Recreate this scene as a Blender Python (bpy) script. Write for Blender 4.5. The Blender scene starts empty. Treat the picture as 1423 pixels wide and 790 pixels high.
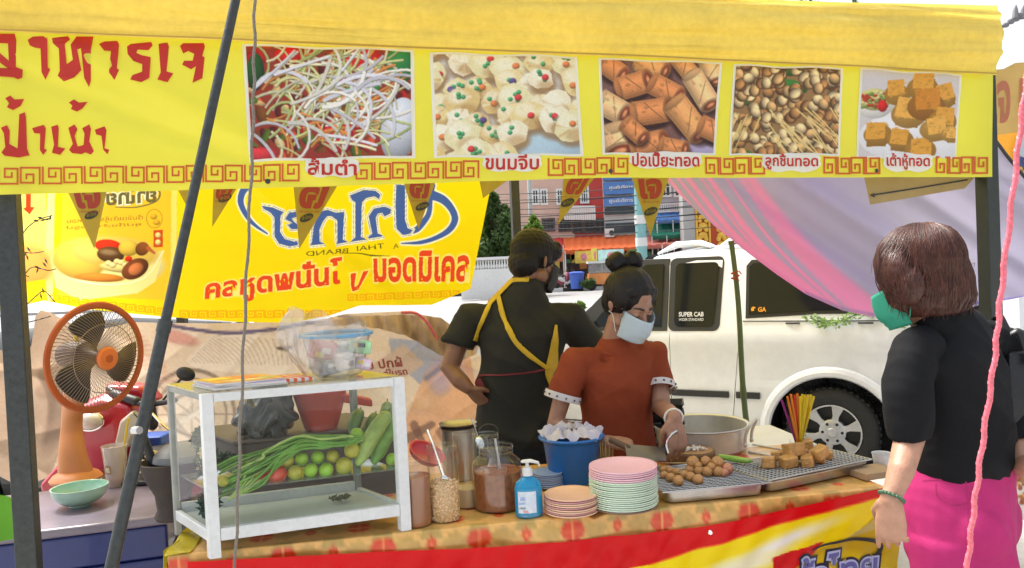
import bpy, bmesh, math, random
import numpy as np
from mathutils import Vector, Matrix, Euler
random.seed(7); np.random.seed(7)
S = bpy.context.scene
COL = S.collection
# ------------------------------------------------------------------ camera
F = 1100.0; CX, CY = 711.5, 395.0
CAM = np.array([0, 0, 1.5])
_p = math.atan(25 / F); _t = 0.045
FW = np.array([0, math.cos(_p), -math.sin(_p)]); _u = np.array([0, math.sin(_p), math.cos(_p)]); _r = np.array([1., 0, 0])
RT = math.cos(_t) * _r - math.sin(_t) * _u; UP = math.sin(_t) * _r + math.cos(_t) * _u
cd = bpy.data.cameras.new('camera'); co = bpy.data.objects.new('camera', cd); COL.objects.link(co)
cd.sensor_width = 36; cd.lens = 36 * F / 1423; cd.clip_end = 600; cd.clip_start = .05
m = Matrix.Identity(4)
for i in range(3):
    m[i][0] = RT[i]; m[i][1] = UP[i]; m[i][2] = -FW[i]; m[i][3] = CAM[i]
co.matrix_world = m; S.camera = co
# ------------------------------------------------------------------ light
SUN_EL, SUN_AZ = math.radians(62), math.radians(310)      # azimuth clockwise from +Y
w = bpy.data.worlds.new('World'); S.world = w; w.use_nodes = True
nt = w.node_tree; bg = nt.nodes['Background']
sk = nt.nodes.new('ShaderNodeTexSky'); sk.sky_type = 'NISHITA'; sk.sun_disc = False
sk.sun_elevation = SUN_EL; sk.sun_rotation = SUN_AZ; sk.air_density = 1.0; sk.dust_density = 6.0; sk.ozone_density = .6
hs_n = nt.nodes.new('ShaderNodeHueSaturation'); hs_n.inputs['Saturation'].default_value = .35     # hazy, milky sky
nt.links.new(sk.outputs[0], hs_n.inputs['Color']); nt.links.new(hs_n.outputs[0], bg.inputs[0]); bg.inputs[1].default_value = .15
sl = bpy.data.lights.new('sun', 'SUN'); so = bpy.data.objects.new('sun', sl); COL.objects.link(so)
sl.energy = 2.1; sl.angle = math.radians(12); sl.color = (1, .95, .87)
sd = Vector((math.sin(SUN_AZ) * math.cos(SUN_EL), math.cos(SUN_AZ) * math.cos(SUN_EL), math.sin(SUN_EL)))
so.rotation_euler = (-sd).to_track_quat('-Z', 'Y').to_euler()
S.view_settings.view_transform = 'Standard'; S.view_settings.look = 'None'
S.view_settings.exposure = 1.22; S.view_settings.gamma = 1
S.cycles.max_bounces = 8; S.cycles.transparent_max_bounces = 24; S.cycles.use_denoising = True
# ------------------------------------------------------------------ pixel <-> place
def V(*a): return np.array(a, float)
def nrm(a): a = np.asarray(a, float); return a / (np.linalg.norm(a) + 1e-12)
def ray(px, py): return FW + RT * (px - CX) / F - UP * (py - CY) / F
def at(px, py, Y): d = ray(px, py); return CAM + d * (Y / d[1])
def ontop(px, py, z): d = ray(px, py); return CAM + d * ((z - CAM[2]) / d[2])
def onplane(px, py, P, N): d = ray(px, py); return CAM + d * (np.dot(np.asarray(P) - CAM, N) / np.dot(d, N))
# ------------------------------------------------------------------ colours and materials
def s2l(c):
    c = np.asarray(c, float); return np.where(c <= .04045, c / 12.92, ((c + .055) / 1.055) ** 2.4)
def hexc(h): return tuple(s2l([int(h[i:i + 2], 16) / 255 for i in (0, 2, 4)]))
MATS = {}
def pm(name, col, rough=.5, metal=0, nz=None, bump=None, coat=0, transl=0, emit=0, attr=False, spec=.5, wave=None, alpha=None, sss=0, nz2=None, streak=None):
    """procedural principled material. nz=(scale, amount) mottling, bump=(scale, strength), transl = share of translucency"""
    if name in MATS: return MATS[name]
    if isinstance(col, str): col = hexc(col)
    m = bpy.data.materials.new(name); m.use_nodes = True; MATS[name] = m
    n = m.node_tree.nodes; l = m.node_tree.links; b = n['Principled BSDF']
    b.inputs['Roughness'].default_value = rough; b.inputs['Metallic'].default_value = metal
    b.inputs['Specular IOR Level'].default_value = spec
    if coat: b.inputs['Coat Weight'].default_value = coat; b.inputs['Coat Roughness'].default_value = .05
    if sss: b.inputs['Subsurface Weight'].default_value = sss; b.inputs['Subsurface Radius'].default_value = (.02, .008, .004); b.inputs['Subsurface Scale'].default_value = .5
    tc = n.new('ShaderNodeTexCoord')
    csrc = None
    if attr:
        a = n.new('ShaderNodeAttribute'); a.attribute_name = 'Col'; csrc = a.outputs['Color']
    else:
        rgb = n.new('ShaderNodeRGB'); rgb.outputs[0].default_value = (*col[:3], 1); csrc = rgb.outputs[0]
    for q in (nz, nz2):
        if not q: continue
        t = n.new('ShaderNodeTexNoise'); t.inputs['Scale'].default_value = q[0]; t.inputs['Detail'].default_value = 6; t.inputs['Roughness'].default_value = .6
        l.new(tc.outputs['Object'], t.inputs['Vector'])
        mr = n.new('ShaderNodeMapRange'); mr.inputs['From Min'].default_value = .3; mr.inputs['From Max'].default_value = .7
        mr.inputs['To Min'].default_value = 1 - q[1]; mr.inputs['To Max'].default_value = 1 + q[1] * .6
        l.new(t.outputs['Fac'], mr.inputs['Value'])
        vm = n.new('ShaderNodeVectorMath'); vm.operation = 'SCALE'
        l.new(csrc, vm.inputs[0]); l.new(mr.outputs[0], vm.inputs['Scale']); csrc = vm.outputs[0]
    l.new(csrc, b.inputs['Base Color'])
    hs = None
    if wave:
        t = n.new('ShaderNodeTexWave'); t.inputs['Scale'].default_value = wave[0]; t.inputs['Distortion'].default_value = wave[2]; t.bands_direction = wave[3]
        l.new(tc.outputs['Object'], t.inputs['Vector']); hs = t.outputs['Fac']; st = wave[1]
    if bump:
        t = n.new('ShaderNodeTexNoise'); t.inputs['Scale'].default_value = bump[0]; t.inputs['Detail'].default_value = 5
        l.new(tc.outputs['Object'], t.inputs['Vector']); hs = t.outputs['Fac']; st = bump[1]
    if streak:
        mp = n.new('ShaderNodeMapping'); mp.inputs['Scale'].default_value = streak[0]; l.new(tc.outputs['Object'], mp.inputs['Vector'])
        t = n.new('ShaderNodeTexNoise'); t.inputs['Scale'].default_value = 1; t.inputs['Detail'].default_value = 4; t.inputs['Distortion'].default_value = .6; l.new(mp.outputs[0], t.inputs['Vector']); hs = t.outputs['Fac']; st = streak[1]
    if hs:
        bp = n.new('ShaderNodeBump'); bp.inputs['Strength'].default_value = st; bp.inputs['Distance'].default_value = .04 if streak else .01
        l.new(hs, bp.inputs['Height']); l.new(bp.outputs[0], b.inputs['Normal'])
    out = n['Material Output']; last = b.outputs[0]
    if transl:
        tr = n.new('ShaderNodeBsdfTranslucent'); l.new(csrc, tr.inputs[0]); mx = n.new('ShaderNodeMixShader'); mx.inputs[0].default_value = transl
        l.new(last, mx.inputs[1]); l.new(tr.outputs[0], mx.inputs[2]); last = mx.outputs[0]; l.new(last, out.inputs[0])
    if alpha is not None:
        tp = n.new('ShaderNodeBsdfTransparent'); mx = n.new('ShaderNodeMixShader'); mx.inputs[0].default_value = alpha
        l.new(tp.outputs[0], mx.inputs[1]); l.new(last, mx.inputs[2]); l.new(mx.outputs[0], out.inputs[0])
    if emit: b.inputs['Emission Strength'].default_value = emit; l.new(csrc, b.inputs['Emission Color'])
    return m
def glass(name, tint=(.93, .97, .95), rough=.02, base=.03, body=0.0, bodycol=(.8, .85, .85), ior=1.5):
    if name in MATS: return MATS[name]
    m = bpy.data.materials.new(name); m.use_nodes = True; MATS[name] = m
    n = m.node_tree.nodes; l = m.node_tree.links; n.remove(n['Principled BSDF']); out = n['Material Output']
    tp = n.new('ShaderNodeBsdfTransparent'); tp.inputs[0].default_value = (*tint, 1)
    gl = n.new('ShaderNodeBsdfGlossy'); gl.inputs['Roughness'].default_value = rough
    fr = n.new('ShaderNodeFresnel'); ge = n.new('ShaderNodeNewGeometry'); im = n.new('ShaderNodeMath'); im.operation = 'MULTIPLY_ADD'; im.inputs[1].default_value = 1 / ior - ior; im.inputs[2].default_value = ior; l.new(ge.outputs['Backfacing'], im.inputs[0]); l.new(im.outputs[0], fr.inputs[0])
    mt = n.new('ShaderNodeMath'); mt.operation = 'ADD'; mt.inputs[1].default_value = base - .03; mt.use_clamp = True; l.new(fr.outputs[0], mt.inputs[0])
    mx = n.new('ShaderNodeMixShader'); l.new(mt.outputs[0], mx.inputs[0]); 
    src = tp.outputs[0]
    if body:
        df = n.new('ShaderNodeBsdfDiffuse'); df.inputs[0].default_value = (*bodycol, 1)
        m2 = n.new('ShaderNodeMixShader'); m2.inputs[0].default_value = body; l.new(src, m2.inputs[1]); l.new(df.outputs[0], m2.inputs[2]); src = m2.outputs[0]
    l.new(src, mx.inputs[1]); l.new(gl.outputs[0], mx.inputs[2]); l.new(mx.outputs[0], out.inputs[0])
    return m
# ------------------------------------------------------------------ mesh building
class MB:
    def __init__(s): s.v = []; s.f = []; s.c = []
    def add(s, vs, fs, col=None):
        o = len(s.v); s.v.extend([tuple(map(float, q)) for q in vs]); s.f.extend([tuple(i + o for i in q) for q in fs])
        if col is not None: s.c.extend(col)
        return s
    def box(s, c, size, R=None):
        c = np.asarray(c, float); h = np.asarray(size, float) / 2
        R = np.eye(3) if R is None else np.asarray(R)
        vs = [c + R @ (h * np.array(k)) for k in ((-1, -1, -1), (1, -1, -1), (1, 1, -1), (-1, 1, -1), (-1, -1, 1), (1, -1, 1), (1, 1, 1), (-1, 1, 1))]
        return s.add(vs, [(0, 3, 2, 1), (4, 5, 6, 7), (0, 1, 5, 4), (1, 2, 6, 5), (2, 3, 7, 6), (3, 0, 4, 7)])
    def rings(s, rings, caps=True, closed=False):
        n = len(rings[0]); vs = [p for r in rings for p in r]; fs = []
        m = len(rings)
        for i in range(m if closed else m - 1):
            for j in range(n):
                a = i * n + j; b = i * n + (j + 1) % n; i2 = (i + 1) % m
                fs.append((a, b, i2 * n + (j + 1) % n, i2 * n + j))
        if caps and not closed: fs.append(tuple(reversed(range(n)))); fs.append(tuple((m - 1) * n + j for j in range(n)))
        return s.add(vs, fs)
    def tube(s, pts, r, n=8, ref=None, caps=True, rnd=False, closed=False):
        """r: number, list, or list of (a,b) half axes (a along ref)"""
        P = [np.asarray(p, float) for p in pts]; m = len(P)
        if not hasattr(r, '__len__'): r = [r] * m
        R = [q if hasattr(q, '__len__') else (q, q) for q in r]
        if rnd:
            d0 = nrm(P[0] - P[1]); d1 = nrm(P[-1] - P[-2]); a0, a1 = np.mean(R[0]), np.mean(R[-1])
            pre = [(P[0] + d0 * a0 * k, tuple(x * math.sqrt(max(0, 1 - k * k)) for x in R[0])) for k in (.97, .8, .5)]
            pos = [(P[-1] + d1 * a1 * k, tuple(x * math.sqrt(max(0, 1 - k * k)) for x in R[-1])) for k in (.5, .8, .97)]
            P = [q[0] for q in pre] + P + [q[0] for q in pos]; R = [q[1] for q in pre] + R + [q[1] for q in pos]; m = len(P)
        T = []
        for i in range(m):
            if closed: t = P[(i + 1) % m] - P[i - 1]
            else: t = P[min(i + 1, m - 1)] - P[max(i - 1, 0)]
            T.append(nrm(t))
        x = np.asarray(ref, float) if ref is not None else (np.array([0, 0, 1.]) if abs(T[0][2]) < .9 else np.array([1., 0, 0]))
        rings = []
        for i in range(m):
            if ref is not None: x = np.asarray(ref, float)
            x = nrm(x - T[i] * np.dot(x, T[i])); y = np.cross(T[i], x)
            rings.append([P[i] + x * R[i][0] * math.cos(2 * math.pi * k / n) + y * R[i][1] * math.sin(2 * math.pi * k / n) for k in range(n)])
        return s.rings(rings, caps, closed)
    def lathe(s, c, prof, n=24, R=None, sx=1, sy=1, caps=True):
        c = np.asarray(c, float); R = np.eye(3) if R is None else np.asarray(R)
        return s.rings([[c + R @ np.array([r * sx * math.cos(2 * math.pi * k / n), r * sy * math.sin(2 * math.pi * k / n), z]) for k in range(n)] for r, z in prof], caps)
    def ell(s, c, rad, R=None, n=16, m=10):
        prof = [(math.sin(math.pi * i / m), -math.cos(math.pi * i / m)) for i in range(m + 1)]
        prof[0] = (.02, prof[0][1]); prof[-1] = (.02, prof[-1][1])
        R = np.eye(3) if R is None else np.asarray(R)
        return s.lathe(c, prof, n, R @ np.diag(rad))
    def prism(s, poly, O, U, W, t):
        """extrude a 2D outline (in axes U, W at O) by t along U x W"""
        O, U, W = map(lambda q: np.asarray(q, float), (O, U, W)); N = np.cross(U, W); n = len(poly)
        a = [O + U * x + W * y for x, y in poly]; b = [p + N * t for p in a]
        return s.add(a + b, [tuple(reversed(range(n))), tuple(range(n, 2 * n))] + [(i, (i + 1) % n, n + (i + 1) % n, n + i) for i in range(n)])
    def grid(s, P, col=None):
        """P: array (rows, cols, 3)"""
        P = np.asarray(P); a, b = P.shape[:2]
        fs = [(i * b + j, i * b + j + 1, (i + 1) * b + j + 1, (i + 1) * b + j) for i in range(a - 1) for j in range(b - 1)]
        return s.add(P.reshape(-1, 3), fs, None if col is None else col.reshape(-1, 3))
def mesh_of(mb, off=(0, 0, 0), smooth=True, name='mesh'):
    me = bpy.data.meshes.new(name)
    v = np.array(mb.v, float) - np.asarray(off)
    me.from_pydata(v.tolist(), [], mb.f)
    if len(mb.c) == len(mb.v) and mb.c:
        a = me.color_attributes.new('Col', 'FLOAT_COLOR', 'POINT')
        c = np.ones((len(mb.c), 4), np.float32); c[:, :3] = s2l(np.clip(np.array(mb.c), 0, 1)); a.data.foreach_set('color', c.ravel())
    if smooth: me.shade_smooth()
    me.update()
    return me
WL = {}
def _link(name, data, parent, wl, mat=None):
    o = bpy.data.objects.new(name, data); COL.objects.link(o)
    if parent is not None: o.parent = parent; o.location = np.array(wl) - WL[parent.name]
    else: o.location = wl
    WL[o.name] = np.array(wl, float)
    if mat is not None and data is not None and not data.materials: data.materials.append(mat)
    return o
def tag(o, label=None, cat=None, group=None, kind=None):
    if label: o['label'] = label
    if cat: o['category'] = cat
    if group: o['group'] = group
    if kind: o['kind'] = kind
    return o
def root(name, label, cat, loc, group=None):
    return tag(_link(name, None, None, np.asarray(loc, float)), label, cat, group)
def flatten_angle(me, ang=.6):
    """keep sharp edges sharp while curved ones stay smooth"""
    bm = bmesh.new(); bm.from_mesh(me)
    for e in bm.edges:
        if len(e.link_faces) == 2 and e.calc_face_angle(0) > ang: e.smooth = False
    bm.to_mesh(me); bm.free()
def part(name, mb, mat, parent=None, smooth=True, bevel=0, loc=None, solid=0, seg=2, sub=0, label=None, kind=None, sharp=None):
    wl = WL[parent.name] if parent is not None else (np.asarray(loc, float) if loc is not None else np.zeros(3))
    me = mesh_of(mb, wl, smooth, name) if isinstance(mb, MB) else mb
    if sharp is None: sharp = isinstance(mb, MB) and len(me.vertices) < 30000
    if smooth and sharp and not bevel: flatten_angle(me)
    if bevel:
        me.shade_smooth() if smooth else None
    o = _link(name, me, parent, wl, mat)
    if solid: q = o.modifiers.new('s', 'SOLIDIFY'); q.thickness = solid; q.offset = 0
    if bevel: q = o.modifiers.new('b', 'BEVEL'); q.width = bevel; q.segments = seg; q.limit_method = 'ANGLE'; q.angle_limit = .6; q.harden_normals = True
    if sub: q = o.modifiers.new('u', 'SUBSURF'); q.levels = q.render_levels = sub
    if label: o['label'] = label
    if kind: o['kind'] = kind
    return o
def blob(mb, voxel=.006, smooth=4, noise=None, fac=.5, ratio=None):
    """one continuous skin round overlapping closed shapes"""
    me = bpy.data.meshes.new('t'); me.from_pydata(mb.v, [], mb.f)
    bm = bmesh.new(); bm.from_mesh(me); bmesh.ops.recalc_face_normals(bm, faces=bm.faces); bm.to_mesh(me); bm.free()
    o = bpy.data.objects.new('t', me); COL.objects.link(o)
    q = o.modifiers.new('r', 'REMESH'); q.mode = 'VOXEL'; q.voxel_size = voxel; q.adaptivity = 0
    q = o.modifiers.new('s', 'SMOOTH'); q.iterations = smooth; q.factor = fac
    dg = bpy.context.evaluated_depsgraph_get(); dg.update()
    r = bpy.data.meshes.new_from_object(o.evaluated_get(dg)); bpy.data.objects.remove(o); bpy.data.meshes.remove(me)
    if noise is not None:
        n = len(r.vertices); c = np.empty(n * 3); r.vertices.foreach_get('co', c); c = c.reshape(-1, 3)
        nn = np.empty(n * 3); r.vertices.foreach_get('normal', nn); nn = nn.reshape(-1, 3)
        c = noise(c, nn); r.vertices.foreach_set('co', np.ascontiguousarray(c).ravel())
    r.shade_smooth(); r.update(); r.materials.clear()
    return r
def blobpart(name, mb, mat, parent, **k):
    r = blob(mb, **k); wl = WL[parent.name]
    r.transform(Matrix.Translation(-Vector(wl))); r.name = name
    return _link(name, r, parent, wl, mat)
def dup(o, loc=None, rotz=0, label=None, parent=None, scale=None):
    c = o.copy(); COL.objects.link(c)
    if parent is not None: c.parent = parent
    for ch in list(o.children): dup(ch, parent=c)
    if loc is not None: c.location = loc; WL[c.name] = np.array(loc, float)
    if rotz: c.rotation_euler[2] += rotz
    if scale: c.scale = scale
    if label: c['label'] = label
    return c
def rotm(rx=0, ry=0, rz=0): return np.array(Euler((rx, ry, rz)).to_matrix())
def frame(z, x=(1, 0, 0)):
    z = nrm(z); x = np.asarray(x, float); x = nrm(x - z * np.dot(x, z)); return np.column_stack([x, np.cross(z, x), z])
# smooth noise for cloth
_NP = [(np.random.rand(3) * 2 - 1, np.random.rand() * 6.28) for _ in range(24)]
def wob(x, y, z=0, s=1.0, k0=0, n=6):
    r = 0
    for i in range(n):
        d, p = _NP[(k0 + i) % 24]; q = 1.0 + i * .45
        r = r + np.sin((x * d[0] + y * d[1] + z * d[2]) * s * q * 2 + p) / q
    return r / 2.2
# ------------------------------------------------------------------ painting flat prints (in photo pixels)
class Cv:
    def __init__(s, x0, y0, x1, y1, res=1.0, bg=(1, 1, 1)):
        s.x0, s.y0, s.res = x0, y0, res; s.w = int((x1 - x0) * res) + 1; s.h = int((y1 - y0) * res) + 1
        s.X, s.Y = np.meshgrid(x0 + np.arange(s.w) / res, y0 + np.arange(s.h) / res)
        s.a = np.ones((s.h, s.w, 3)) * np.array(bg)
    def mix(s, al, col):
        al = np.clip(al, 0, 1)[..., None]; s.a = s.a * (1 - al) + np.asarray(col) * al; return s
    def ell(s, cx, cy, rx, ry, col, ang=0, shade=.25, soft=1.0, op=1):
        c, q = math.cos(ang), math.sin(ang); dx, dy = s.X - cx, s.Y - cy
        u = (dx * c + dy * q) / rx; v = (-dx * q + dy * c) / ry; d = np.sqrt(u * u + v * v)
        k = 1 + shade * (-.8 * v - .4 * u) - shade * d ** 3 * .8
        return s.mix(op * np.clip((1 - d) * min(rx, ry) / soft + .5, 0, 1), np.clip(np.array(col) * k[..., None], 0, 1))
    def seg(s, p, q, w0, w1=None, col=(0, 0, 0), soft=.8, op=1):
        w1 = w0 if w1 is None else w1; p, q = np.array(p, float), np.array(q, float); d = q - p; L = d @ d + 1e-9
        x0 = max(0, int((min(p[0], q[0]) - max(w0, w1) - 2 - s.x0) * s.res)); x1 = int((max(p[0], q[0]) + max(w0, w1) + 2 - s.x0) * s.res) + 1
        y0 = max(0, int((min(p[1], q[1]) - max(w0, w1) - 2 - s.y0) * s.res)); y1 = int((max(p[1], q[1]) + max(w0, w1) + 2 - s.y0) * s.res) + 1
        if x1 <= x0 or y1 <= y0: return s
        X, Y = s.X[y0:y1, x0:x1], s.Y[y0:y1, x0:x1]
        if X.size == 0: return s
        t = np.clip(((X - p[0]) * d[0] + (Y - p[1]) * d[1]) / L, 0, 1)
        D = np.hypot(X - p[0] - t * d[0], Y - p[1] - t * d[1]); wd = (w0 + (w1 - w0) * t) / 2
        al = (op * np.clip((wd - D) / soft + .5, 0, 1))[..., None]
        s.a[y0:y1, x0:x1] = s.a[y0:y1, x0:x1] * (1 - al) + np.array(col) * al
        return s
    def line(s, pts, w, col, **k):
        for a, b in zip(pts[:-1], pts[1:]): s.seg(a, b, w, w, col, **k)
        return s
    def poly(s, pts, col, op=1):
        pa = np.array(pts, float); n = len(pts); x0, y0 = np.floor((pa.min(0) - (s.x0, s.y0)) * s.res).astype(int) - 1; x1, y1 = np.ceil((pa.max(0) - (s.x0, s.y0)) * s.res).astype(int) + 2
        x0, y0, x1, y1 = max(x0, 0), max(y0, 0), min(x1, s.w), min(y1, s.h)
        if x1 <= x0 or y1 <= y0: return s
        SX, SY = s.X[y0:y1, x0:x1], s.Y[y0:y1, x0:x1]; ins = np.zeros(SX.shape, bool)
        for i in range(n):
            (xa, ya), (xb, yb) = pts[i], pts[(i + 1) % n]
            if ya == yb: continue
            ins ^= ((ya > SY) != (yb > SY)) & (SX < (xb - xa) * (SY - ya) / (yb - ya) + xa)
        al = (ins * float(op))[..., None]; s.a[y0:y1, x0:x1] = s.a[y0:y1, x0:x1] * (1 - al) + np.array(col) * al; return s
    def text(s, t, quad, col, bold=0.0, mirror=False):
        v, f = text2d(t, bold); v0, _ = text2d(t, 0.0); lo, hi = v0.min(0), v0.max(0); q = (v - lo) / (hi - lo); a, b = q[:, 0:1], 1 - q[:, 1:2]
        if mirror: a = 1 - a
        Q = np.array(quad, float); P = (Q[0] * (1 - a) + Q[1] * a) * (1 - b) + (Q[3] * (1 - a) + Q[2] * a) * b
        for g in f: s.poly([P[i] for i in g], col)
        return s
    def taper(s, pts, ws, col):
        n = len(pts); w = np.interp(np.linspace(0, 1, n), np.linspace(0, 1, len(ws)), ws)
        for i in range(n - 1): s.seg(pts[i], pts[i + 1], w[i], w[i + 1], col)
        return s
    def noise(s, amt, sc=1):
        r = np.random.rand(s.h // sc + 2, s.w // sc + 2, 1) * 2 - 1
        s.a = np.clip(s.a * (1 + amt * np.kron(r, np.ones((sc, sc, 1)))[:s.h, :s.w]), 0, 1); return s
    def get(s, px, py):
        i = np.clip(((py - s.y0) * s.res), 0, s.h - 1.001); j = np.clip(((px - s.x0) * s.res), 0, s.w - 1.001)
        i0, j0 = i.astype(int), j.astype(int); a, b = (i - i0)[..., None], (j - j0)[..., None]
        A = s.a; i1 = np.minimum(i0 + 1, s.h - 1); j1 = np.minimum(j0 + 1, s.w - 1)
        return A[i0, j0] * (1 - a) * (1 - b) + A[i0, j1] * (1 - a) * b + A[i1, j0] * a * (1 - b) + A[i1, j1] * a * b
def curve(pts, n=12):
    """Catmull-Rom through points"""
    P = [np.array(p, float) for p in pts]; P = [2 * P[0] - P[1]] + P + [2 * P[-1] - P[-2]]; out = []
    for i in range(1, len(P) - 2):
        for k in range(n):
            t = k / n
            out.append(.5 * ((2 * P[i]) + (-P[i - 1] + P[i + 1]) * t + (2 * P[i - 1] - 5 * P[i] + 4 * P[i + 1] - P[i + 2]) * t * t + (-P[i - 1] + 3 * P[i] - 3 * P[i + 1] + P[i + 2]) * t ** 3))
    out.append(P[-2]); return out
class Sheet:
    """a hanging cloth or vinyl: a vertical plane through two ground points, pushed out by disp(u, z)"""
    def __init__(s, A, B, disp=None, tilt=0):
        s.A = V(A[0], A[1], 0); d = V(B[0], B[1], 0) - s.A; s.L = np.linalg.norm(d); s.U = d / s.L
        s.N = np.array([s.U[1], -s.U[0], 0]); s.disp = disp or (lambda u, z: 0 * u)
    def uz(s, px, py):
        px = np.asarray(px, float); py = np.asarray(py, float)
        D = FW + RT * ((px - CX) / F)[..., None] - UP * ((py - CY) / F)[..., None]
        t = np.dot(s.A - CAM, s.N) / (D @ s.N); P = CAM + D * t[..., None]
        return (P - s.A) @ s.U, P[..., 2]
    def P(s, u, z, off=0):
        u = np.asarray(u, float); z = np.asarray(z, float)
        return s.A + u[..., None] * s.U + z[..., None] * V(0, 0, 1) + (s.disp(u, z) + off)[..., None] * s.N
    def px(s, px, py, off=0): u, z = s.uz(px, py); return s.P(u, z, off)
    def strip(s, top, bot, nu, nv, off=0, cv=None, mb=None, fold=None):
        """grid between two pixel polylines, coloured from a painted canvas"""
        def res(pl):
            pl = np.array(pl, float); d = np.r_[0, np.cumsum(np.hypot(*np.diff(pl, axis=0).T))]; t = np.linspace(0, d[-1], nu)
            return np.interp(t, d, pl[:, 0]), np.interp(t, d, pl[:, 1])
        tx, ty = res(top); bx, by = res(bot); k = np.linspace(0, 1, nv)[:, None]
        X = tx * (1 - k) + bx * k; Y = ty * (1 - k) + by * k
        mb = mb or MB(); mb.grid(s.px(X, Y, off), cv.get(X, Y) if cv is not None else None); return mb
    def poly(s, mb, pts, off, cut=None):
        """a traced letter: triangulated, laid on the sheet"""
        from mathutils.geometry import tessellate_polygon
        tri = tessellate_polygon([[Vector((x, y, 0)) for x, y in pts]])
        a = np.array(pts, float); return mb.add(s.px(a[:, 0], a[:, 1], off), [tuple(t) for t in tri])
    def stroke(s, mb, pts, w, off):
        P = np.array(pts, float); n = len(P); w = np.array(w if hasattr(w, '__len__') else [w] * n, float)
        if len(w) != n: w = np.interp(np.linspace(0, 1, n), np.linspace(0, 1, len(w)), w)
        T = np.gradient(P, axis=0); T /= np.linalg.norm(T, axis=1)[:, None] + 1e-9; Nn = np.c_[-T[:, 1], T[:, 0]]
        a = P + Nn * w[:, None] / 2; b = P - Nn * w[:, None] / 2
        return mb.grid(np.array([s.px(a[:, 0], a[:, 1], off), s.px(b[:, 0], b[:, 1], off)]))
_TX = {}
def text2d(t, offset=0.0):
    k = (t, offset)
    if k not in _TX:
        c = bpy.data.curves.new('t', 'FONT'); c.body = t; c.offset = offset; c.resolution_u = 3
        o = bpy.data.objects.new('t', c); COL.objects.link(o)
        dg = bpy.context.evaluated_depsgraph_get(); dg.update(); me = bpy.data.meshes.new_from_object(o.evaluated_get(dg))
        v = np.array([q.co[:2] for q in me.vertices]); f = [tuple(p.vertices) for p in me.polygons]
        bpy.data.objects.remove(o); bpy.data.meshes.remove(me); _TX[k] = (v, f)
    return _TX[k]
def text_on(sheet, mb, t, quad, off, bold=0.0, mirror=False, grow=0):
    """quad: pixel corners of the word (tl, tr, br, bl)"""
    v, f = text2d(t, bold); v0, _ = text2d(t, 0.0)
    lo, hi = v0.min(0), v0.max(0); q = (v - lo) / (hi - lo)
    a, b = q[:, 0:1], 1 - q[:, 1:2]
    if mirror: a = 1 - a
    Q = np.array(quad, float); P = (Q[0] * (1 - a) + Q[1] * a) * (1 - b) + (Q[3] * (1 - a) + Q[2] * a) * b
    return mb.add(sheet.px(P[:, 0], P[:, 1], off), f)
def text_flat(mb, t, O, U, W, width, height, bold=0.0):
    v, f = text2d(t, bold); v0, _ = text2d(t, 0.0); lo, hi = v0.min(0), v0.max(0); q = (v - lo) / (hi - lo)
    O, U, W = map(np.asarray, (O, U, W))
    return mb.add([O + U * a * width + W * b * height for a, b in q], f)
# ================================================================== materials
M_asph = pm('asphalt', (.26, .255, .25), .9, nz=(1.5, .15), bump=(60, .3))
M_pave = pm('pavement_concrete', (.42, .41, .39), .85, nz=(3, .18), bump=(40, .25), nz2=(25, .12))
M_post = pm('painted_steel_grey', (.045, .052, .052), .45, metal=.3, nz=(60, .3), bump=(150, .2))
M_dark = pm('dark_steel', (.03, .032, .032), .45, nz=(30, .3))
M_blk = pm('black_plastic', (.015, .015, .016), .45)
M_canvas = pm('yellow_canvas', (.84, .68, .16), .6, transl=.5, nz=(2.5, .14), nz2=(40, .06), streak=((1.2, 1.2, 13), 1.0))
M_vinyl = pm('printed_vinyl_yellow', (.76, .74, .06), .38, transl=.3, nz=(2, .06), bump=(5, .3), coat=.15)
M_print = pm('printed_vinyl_photo', (1, 1, 1), .45, attr=True, transl=.25)
M_red = pm('red_ink', (.55, .03, .02), .5, transl=.25, nz=(12, .1))
M_white = pm('white_ink', (.82, .82, .8), .5, transl=.25)
M_orng = pm('orange_red_ink', (.62, .13, .02), .5, transl=.25)
M_back = pm('backlit_yellow_vinyl', (.97, .76, .010), .5, transl=.62, nz=(2, .06), bump=(5, .2))
M_bred = pm('backlit_red_ink', (.85, .15, .06), .5, transl=.1)
M_bblue = pm('backlit_blue_ink', (.13, .25, .72), .5, transl=.1)
M_bwhite = pm('backlit_white_ink', (1, 1, .97), .5, transl=.1)
M_borange = pm('backlit_orange_ink', (1, .48, .01), .5, transl=.1)
M_sheetp = pm('printed_sheet_cloth', (1, 1, 1), .42, attr=True, transl=.5, bump=(9, .9), coat=.15)
# ================================================================== ground
KD = nrm(V(.866, -.5, 0)); KP = V(2.27, 5.25, 0)           # kerb line beside the truck
g = MB(); g.grid(np.array([[[x, y, -.15] for x in np.linspace(-300, 300, 41)] for y in np.linspace(-60, 400, 41)]))
tag(part('road', g, M_asph), kind='structure')
g = MB(); a, b = KP - KD * 30, KP + KD * 14
pl = [a, b, V(b[0], -14, 0), V(a[0], -14, 0)]
g.add([p + V(0, 0, 0) for p in pl] + [p + V(0, 0, -.149) for p in pl], [(3, 2, 1, 0), (0, 1, 5, 4), (1, 2, 6, 5), (2, 3, 7, 6), (3, 0, 4, 7)])
tag(part('pavement', g, M_pave, smooth=False), kind='structure')
FY = 47.0
def X_(px, Y, py=380): return at(px, py, Y)[0]
g = MB(); g.box((0, FY + 15, -.076), (120, 30, .148)); far = tag(part('far_pavement', g, pm('far_concrete', (.4, .39, .37), .9, nz=(1, .1)), smooth=False), kind='structure')
kw = pm('kerb_white_paint', (.7, .7, .68), .7, nz=(3, .1)); kb = pm('kerb_black_paint', (.04, .04, .04), .7)
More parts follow.
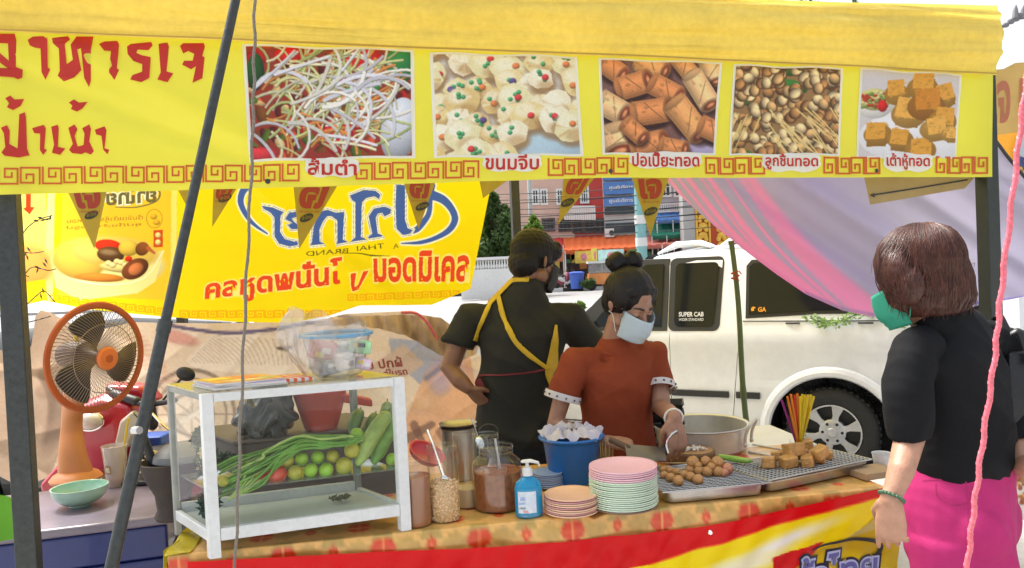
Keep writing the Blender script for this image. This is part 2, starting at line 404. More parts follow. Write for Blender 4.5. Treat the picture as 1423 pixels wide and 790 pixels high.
kme = MB(); kme.box((0, 0, 0), (1.18, .25, .22)); kme = mesh_of(kme, smooth=False)
for i in range(18):
    me = kme.copy(); o = part('kerb_stone', me, kw if i % 2 else kb, far); o.location = (-6 + i * 1.2, FY - .13, -.04)
# road line
g = MB(); g.box((0, 30, -.1485), (120, .14, .003)); tag(part('road_marking', g, kw, smooth=False), kind='structure')
g = MB(); g.box((0, 44.6, -.1485), (120, .14, .003)); tag(part('road_marking', g, kw, smooth=False), kind='structure')
# ================================================================== tent
TL, TR = V(-1.46, 2.25), V(1.94, 3.19)
def dfront(u, z): return .012 * wob(u, z * .7, 0, 1.6, 0) + .006 * wob(u * 2, z * 2, 0, 2.2, 5) + .004 * np.sin(u * 23 + z * 4) + .010 * np.exp(-((z - 2.12 + .55 * (u - .35)) / .035) ** 2) * (u < 1.1) - .009 * np.exp(-((z - 2.05 + .42 * (u - .25)) / .03) ** 2) * (u < 1.0)
SB = Sheet(TL, TR, dfront)
bn = root('menu_banner', 'long yellow vinyl menu banner with red letters and five food photos', 'banner', SB.P(V(1.7), V(1.77))[0])
topB = [(-60, 40), (0, 43), (330, 56), (600, 66), (830, 74), (1050, 83), (1379, 98)]
botB = [(-60, 273), (0, 271), (340, 262), (600, 255), (830, 248), (1060, 247), (1380, 246)]
part('vinyl_sheet', SB.strip(topB, botB, 260, 36), M_vinyl, bn)
def botB_y(x): return float(np.interp(x, [p[0] for p in botB], [p[1] for p in botB]))
K1 = 2.633
LET = [[(-60, 130), (58, 128), (63, 152), (57, 245), (82, 255), (80, 285), (66, 291), (50, 284), (-60, 280), (-60, 250), (28, 250), (0, 230), (-60, 225), (-60, 195), (0, 195), (33, 224), (33, 163), (-60, 160)],
 [(105, 150), (125, 140), (165, 140), (180, 150), (177, 250), (186, 256), (165, 292), (152, 265), (152, 182), (130, 178), (112, 170)],
 [(198, 148), (255, 140), (263, 152), (245, 170), (248, 240), (272, 225), (266, 172), (285, 140), (345, 138), (338, 190), (336, 300), (328, 322), (312, 290), (303, 185), (290, 190), (302, 262), (275, 288), (235, 300), (213, 280), (222, 262), (222, 185), (200, 165)],
 [(365, 165), (385, 155), (430, 152), (437, 165), (432, 255), (440, 262), (422, 297), (403, 270), (408, 190), (385, 190)],
 [(466, 172), (480, 163), (555, 157), (560, 170), (545, 187), (505, 184), (500, 196), (520, 205), (553, 212), (549, 290), (520, 306), (480, 296), (488, 280), (522, 266), (522, 238), (490, 226), (468, 200)],
 [(582, 165), (615, 160), (620, 175), (611, 265), (636, 272), (615, 305), (578, 295), (590, 268)],
 [(660, 172), (672, 162), (746, 159), (750, 172), (741, 206), (749, 212), (741, 288), (705, 306), (718, 245), (700, 257), (668, 240), (675, 226), (706, 225), (712, 200), (690, 190), (672, 200)],
 [(22, 362), (40, 352), (55, 366), (90, 364), (76, 390), (50, 405), (28, 395), (36, 380)],
 [(6, 470), (28, 460), (38, 480), (36, 528), (66, 545), (72, 420), (92, 412), (96, 430), (100, 545), (109, 570), (70, 578), (20, 572), (8, 560), (22, 540), (17, 490)],
 [(118, 470), (160, 458), (168, 470), (162, 545), (172, 550), (158, 568), (146, 550), (147, 490), (125, 488)],
 [(188, 465), (212, 458), (216, 470), (212, 538), (240, 545), (220, 568), (190, 560), (198, 530)],
 [(252, 470), (275, 458), (286, 475), (275, 500), (286, 538), (308, 533), (312, 492), (304, 472), (330, 458), (336, 475), (329, 520), (346, 555), (335, 568), (315, 560), (300, 566), (265, 562), (254, 550), (268, 528), (260, 500)],
 [(254, 378), (272, 366), (292, 378), (322, 374), (305, 400), (285, 412), (262, 402), (268, 390)],
 [(350, 478), (385, 465), (392, 478), (385, 545), (402, 550), (395, 567), (380, 550), (374, 500), (355, 495)]]
for L in LET:
    mb = MB(); SB.poly(mb, [(x / K1, y / K1) for x, y in L], .003); part('red_letter', mb, M_red, bn, smooth=False)
# greek key border: square spirals, alternately mirrored
def keys(sheet, xs, yf, h, mbs, mat, parent, off=.003, w=2.0, name='key_motif', step=None, slant=0):
    sp = [(-.02, 1.0), (-.02, 0), (.95, 0), (.95, .95), (.3, .95), (.3, .42), (.66, .42), (.66, .68)]
    for i, (x, wd) in enumerate(xs):
        pts = [(x + wd * (p[0] if i % 2 else .93 - p[0]), yf(x) + h * ((p[1] - .5) if i % 2 == 0 else (.5 - p[1]))) for p in sp]
        d = []
        for a, b in zip(pts[:-1], pts[1:]):
            a, b = np.array(a), np.array(b); t = (b - a) / (np.linalg.norm(b - a) + 1e-9) * w * .5
            nn = np.array([-t[1], t[0]]); q = [a - t + nn, a - t - nn, b + t - nn, b + t + nn]; d.append(q)
        mb = MB()
        for q in d:
            a = np.array(q); mb.add(sheet.px(a[:, 0], a[:, 1], off + .0001 * len(mb.v) / 4), [(0, 1, 2, 3)])
        part(name, mb, mat, parent, smooth=False)
xs = []; x = -31.0
while x < 1374:
    wd = 27 - 11 * np.clip(x / 1400, 0, 1) ** .8
    if not any(a - 14 < x < b - 4 for a, b in ((424, 496), (671, 748), (872, 972), (1060, 1138), (1228, 1294))): xs.append((x, wd))
    x += wd * 1.13
keys(SB, xs, lambda x: botB_y(x) - 26 + 9.5 * min(1, max(0, x) / 700) - 0 * x, 22, None, M_orng, bn, w=2.6)
# five menu photos, painted
def strands(cv, n, box, cols, w, ln, rng):
    for _ in range(n):
        x, y = rng.uniform(box[0], box[2]), rng.uniform(box[1], box[3]); a = rng.uniform(-1.3, .6); c = rng.uniform(-.05, .05); pts = [(x, y)]
        for k in range(7):
            a += c * 7; x += math.cos(a) * ln / 7; y += math.sin(a) * ln / 7; pts.append((x, y))
        col = np.array(cols[rng.randrange(len(cols))]) * rng.uniform(.85, 1.05); ww = rng.uniform(.6, 1) * w
        cv.line([(p[0] + .6, p[1] + 1.3) for p in pts], ww, col * .55, op=.6); cv.line(pts, ww, col)
rng = random.Random(3)
c1 = Cv(340, 58, 574, 226, 1.3, (.62, .22, .16))
for _ in range(160): c1.ell(rng.uniform(340, 574), rng.uniform(60, 225), rng.uniform(4, 14), rng.uniform(3, 9), rng.choice([(.75, .12, .1), (.5, .3, .12), (.85, .35, .2), (.35, .45, .15), (.9, .75, .5), (.4, .12, .1)]), rng.uniform(0, 3))
c1.ell(402, 78, 22, 13, (.85, .08, .08)); c1.ell(505, 88, 32, 18, (.83, .1, .1)); c1.ell(556, 90, 20, 26, (.2, .55, .28)); c1.ell(355, 100, 12, 26, (.15, .35, .15), shade=.4)
c1.ell(470, 190, 22, 26, (.85, .1, .18)); c1.ell(358, 215, 30, 9, (.85, .2, .25)); c1.ell(555, 180, 26, 45, (.86, .88, .93), .2)
strands(c1, 150, (355, 75, 540, 205), [(.93, .92, .78), (.95, .94, .9), (.85, .85, .6), (.9, .6, .3), (.8, .85, .55)], 3.6, 62, rng)
for x, y in ((503, 107), (520, 122), (486, 128)): c1.ell(x, y, 8, 6, (.25, .62, .25))
strands(c1, 34, (350, 100, 520, 200), [(.97, .96, .93), (.9, .9, .95)], 5.0, 80, rng)
c1.noise(.06)
c2 = Cv(600, 68, 808, 226, 1.3, (.84, .82, .80)); c2.ell(770, 205, 70, 30, (.72, .82, .88), -.2, .1)
for i in range(46):
    x, y = 598 + (i % 7) * 33 + rng.uniform(-13, 13) + (i // 7 % 2) * 15, 70 + (i // 7) * 25 + rng.uniform(-9, 9)
    if x > 735 and y > 178: continue
    R_ = rng.uniform(19, 28); cc = rng.choice([(.93, .86, .62), (.96, .93, .82), (.90, .80, .55), (.93, .90, .72)])
    c2.ell(x + 1, y + 6, R_, R_ * .85, (.66, .52, .36), 0, .1, 7, .8)
    c2.poly([(x + R_ * rng.uniform(.75, 1.15) * math.cos(t), y + R_ * rng.uniform(.65, .95) * math.sin(t)) for t in np.linspace(0, 6.28, 13)[:-1]], cc)
    for k in range(rng.randrange(4, 8)):
        t = rng.uniform(0, 6.28); q = rng.uniform(.3, .8); c2.seg((x + R_ * .2 * math.cos(t), y + R_ * .2 * math.sin(t)), (x + R_ * q * 1.1 * math.cos(t + .4), y + R_ * q * math.sin(t + .4)), 1, rng.uniform(2, 5), rng.choice([(.99, .97, .9), (.82, .68, .42), (.98, .93, .78)]), soft=2, op=.7)
    c2.ell(x - R_ * .25, y - R_ * .3, R_ * .55, R_ * .4, (1, .99, .93), 0, 0, 6, .6); c2.ell(x + R_ * .3, y + R_ * .45, R_ * .6, R_ * .35, (.72, .55, .32), 0, 0, 6, .5)
    for k in range(rng.randrange(0, 6)): c2.ell(x + rng.uniform(-9, 9), y + rng.uniform(-11, 3), 3.3, 3.1, (.34, .70, .45), 0, .4)
    if rng.random() < .6: c2.ell(x + rng.uniform(-10, 10), y + rng.uniform(-8, 8), 5, 4.4, rng.choice([(.88, .28, .28), (.42, .34, .58), (.92, .55, .32)]), 0, .3)
c2.noise(.05)
c3 = Cv(834, 76, 1004, 224, 1.4, (.5, .36, .34)); c3.ell(985, 200, 40, 30, (.72, .68, .82), 0, .1)
for i, (x, y, l, wd, a) in enumerate([(850, 95, 44, 30, .6), (905, 92, 50, 28, .4), (950, 90, 44, 26, .9), (990, 98, 40, 26, 1.2), (880, 118, 54, 32, -.3), (925, 125, 50, 30, .5), (975, 125, 60, 32, 1.0), (850, 150, 46, 34, .5), (905, 155, 60, 34, -.15), (955, 165, 70, 36, .9), (855, 195, 40, 50, 1.3), (990, 180, 40, 30, .4), (900, 200, 56, 32, -.2), (935, 205, 40, 24, .2), (880, 182, 40, 26, .7)]):
    base_ = np.array(rng.choice([(.88, .64, .40), (.93, .76, .55), (.84, .56, .34)])); dx, dy = math.cos(a) * l * .42, math.sin(a) * l * .42; nx, ny = -math.sin(a), math.cos(a)
    if ny < 0: nx, ny = -nx, -ny
    Q = lambda o, s_, m=0: [(x - dx * s_ + nx * (o - wd * .5), y - dy * s_ + ny * (o - wd * .5)), (x + dx * s_ + nx * (o - wd * .5), y + dy * s_ + ny * (o - wd * .5)), (x + dx * s_ + nx * (wd * .5 - m), y + dy * s_ + ny * (wd * .5 - m)), (x - dx * s_ + nx * (wd * .5 - m), y - dy * s_ + ny * (wd * .5 - m))]
    c3.ell(x + 2, y + 5, l * .55, wd * .62, (.25, .13, .10), a, .1, 6)
    for j in range(9):
        t0 = -.5 + j / 9; sh_ = .62 + .55 * math.sin(min(1, (j + .6) / 6) * 1.57) if j < 4 else 1.17 - .075 * (j - 4); sh_ = 1.18 - .7 * abs((j - 3) / 7.5) ** 1.4
        c3.poly([(x - dx + nx * wd * t0, y - dy + ny * wd * t0), (x + dx + nx * wd * t0, y + dy + ny * wd * t0), (x + dx + nx * wd * (t0 + .14), y + dy + ny * wd * (t0 + .14)), (x - dx + nx * wd * (t0 + .14), y - dy + ny * wd * (t0 + .14))], np.clip(base_ * sh_, 0, 1))
    c3.ell(x - dx, y - dy, wd * .16, wd * .5, base_ * .9, a, .2, 2)
    c3.seg((x - dx * .3 + nx * -wd * .4, y - dy * .3 - ny * wd * .4), (x + dx * .6 + nx * wd * .4, y + dy * .6 + ny * wd * .4), 1.3, 1.3, base_ * .7)
    for _ in range(8): u1, u2 = rng.uniform(-.9, .9), rng.uniform(-.4, .4); c3.ell(x + dx * u1 + nx * wd * u2, y + dy * u1 + ny * wd * u2, rng.uniform(1.5, 4), rng.uniform(1, 2.5), base_ * rng.choice([.78, 1.12]), a, 0, 2, .6)
    ex, ey = x + dx, y + dy; c3.ell(ex, ey, wd * .24, wd * .5, base_ * .75, a, .2, 2); c3.ell(ex, ey, wd * .16, wd * .36, (.55, .25, .16), a, .2, 2); c3.ell(ex, ey, wd * .08, wd * .2, (.9, .62, .42), a, .2, 2)
c3.noise(.06)
c4 = Cv(1018, 86, 1172, 222, 1.5, (.62, .48, .30))
for x, y in ((1045, 140), (1100, 120), (1160, 215), (1030, 215), (1090, 95)): c4.ell(x, y, 22, 9, (.25, .5, .2), .3)
for i in range(210):
    x, y = rng.uniform(1016, 1175), rng.uniform(86, 214)
    c4.ell(x + .6, y + 1.4, 8.6, 7.6, (.5, .33, .18), 0, .1); c4.ell(x, y, 8, 7, rng.choice([(.86, .7, .47), (.93, .82, .62), (.75, .55, .33)]), rng.uniform(0, 3), .45)
for i in range(30):
    x, y = rng.uniform(1060, 1165), rng.uniform(150, 195); c4.seg((x, y), (x + rng.uniform(20, 40), y + rng.uniform(22, 40)), 2.0, 1.4, (.92, .82, .55))
for i in range(10):
    x, y = rng.uniform(1020, 1060), rng.uniform(150, 190); c4.seg((x, y), (x - 14, y + 32), 1.8, 1.2, (.9, .8, .5))
c4.noise(.06)
c5 = Cv(1193, 92, 1336, 224, 1.5, (.84, .82, .83)); c5.ell(1275, 190, 80, 38, (.93, .93, .95), 0, .05); c5.ell(1215, 145, 26, 20, (.95, .94, .92), 0, .15); c5.ell(1215, 139, 23, 15, (.82, .8, .5), 0, .2)
for i in range(60): c5.ell(rng.uniform(1197, 1232), rng.uniform(128, 150), 3, 2, rng.choice([(.8, .25, .15), (.5, .65, .3), (.9, .85, .6)]))
c5.ell(1226, 148, 7, 8, (.85, .12, .1))
def cube5(x, y, s, a):
    P = [(x + s * math.cos(a + k * math.pi / 2) * (1 if k % 2 else .9), y + s * math.sin(a + k * math.pi / 2) * .85) for k in range(4)]
    b = rng.choice([(.9, .66, .25), (.94, .72, .33), (.84, .56, .18)]); s *= 1.3; x = 1268 + (x - 1268) * .92; y = 160 + (y - 160) * .92
    c5.poly([(p[0] + 1, p[1] + s * .42) for p in P], np.array(b) * .68); c5.ell(x, y + s * .3, s * .8, s * .62, np.array(b) * .75, 0, .1); c5.poly(P, b)
    for _ in range(26): c5.ell(x + rng.uniform(-.5, .5) * s, y + rng.uniform(-.45, .45) * s, rng.uniform(1, 3), rng.uniform(1, 2), np.array(b) * rng.uniform(.8, 1.12), 0, .1, 1, .6)
for q in ((1245, 122, 18, .7), (1282, 112, 20, .8), (1312, 128, 18, .5), (1217, 182, 19, .75), (1250, 190, 18, .9), (1262, 150, 23, .95), (1288, 138, 24, .7), (1312, 162, 20, .8), (1280, 205, 20, .75), (1300, 175, 19, .6), (1322, 185, 12, .8)): cube5(*q)
c5.noise(.04)
PH = [(c1, [(341, 64), (571, 72), (573, 216), (350, 222)], 90), (c2, [(601, 76), (798, 82), (806, 214), (606, 218)], 80), (c3, [(834, 84), (1001, 89), (993, 212), (838, 214)], 70),
      (c4, [(1022, 92), (1168, 97), (1167, 213), (1017, 214)], 66), (c5, [(1196, 98), (1333, 106), (1328, 217), (1195, 218)], 62)]
for cv, q, n in PH:
    c = np.mean(q, 0); g = [tuple(np.array(p) + (np.array(p) - c) * .045) for p in q]
    def edge(a, b, k, amp): return [tuple(np.array(a) + (np.array(b) - np.array(a)) * t + np.array([amp * math.sin(t * 9 + k), amp * math.cos(t * 11 + k)])) for t in np.linspace(0, 1, 14)]
    part('white_photo_border', SB.strip(edge(g[0], g[1], 1, .8), edge(g[3], g[2], 2, 1.2), 40, 20, .0022), M_white, bn)
    part('food_photo', SB.strip(edge(q[0], q[1], 1, .7), edge(q[3], q[2], 2, 1.0), int((q[1][0] - q[0][0]) * 1.05), int((q[3][1] - q[0][1]) * 1.05), .0035, cv), M_print, bn)
# white cloud captions
for t, x0, x1, yc, hh in (('ส้มตำ', 428, 495, 233, 21), ('ขนมจีบ', 673, 746, 227, 19), ('ปอเปี๊ยะทอด', 876, 970, 223, 18), ('ลูกชิ้นทอด', 1063, 1136, 226, 20), ('เต้าหู้ทอด', 1231, 1291, 226, 20)):
    n = 40; c = ((x0 + x1) / 2, yc); pts = []
    for k in range(n):
        a = 2 * math.pi * k / n; ca, sa = math.cos(a), math.sin(a); e = (abs(ca) ** 4 + abs(sa) ** 4) ** -.25
        pts.append((c[0] + ca * e * ((x1 - x0) / 2 + 4) * (1 + .02 * math.sin(9 * a)), c[1] + sa * e * hh * .62 * (1 + .12 * math.sin(7 * a))))
    P = np.array(pts + [pts[0]]); cen = np.array(c); G = np.array([cen + (P - cen) * k for k in np.linspace(.01, 1, 8)]); mb = MB(); mb.grid(SB.px(G[..., 0], G[..., 1], .0050)); part('caption_cloud', mb, M_white, bn)
    mb = MB(); text_on(SB, mb, t, [(x0, yc - hh * .62), (x1, yc - hh * .55), (x1, yc + hh * .5), (x0, yc + hh * .5)], .0068, .022); part('caption_text', mb, M_red, bn, smooth=False)
for x in (372, 846, 1218): 
    mb = MB(); c = SB.px([x], [botB_y(x) - 9], .004)[0]; mb.tube([c + SB.N * .001, c + SB.N * .003], [.008, .006], 12); part('eyelet', mb, M_post, bn)
# valance and roof
def dval(u, z):
    k = (z - 2.16) / .27
    return .045 + .035 * np.exp(-((k - .62 - .05 * np.sin(u * 1.1)) / .22) ** 2) + .016 * wob(u * .4, z * 4, 0, 1.7, 3) + .011 * wob(u * .9, z * 20, 0, 1.6, 8) + .004 * wob(u * 3 + z * 9, z * 26, 0, 1.8, 14) + .016 * np.exp(-((k - .88 + .04 * np.sin(u * .9)) / .05) ** 2) + .010 * np.exp(-((k - .30 + .09 * np.sin(u * .7 + 1)) / .04) ** 2) - .008 * np.exp(-((k - .45 + .06 * np.sin(u * 1.3)) / .05) ** 2) + .004 * np.sin(z * 46 + 1.2 * wob(u * .5, z, 0, 1.5, 4) * 3) * np.clip(wob(u * .6, z * 3, 0, 1.3, 11) + .3, 0, 1)
SV = Sheet(TL, TR, dval)
tent = root('market_tent', 'yellow canvas market tent with grey steel posts over the food stall', 'tent', V(-1.46, 2.28, 0))
topV = [(-60, -48), (0, -44), (340, -22), (700, -8), (1000, 2), (1195, 11), (1368, 15)]
botV = [(-60, 46), (0, 51), (150, 56), (330, 63), (600, 73), (830, 81), (1050, 91), (1200, 98), (1374, 108)]
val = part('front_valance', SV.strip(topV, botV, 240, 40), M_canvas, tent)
hem = SV.strip([(x, y - 3) for x, y in botV], [(x, y - 1) for x, y in botV], 120, 2, .004); part('stitched_hem', hem, pm('hem_thread', (.45, .3, .05), .7), val)
tu = V(TR[0] - TL[0], TR[1] - TL[1], 0); tw = np.linalg.norm(tu); tu /= tw; tv = V(-tu[1], tu[0], 0)
A0 = V(TL[0], TL[1], 0)
def T_(u, v, z): return A0 + tu * u + tv * v + V(0, 0, z)
P = []
for v in np.linspace(-.06, 3.0, 24):
    P.append([T_(u, v, 2.43 + .32 * (1 - abs(v - 1.5) / 1.5) - .02 * math.sin(u * 3) ** 2) for u in np.linspace(-.35, tw + .02, 30)])
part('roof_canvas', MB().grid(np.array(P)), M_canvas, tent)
def roofy(u0, u1, v0, v1, z): 
    return MB().tube([T_(u0, v0, z), T_(u1, v1, z)], .014, 8)
for q in ((0, tw, .03, .03, 2.38), (0, tw, 3, 3, 2.38), (0, 0, 0, 3, 2.38), (tw, tw, 0, 3, 2.38)): part('roof_bar', roofy(*q), M_post, tent)
def vpost(px, py, Y, wd, z1, name='post', z0=0, mat=M_post):
    c = at(px, py, Y); mb = MB(); a = math.atan2(tu[1], tu[0]); mb.box((c[0], c[1], (z0 + z1) / 2), (wd, wd, z1 - z0), rotm(0, 0, a)); return c, mb
c, mb = vpost(25, 520, 2.33, .058, 2.4); part('post', mb, M_post, tent, bevel=.004)
mb = MB(); mb.tube([at(14, 290, 2.3), at(45, 700, 2.3)], .001, 5)
c, mb = vpost(1376, 400, 3.26, .062, 2.4); part('post', mb, pm('dark_green_steel', (.02, .028, .025), .45, nz=(30, .2)), tent, bevel=.004)
c, mb = vpost(716, 290, 5.2, .055, 2.4); part('post', mb, M_dark, tent, bevel=.004)
mb = MB(); c = T_(0.1, 3, 0); mb.box((c[0], c[1], 1.2), (.055, .055, 2.4)); part('post', mb, M_dark, tent)
# folded inner flap beside the post
SF = Sheet(TL + V(-.02, .08), TR + V(-.02, .08), lambda u, z: .01 * wob(u, z, 0, 3, 4))
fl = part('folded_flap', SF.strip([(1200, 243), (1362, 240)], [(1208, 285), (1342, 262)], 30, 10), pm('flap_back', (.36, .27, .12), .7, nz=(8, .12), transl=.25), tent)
part('dark_seam', SF.stroke(MB(), curve([(1208, 272), (1260, 264), (1345, 250)]), 2.2, .004), M_dark, fl)
mb = MB(); c = SF.px([1212], [272], .006)[0]; mb.tube([c, c + SF.N * .003], [.008, .006], 12); part('eyelet', mb, M_post, fl)
# leaning pole in front
pole = root('leaning_tent_pole', 'dark grey telescopic pole leaning diagonally in front of the menu banner', 'pole', at(150, 800, 1.72))
p0, p1 = at(334, -30, 1.98), at(150, 812, 1.70); j = p1 + (p0 - p1) * .395
low = p1 + (p1 - p0) * ((p1[2] - .0) / (p0[2] - p1[2]))
part('upper_tube', MB().tube([p0, j - (p0 - p1) * .02], .0112, 14), M_post, pole)
part('lower_tube', MB().tube([j, low], .0142, 14), M_post, pole)
part('collar', MB().tube([j + (p0 - p1) * .008, j - (p0 - p1) * .012], .0160, 14), M_post, pole)
k = at(186, 597, 1.76); part('thumb_screw', MB().tube([k, k + V(.02, -.03, .004)], [.004, .004], 8).tube([k + V(.012, -.026, .002), k + V(.03, -.036, .004)], .009, 8), pm('zinc', (.5, .5, .5), .3, metal=1), pole)
def rope(px, name, label, r, mat, Y, tw_=.0, seed=0):
    pts = [at(x, y, Y) for x, y in curve(px, 14)]; pts = [p + V(.002 * math.sin(i * .9 + seed), 0, 0) for i, p in enumerate(pts)]
    mb = MB(); mb.tube(pts, r, 8)
    # second strand wound round the first
    q = []
    for i in range(len(pts) * 6):
        t = i / 6; a = int(min(t, len(pts) - 2)); p = pts[a] + (pts[a + 1] - pts[a]) * (t - a); an = i * .55; q.append(p + V(math.cos(an), math.sin(an), 0) * r * .55)
    mb.tube(q, r * .62, 6)
    o = part(name, mb, mat, None, loc=pts[-1]); tag(o, label, 'rope'); return o
rope([(354, -20), (353, 100), (350, 220), (341, 420), (333, 620), (326, 810)], 'white_rope', 'thin grey-white rope hanging down in front of the glass case', .0034, pm('dirty_white_rope', (.20, .175, .145), .9, nz=(200, .3)), 1.75)
rope([(1436, 60), (1424, 130), (1410, 250), (1392, 400), (1382, 500), (1365, 620), (1352, 720), (1342, 810)], 'pink_rope', 'twisted pink plastic rope hanging in front of the woman in pink trousers', .0052, pm('pink_plastic_rope', (.75, .15, .20), .45, nz=(150, .3)), 1.55, seed=2)
# ================================================================== bunting flags
M_flag = pm('flag_plastic', (.38, .29, .04), .55, transl=.3, nz=(20, .1)); M_fred = pm('flag_red_print', (.30, .03, .02), .5); M_fblk = pm('flag_black_print', (.03, .035, .025), .5)
SG = Sheet(TL + tv[:2] * .75, TR + tv[:2] * .75, lambda u, z: .006 * wob(u * 3, z * 3, 0, 2, 2))
FLG = [([(86, 250), (152, 250), (131, 346)], (127, 299), 'behind the left tent post'), ([(240, 250), (274, 250), (262, 292)], None, 'half hidden by the leaning pole'), ([(297, 250), (337, 250), (295, 316)], (313, 276), 'just beside the white rope'),
       ([(407, 250), (474, 250), (416, 346)], (426, 303), 'over the blue logo, largest of the row'), ([(558, 245), (608, 245), (582, 319)], (587, 287), 'over the blue ring of the back banner'), ([(664, 243), (716, 243), (671, 276)], None, 'folded over beside the dark rear pole'),
       ([(784, 240), (832, 240), (775, 313)], (788, 282), 'in front of the red building'), ([(876, 240), (932, 240), (904, 328)], (904, 294), 'between blue shopfront and purple cloth')]
for pts, ov, lb in FLG:
    a, b, c = [np.array(p, float) for p in pts]; base = SG.px([c[0]], [c[1]])[0]
    r = root('bunting_flag', 'small dull yellow triangular bunting flag ' + lb, 'flag', base, 'bunting flags under the banner')
    n = 10; P = []
    for i in range(n):
        k = i / (n - 1); l = a + (c - a) * k; q = b + (c - b) * k
        P.append(SG.px(np.linspace(l[0], q[0], 8), np.linspace(l[1], q[1], 8)))
    part('flag_cloth', MB().grid(np.array(P)), M_flag, r)
    if ov:
        k0, k1 = .12, .40; L0, L1 = a + (c - a) * k0, a + (c - a) * k1; R0, R1 = b + (c - b) * k0, b + (c - b) * k1
        m1 = lambda p, q, t: tuple(p + (q - p) * t)
        mb = MB(); text_on(SG, mb, 'เจ', [m1(L0, R0, .2), m1(L0, R0, .8), m1(L1, R1, .85), m1(L1, R1, .15)], .004, .05, mirror=lb[0] != 'b'); part('red_letters', mb, M_fred, r, smooth=False)
        mb = MB(); L2, R2 = a + (c - a) * .44, b + (c - b) * .44; L3, R3 = a + (c - a) * .49, b + (c - b) * .49
        text_on(SG, mb, 'เพื่อสุขภาพ', [m1(L2, R2, .1), m1(L2, R2, .9), m1(L3, R3, .9), m1(L3, R3, .1)], .004, .0); part('small_print', mb, M_fred, r, smooth=False)
        el = [(ov[0] + 9.5 * math.cos(t) - 0, ov[1] + 5.5 * math.sin(t) - 3 * math.cos(t)) for t in np.linspace(0, 6.28, 20)[:-1]]
        mb = MB(); SG.poly(mb, el, .004); e = part('black_oval', mb, M_fblk, r, smooth=False)
        mb = MB(); text_on(SG, mb, 'ฟ้าไทย', [(ov[0] - 7, ov[1] - 1.5), (ov[0] + 6, ov[1] - 5), (ov[0] + 7, ov[1] + .5), (ov[0] - 6, ov[1] + 3.5)], .006, .0); part('oval_lettering', mb, M_flag, e, smooth=False)
mb = MB(); mb.tube([SG.px([x], [y], -.003)[0] for x, y in ((-40, 246), (400, 248), (900, 238), (1400, 225))], .0015, 5); tag(part('bunting_string', mb, M_flag, None, loc=SG.px([400], [250])[0]), 'thin string carrying the triangular flags behind the menu banner', 'string')
# ================================================================== back banner (printed side faces away, seen through)
SK = Sheet((-2.45, 3.62), (.02, 4.2), lambda u, z: .015 * wob(u, z, 0, 1.6, 7) + .02 * np.exp(-((u - 1.62 + (z - 1.6) * 1.1) / .05) ** 2))
bb = root('back_banner', 'large bright yellow vinyl banner seen from behind with mirrored blue logo', 'banner', SK.px([350], [440])[0])
topK = [(-60, 228), (14, 225), (200, 225), (400, 225), (600, 222), (690, 220)]
botK = [(-60, 440), (18, 428), (60, 418), (120, 430), (220, 440), (330, 448), (405, 449), (455, 440), (500, 425), (600, 424), (654, 402)]
K2 = 4.159
def z2(pts): return [(330 + x / K2, 250 + y / K2) for x, y in pts]
def q2(*p): return z2(p)
YO = [(140, 150), (200, 160), (268, 188), (250, 210), (246, 300), (272, 342), (322, 356), (345, 355), (350, 378), (300, 386), (240, 370), (214, 330), (214, 220), (190, 190), (150, 168)]
YO2 = [(275, 228), (300, 190), (352, 184), (348, 214), (312, 226), (330, 246), (352, 262), (352, 285), (310, 285), (290, 262), (318, 250)]
TH = [(480, 182), (520, 174), (570, 190), (616, 184), (616, 212), (610, 348), (642, 360), (572, 373), (577, 355), (576, 235), (545, 212), (518, 212), (494, 242), (474, 290), (476, 360), (506, 372), (420, 380), (430, 360), (440, 270), (462, 215)]
AI = [(650, 90), (730, 58), (800, 64), (826, 86), (820, 112), (790, 96), (745, 106), (720, 132), (715, 330), (748, 346), (650, 360), (680, 335), (680, 130), (660, 115)]
AA = [(755, 332), (780, 312), (758, 212), (788, 166), (850, 154), (890, 170), (885, 196), (850, 212), (838, 190), (812, 196), (800, 222), (812, 310), (848, 326), (760, 340)]
FA = [(918, 30), (970, 30), (970, 230), (986, 280), (1014, 290), (1000, 312), (958, 320), (920, 282), (914, 150)]
def fat(pts, d):
    P = np.array(pts, float); n = len(P); T = np.roll(P, -1, 0) - np.roll(P, 1, 0); T /= np.linalg.norm(T, axis=1)[:, None]; N_ = np.c_[T[:, 1], -T[:, 0]]
    ar = .5 * np.sum(P[:, 0] * np.roll(P[:, 1], -1) - np.roll(P[:, 0], -1) * P[:, 1])
    return (P + N_ * d * (1 if ar > 0 else -1)).tolist()
YEL = (1.0, .91, .03); BLU, RD, WH, ORI = (.27, .40, .78), (.93, .30, .16), (1, 1, .93), (.98, .70, .05)
cp = Cv(-60, 220, 700, 455, 2.0, YEL); rg = random.Random(5)
for _ in range(40): cp.ell(rg.uniform(-60, 700), rg.uniform(225, 450), rg.uniform(20, 70), rg.uniform(8, 30), np.array(YEL) * rg.choice([.97, 1.0, .985]), rg.uniform(-.5, .5), 0, 12, .6)
cp.poly([(-60, 220), (60, 225), (70, 420), (18, 450), (-60, 450)], (.99, .93, .45)); cp.poly([(66, 225), (76, 225), (72, 430), (60, 430)], (1, .97, .6))
cp.poly([(88, 225), (246, 225), (246, 418), (80, 412)], (.99, .82, .2)); cp.poly([(238, 225), (246, 225), (244, 420), (236, 420)], (1, .93, .5))
cp.ell(35, 370, 40, 30, (.98, .72, .35), 0, .1, 12); cp.poly([(34, 250), (42, 250), (42, 288), (47, 288), (40, 298), (31, 290), (35, 288)], (.95, .25, .1))
cp.poly([(20, 395), (62, 388), (66, 425), (20, 430)], (1, .85, .0), .8)
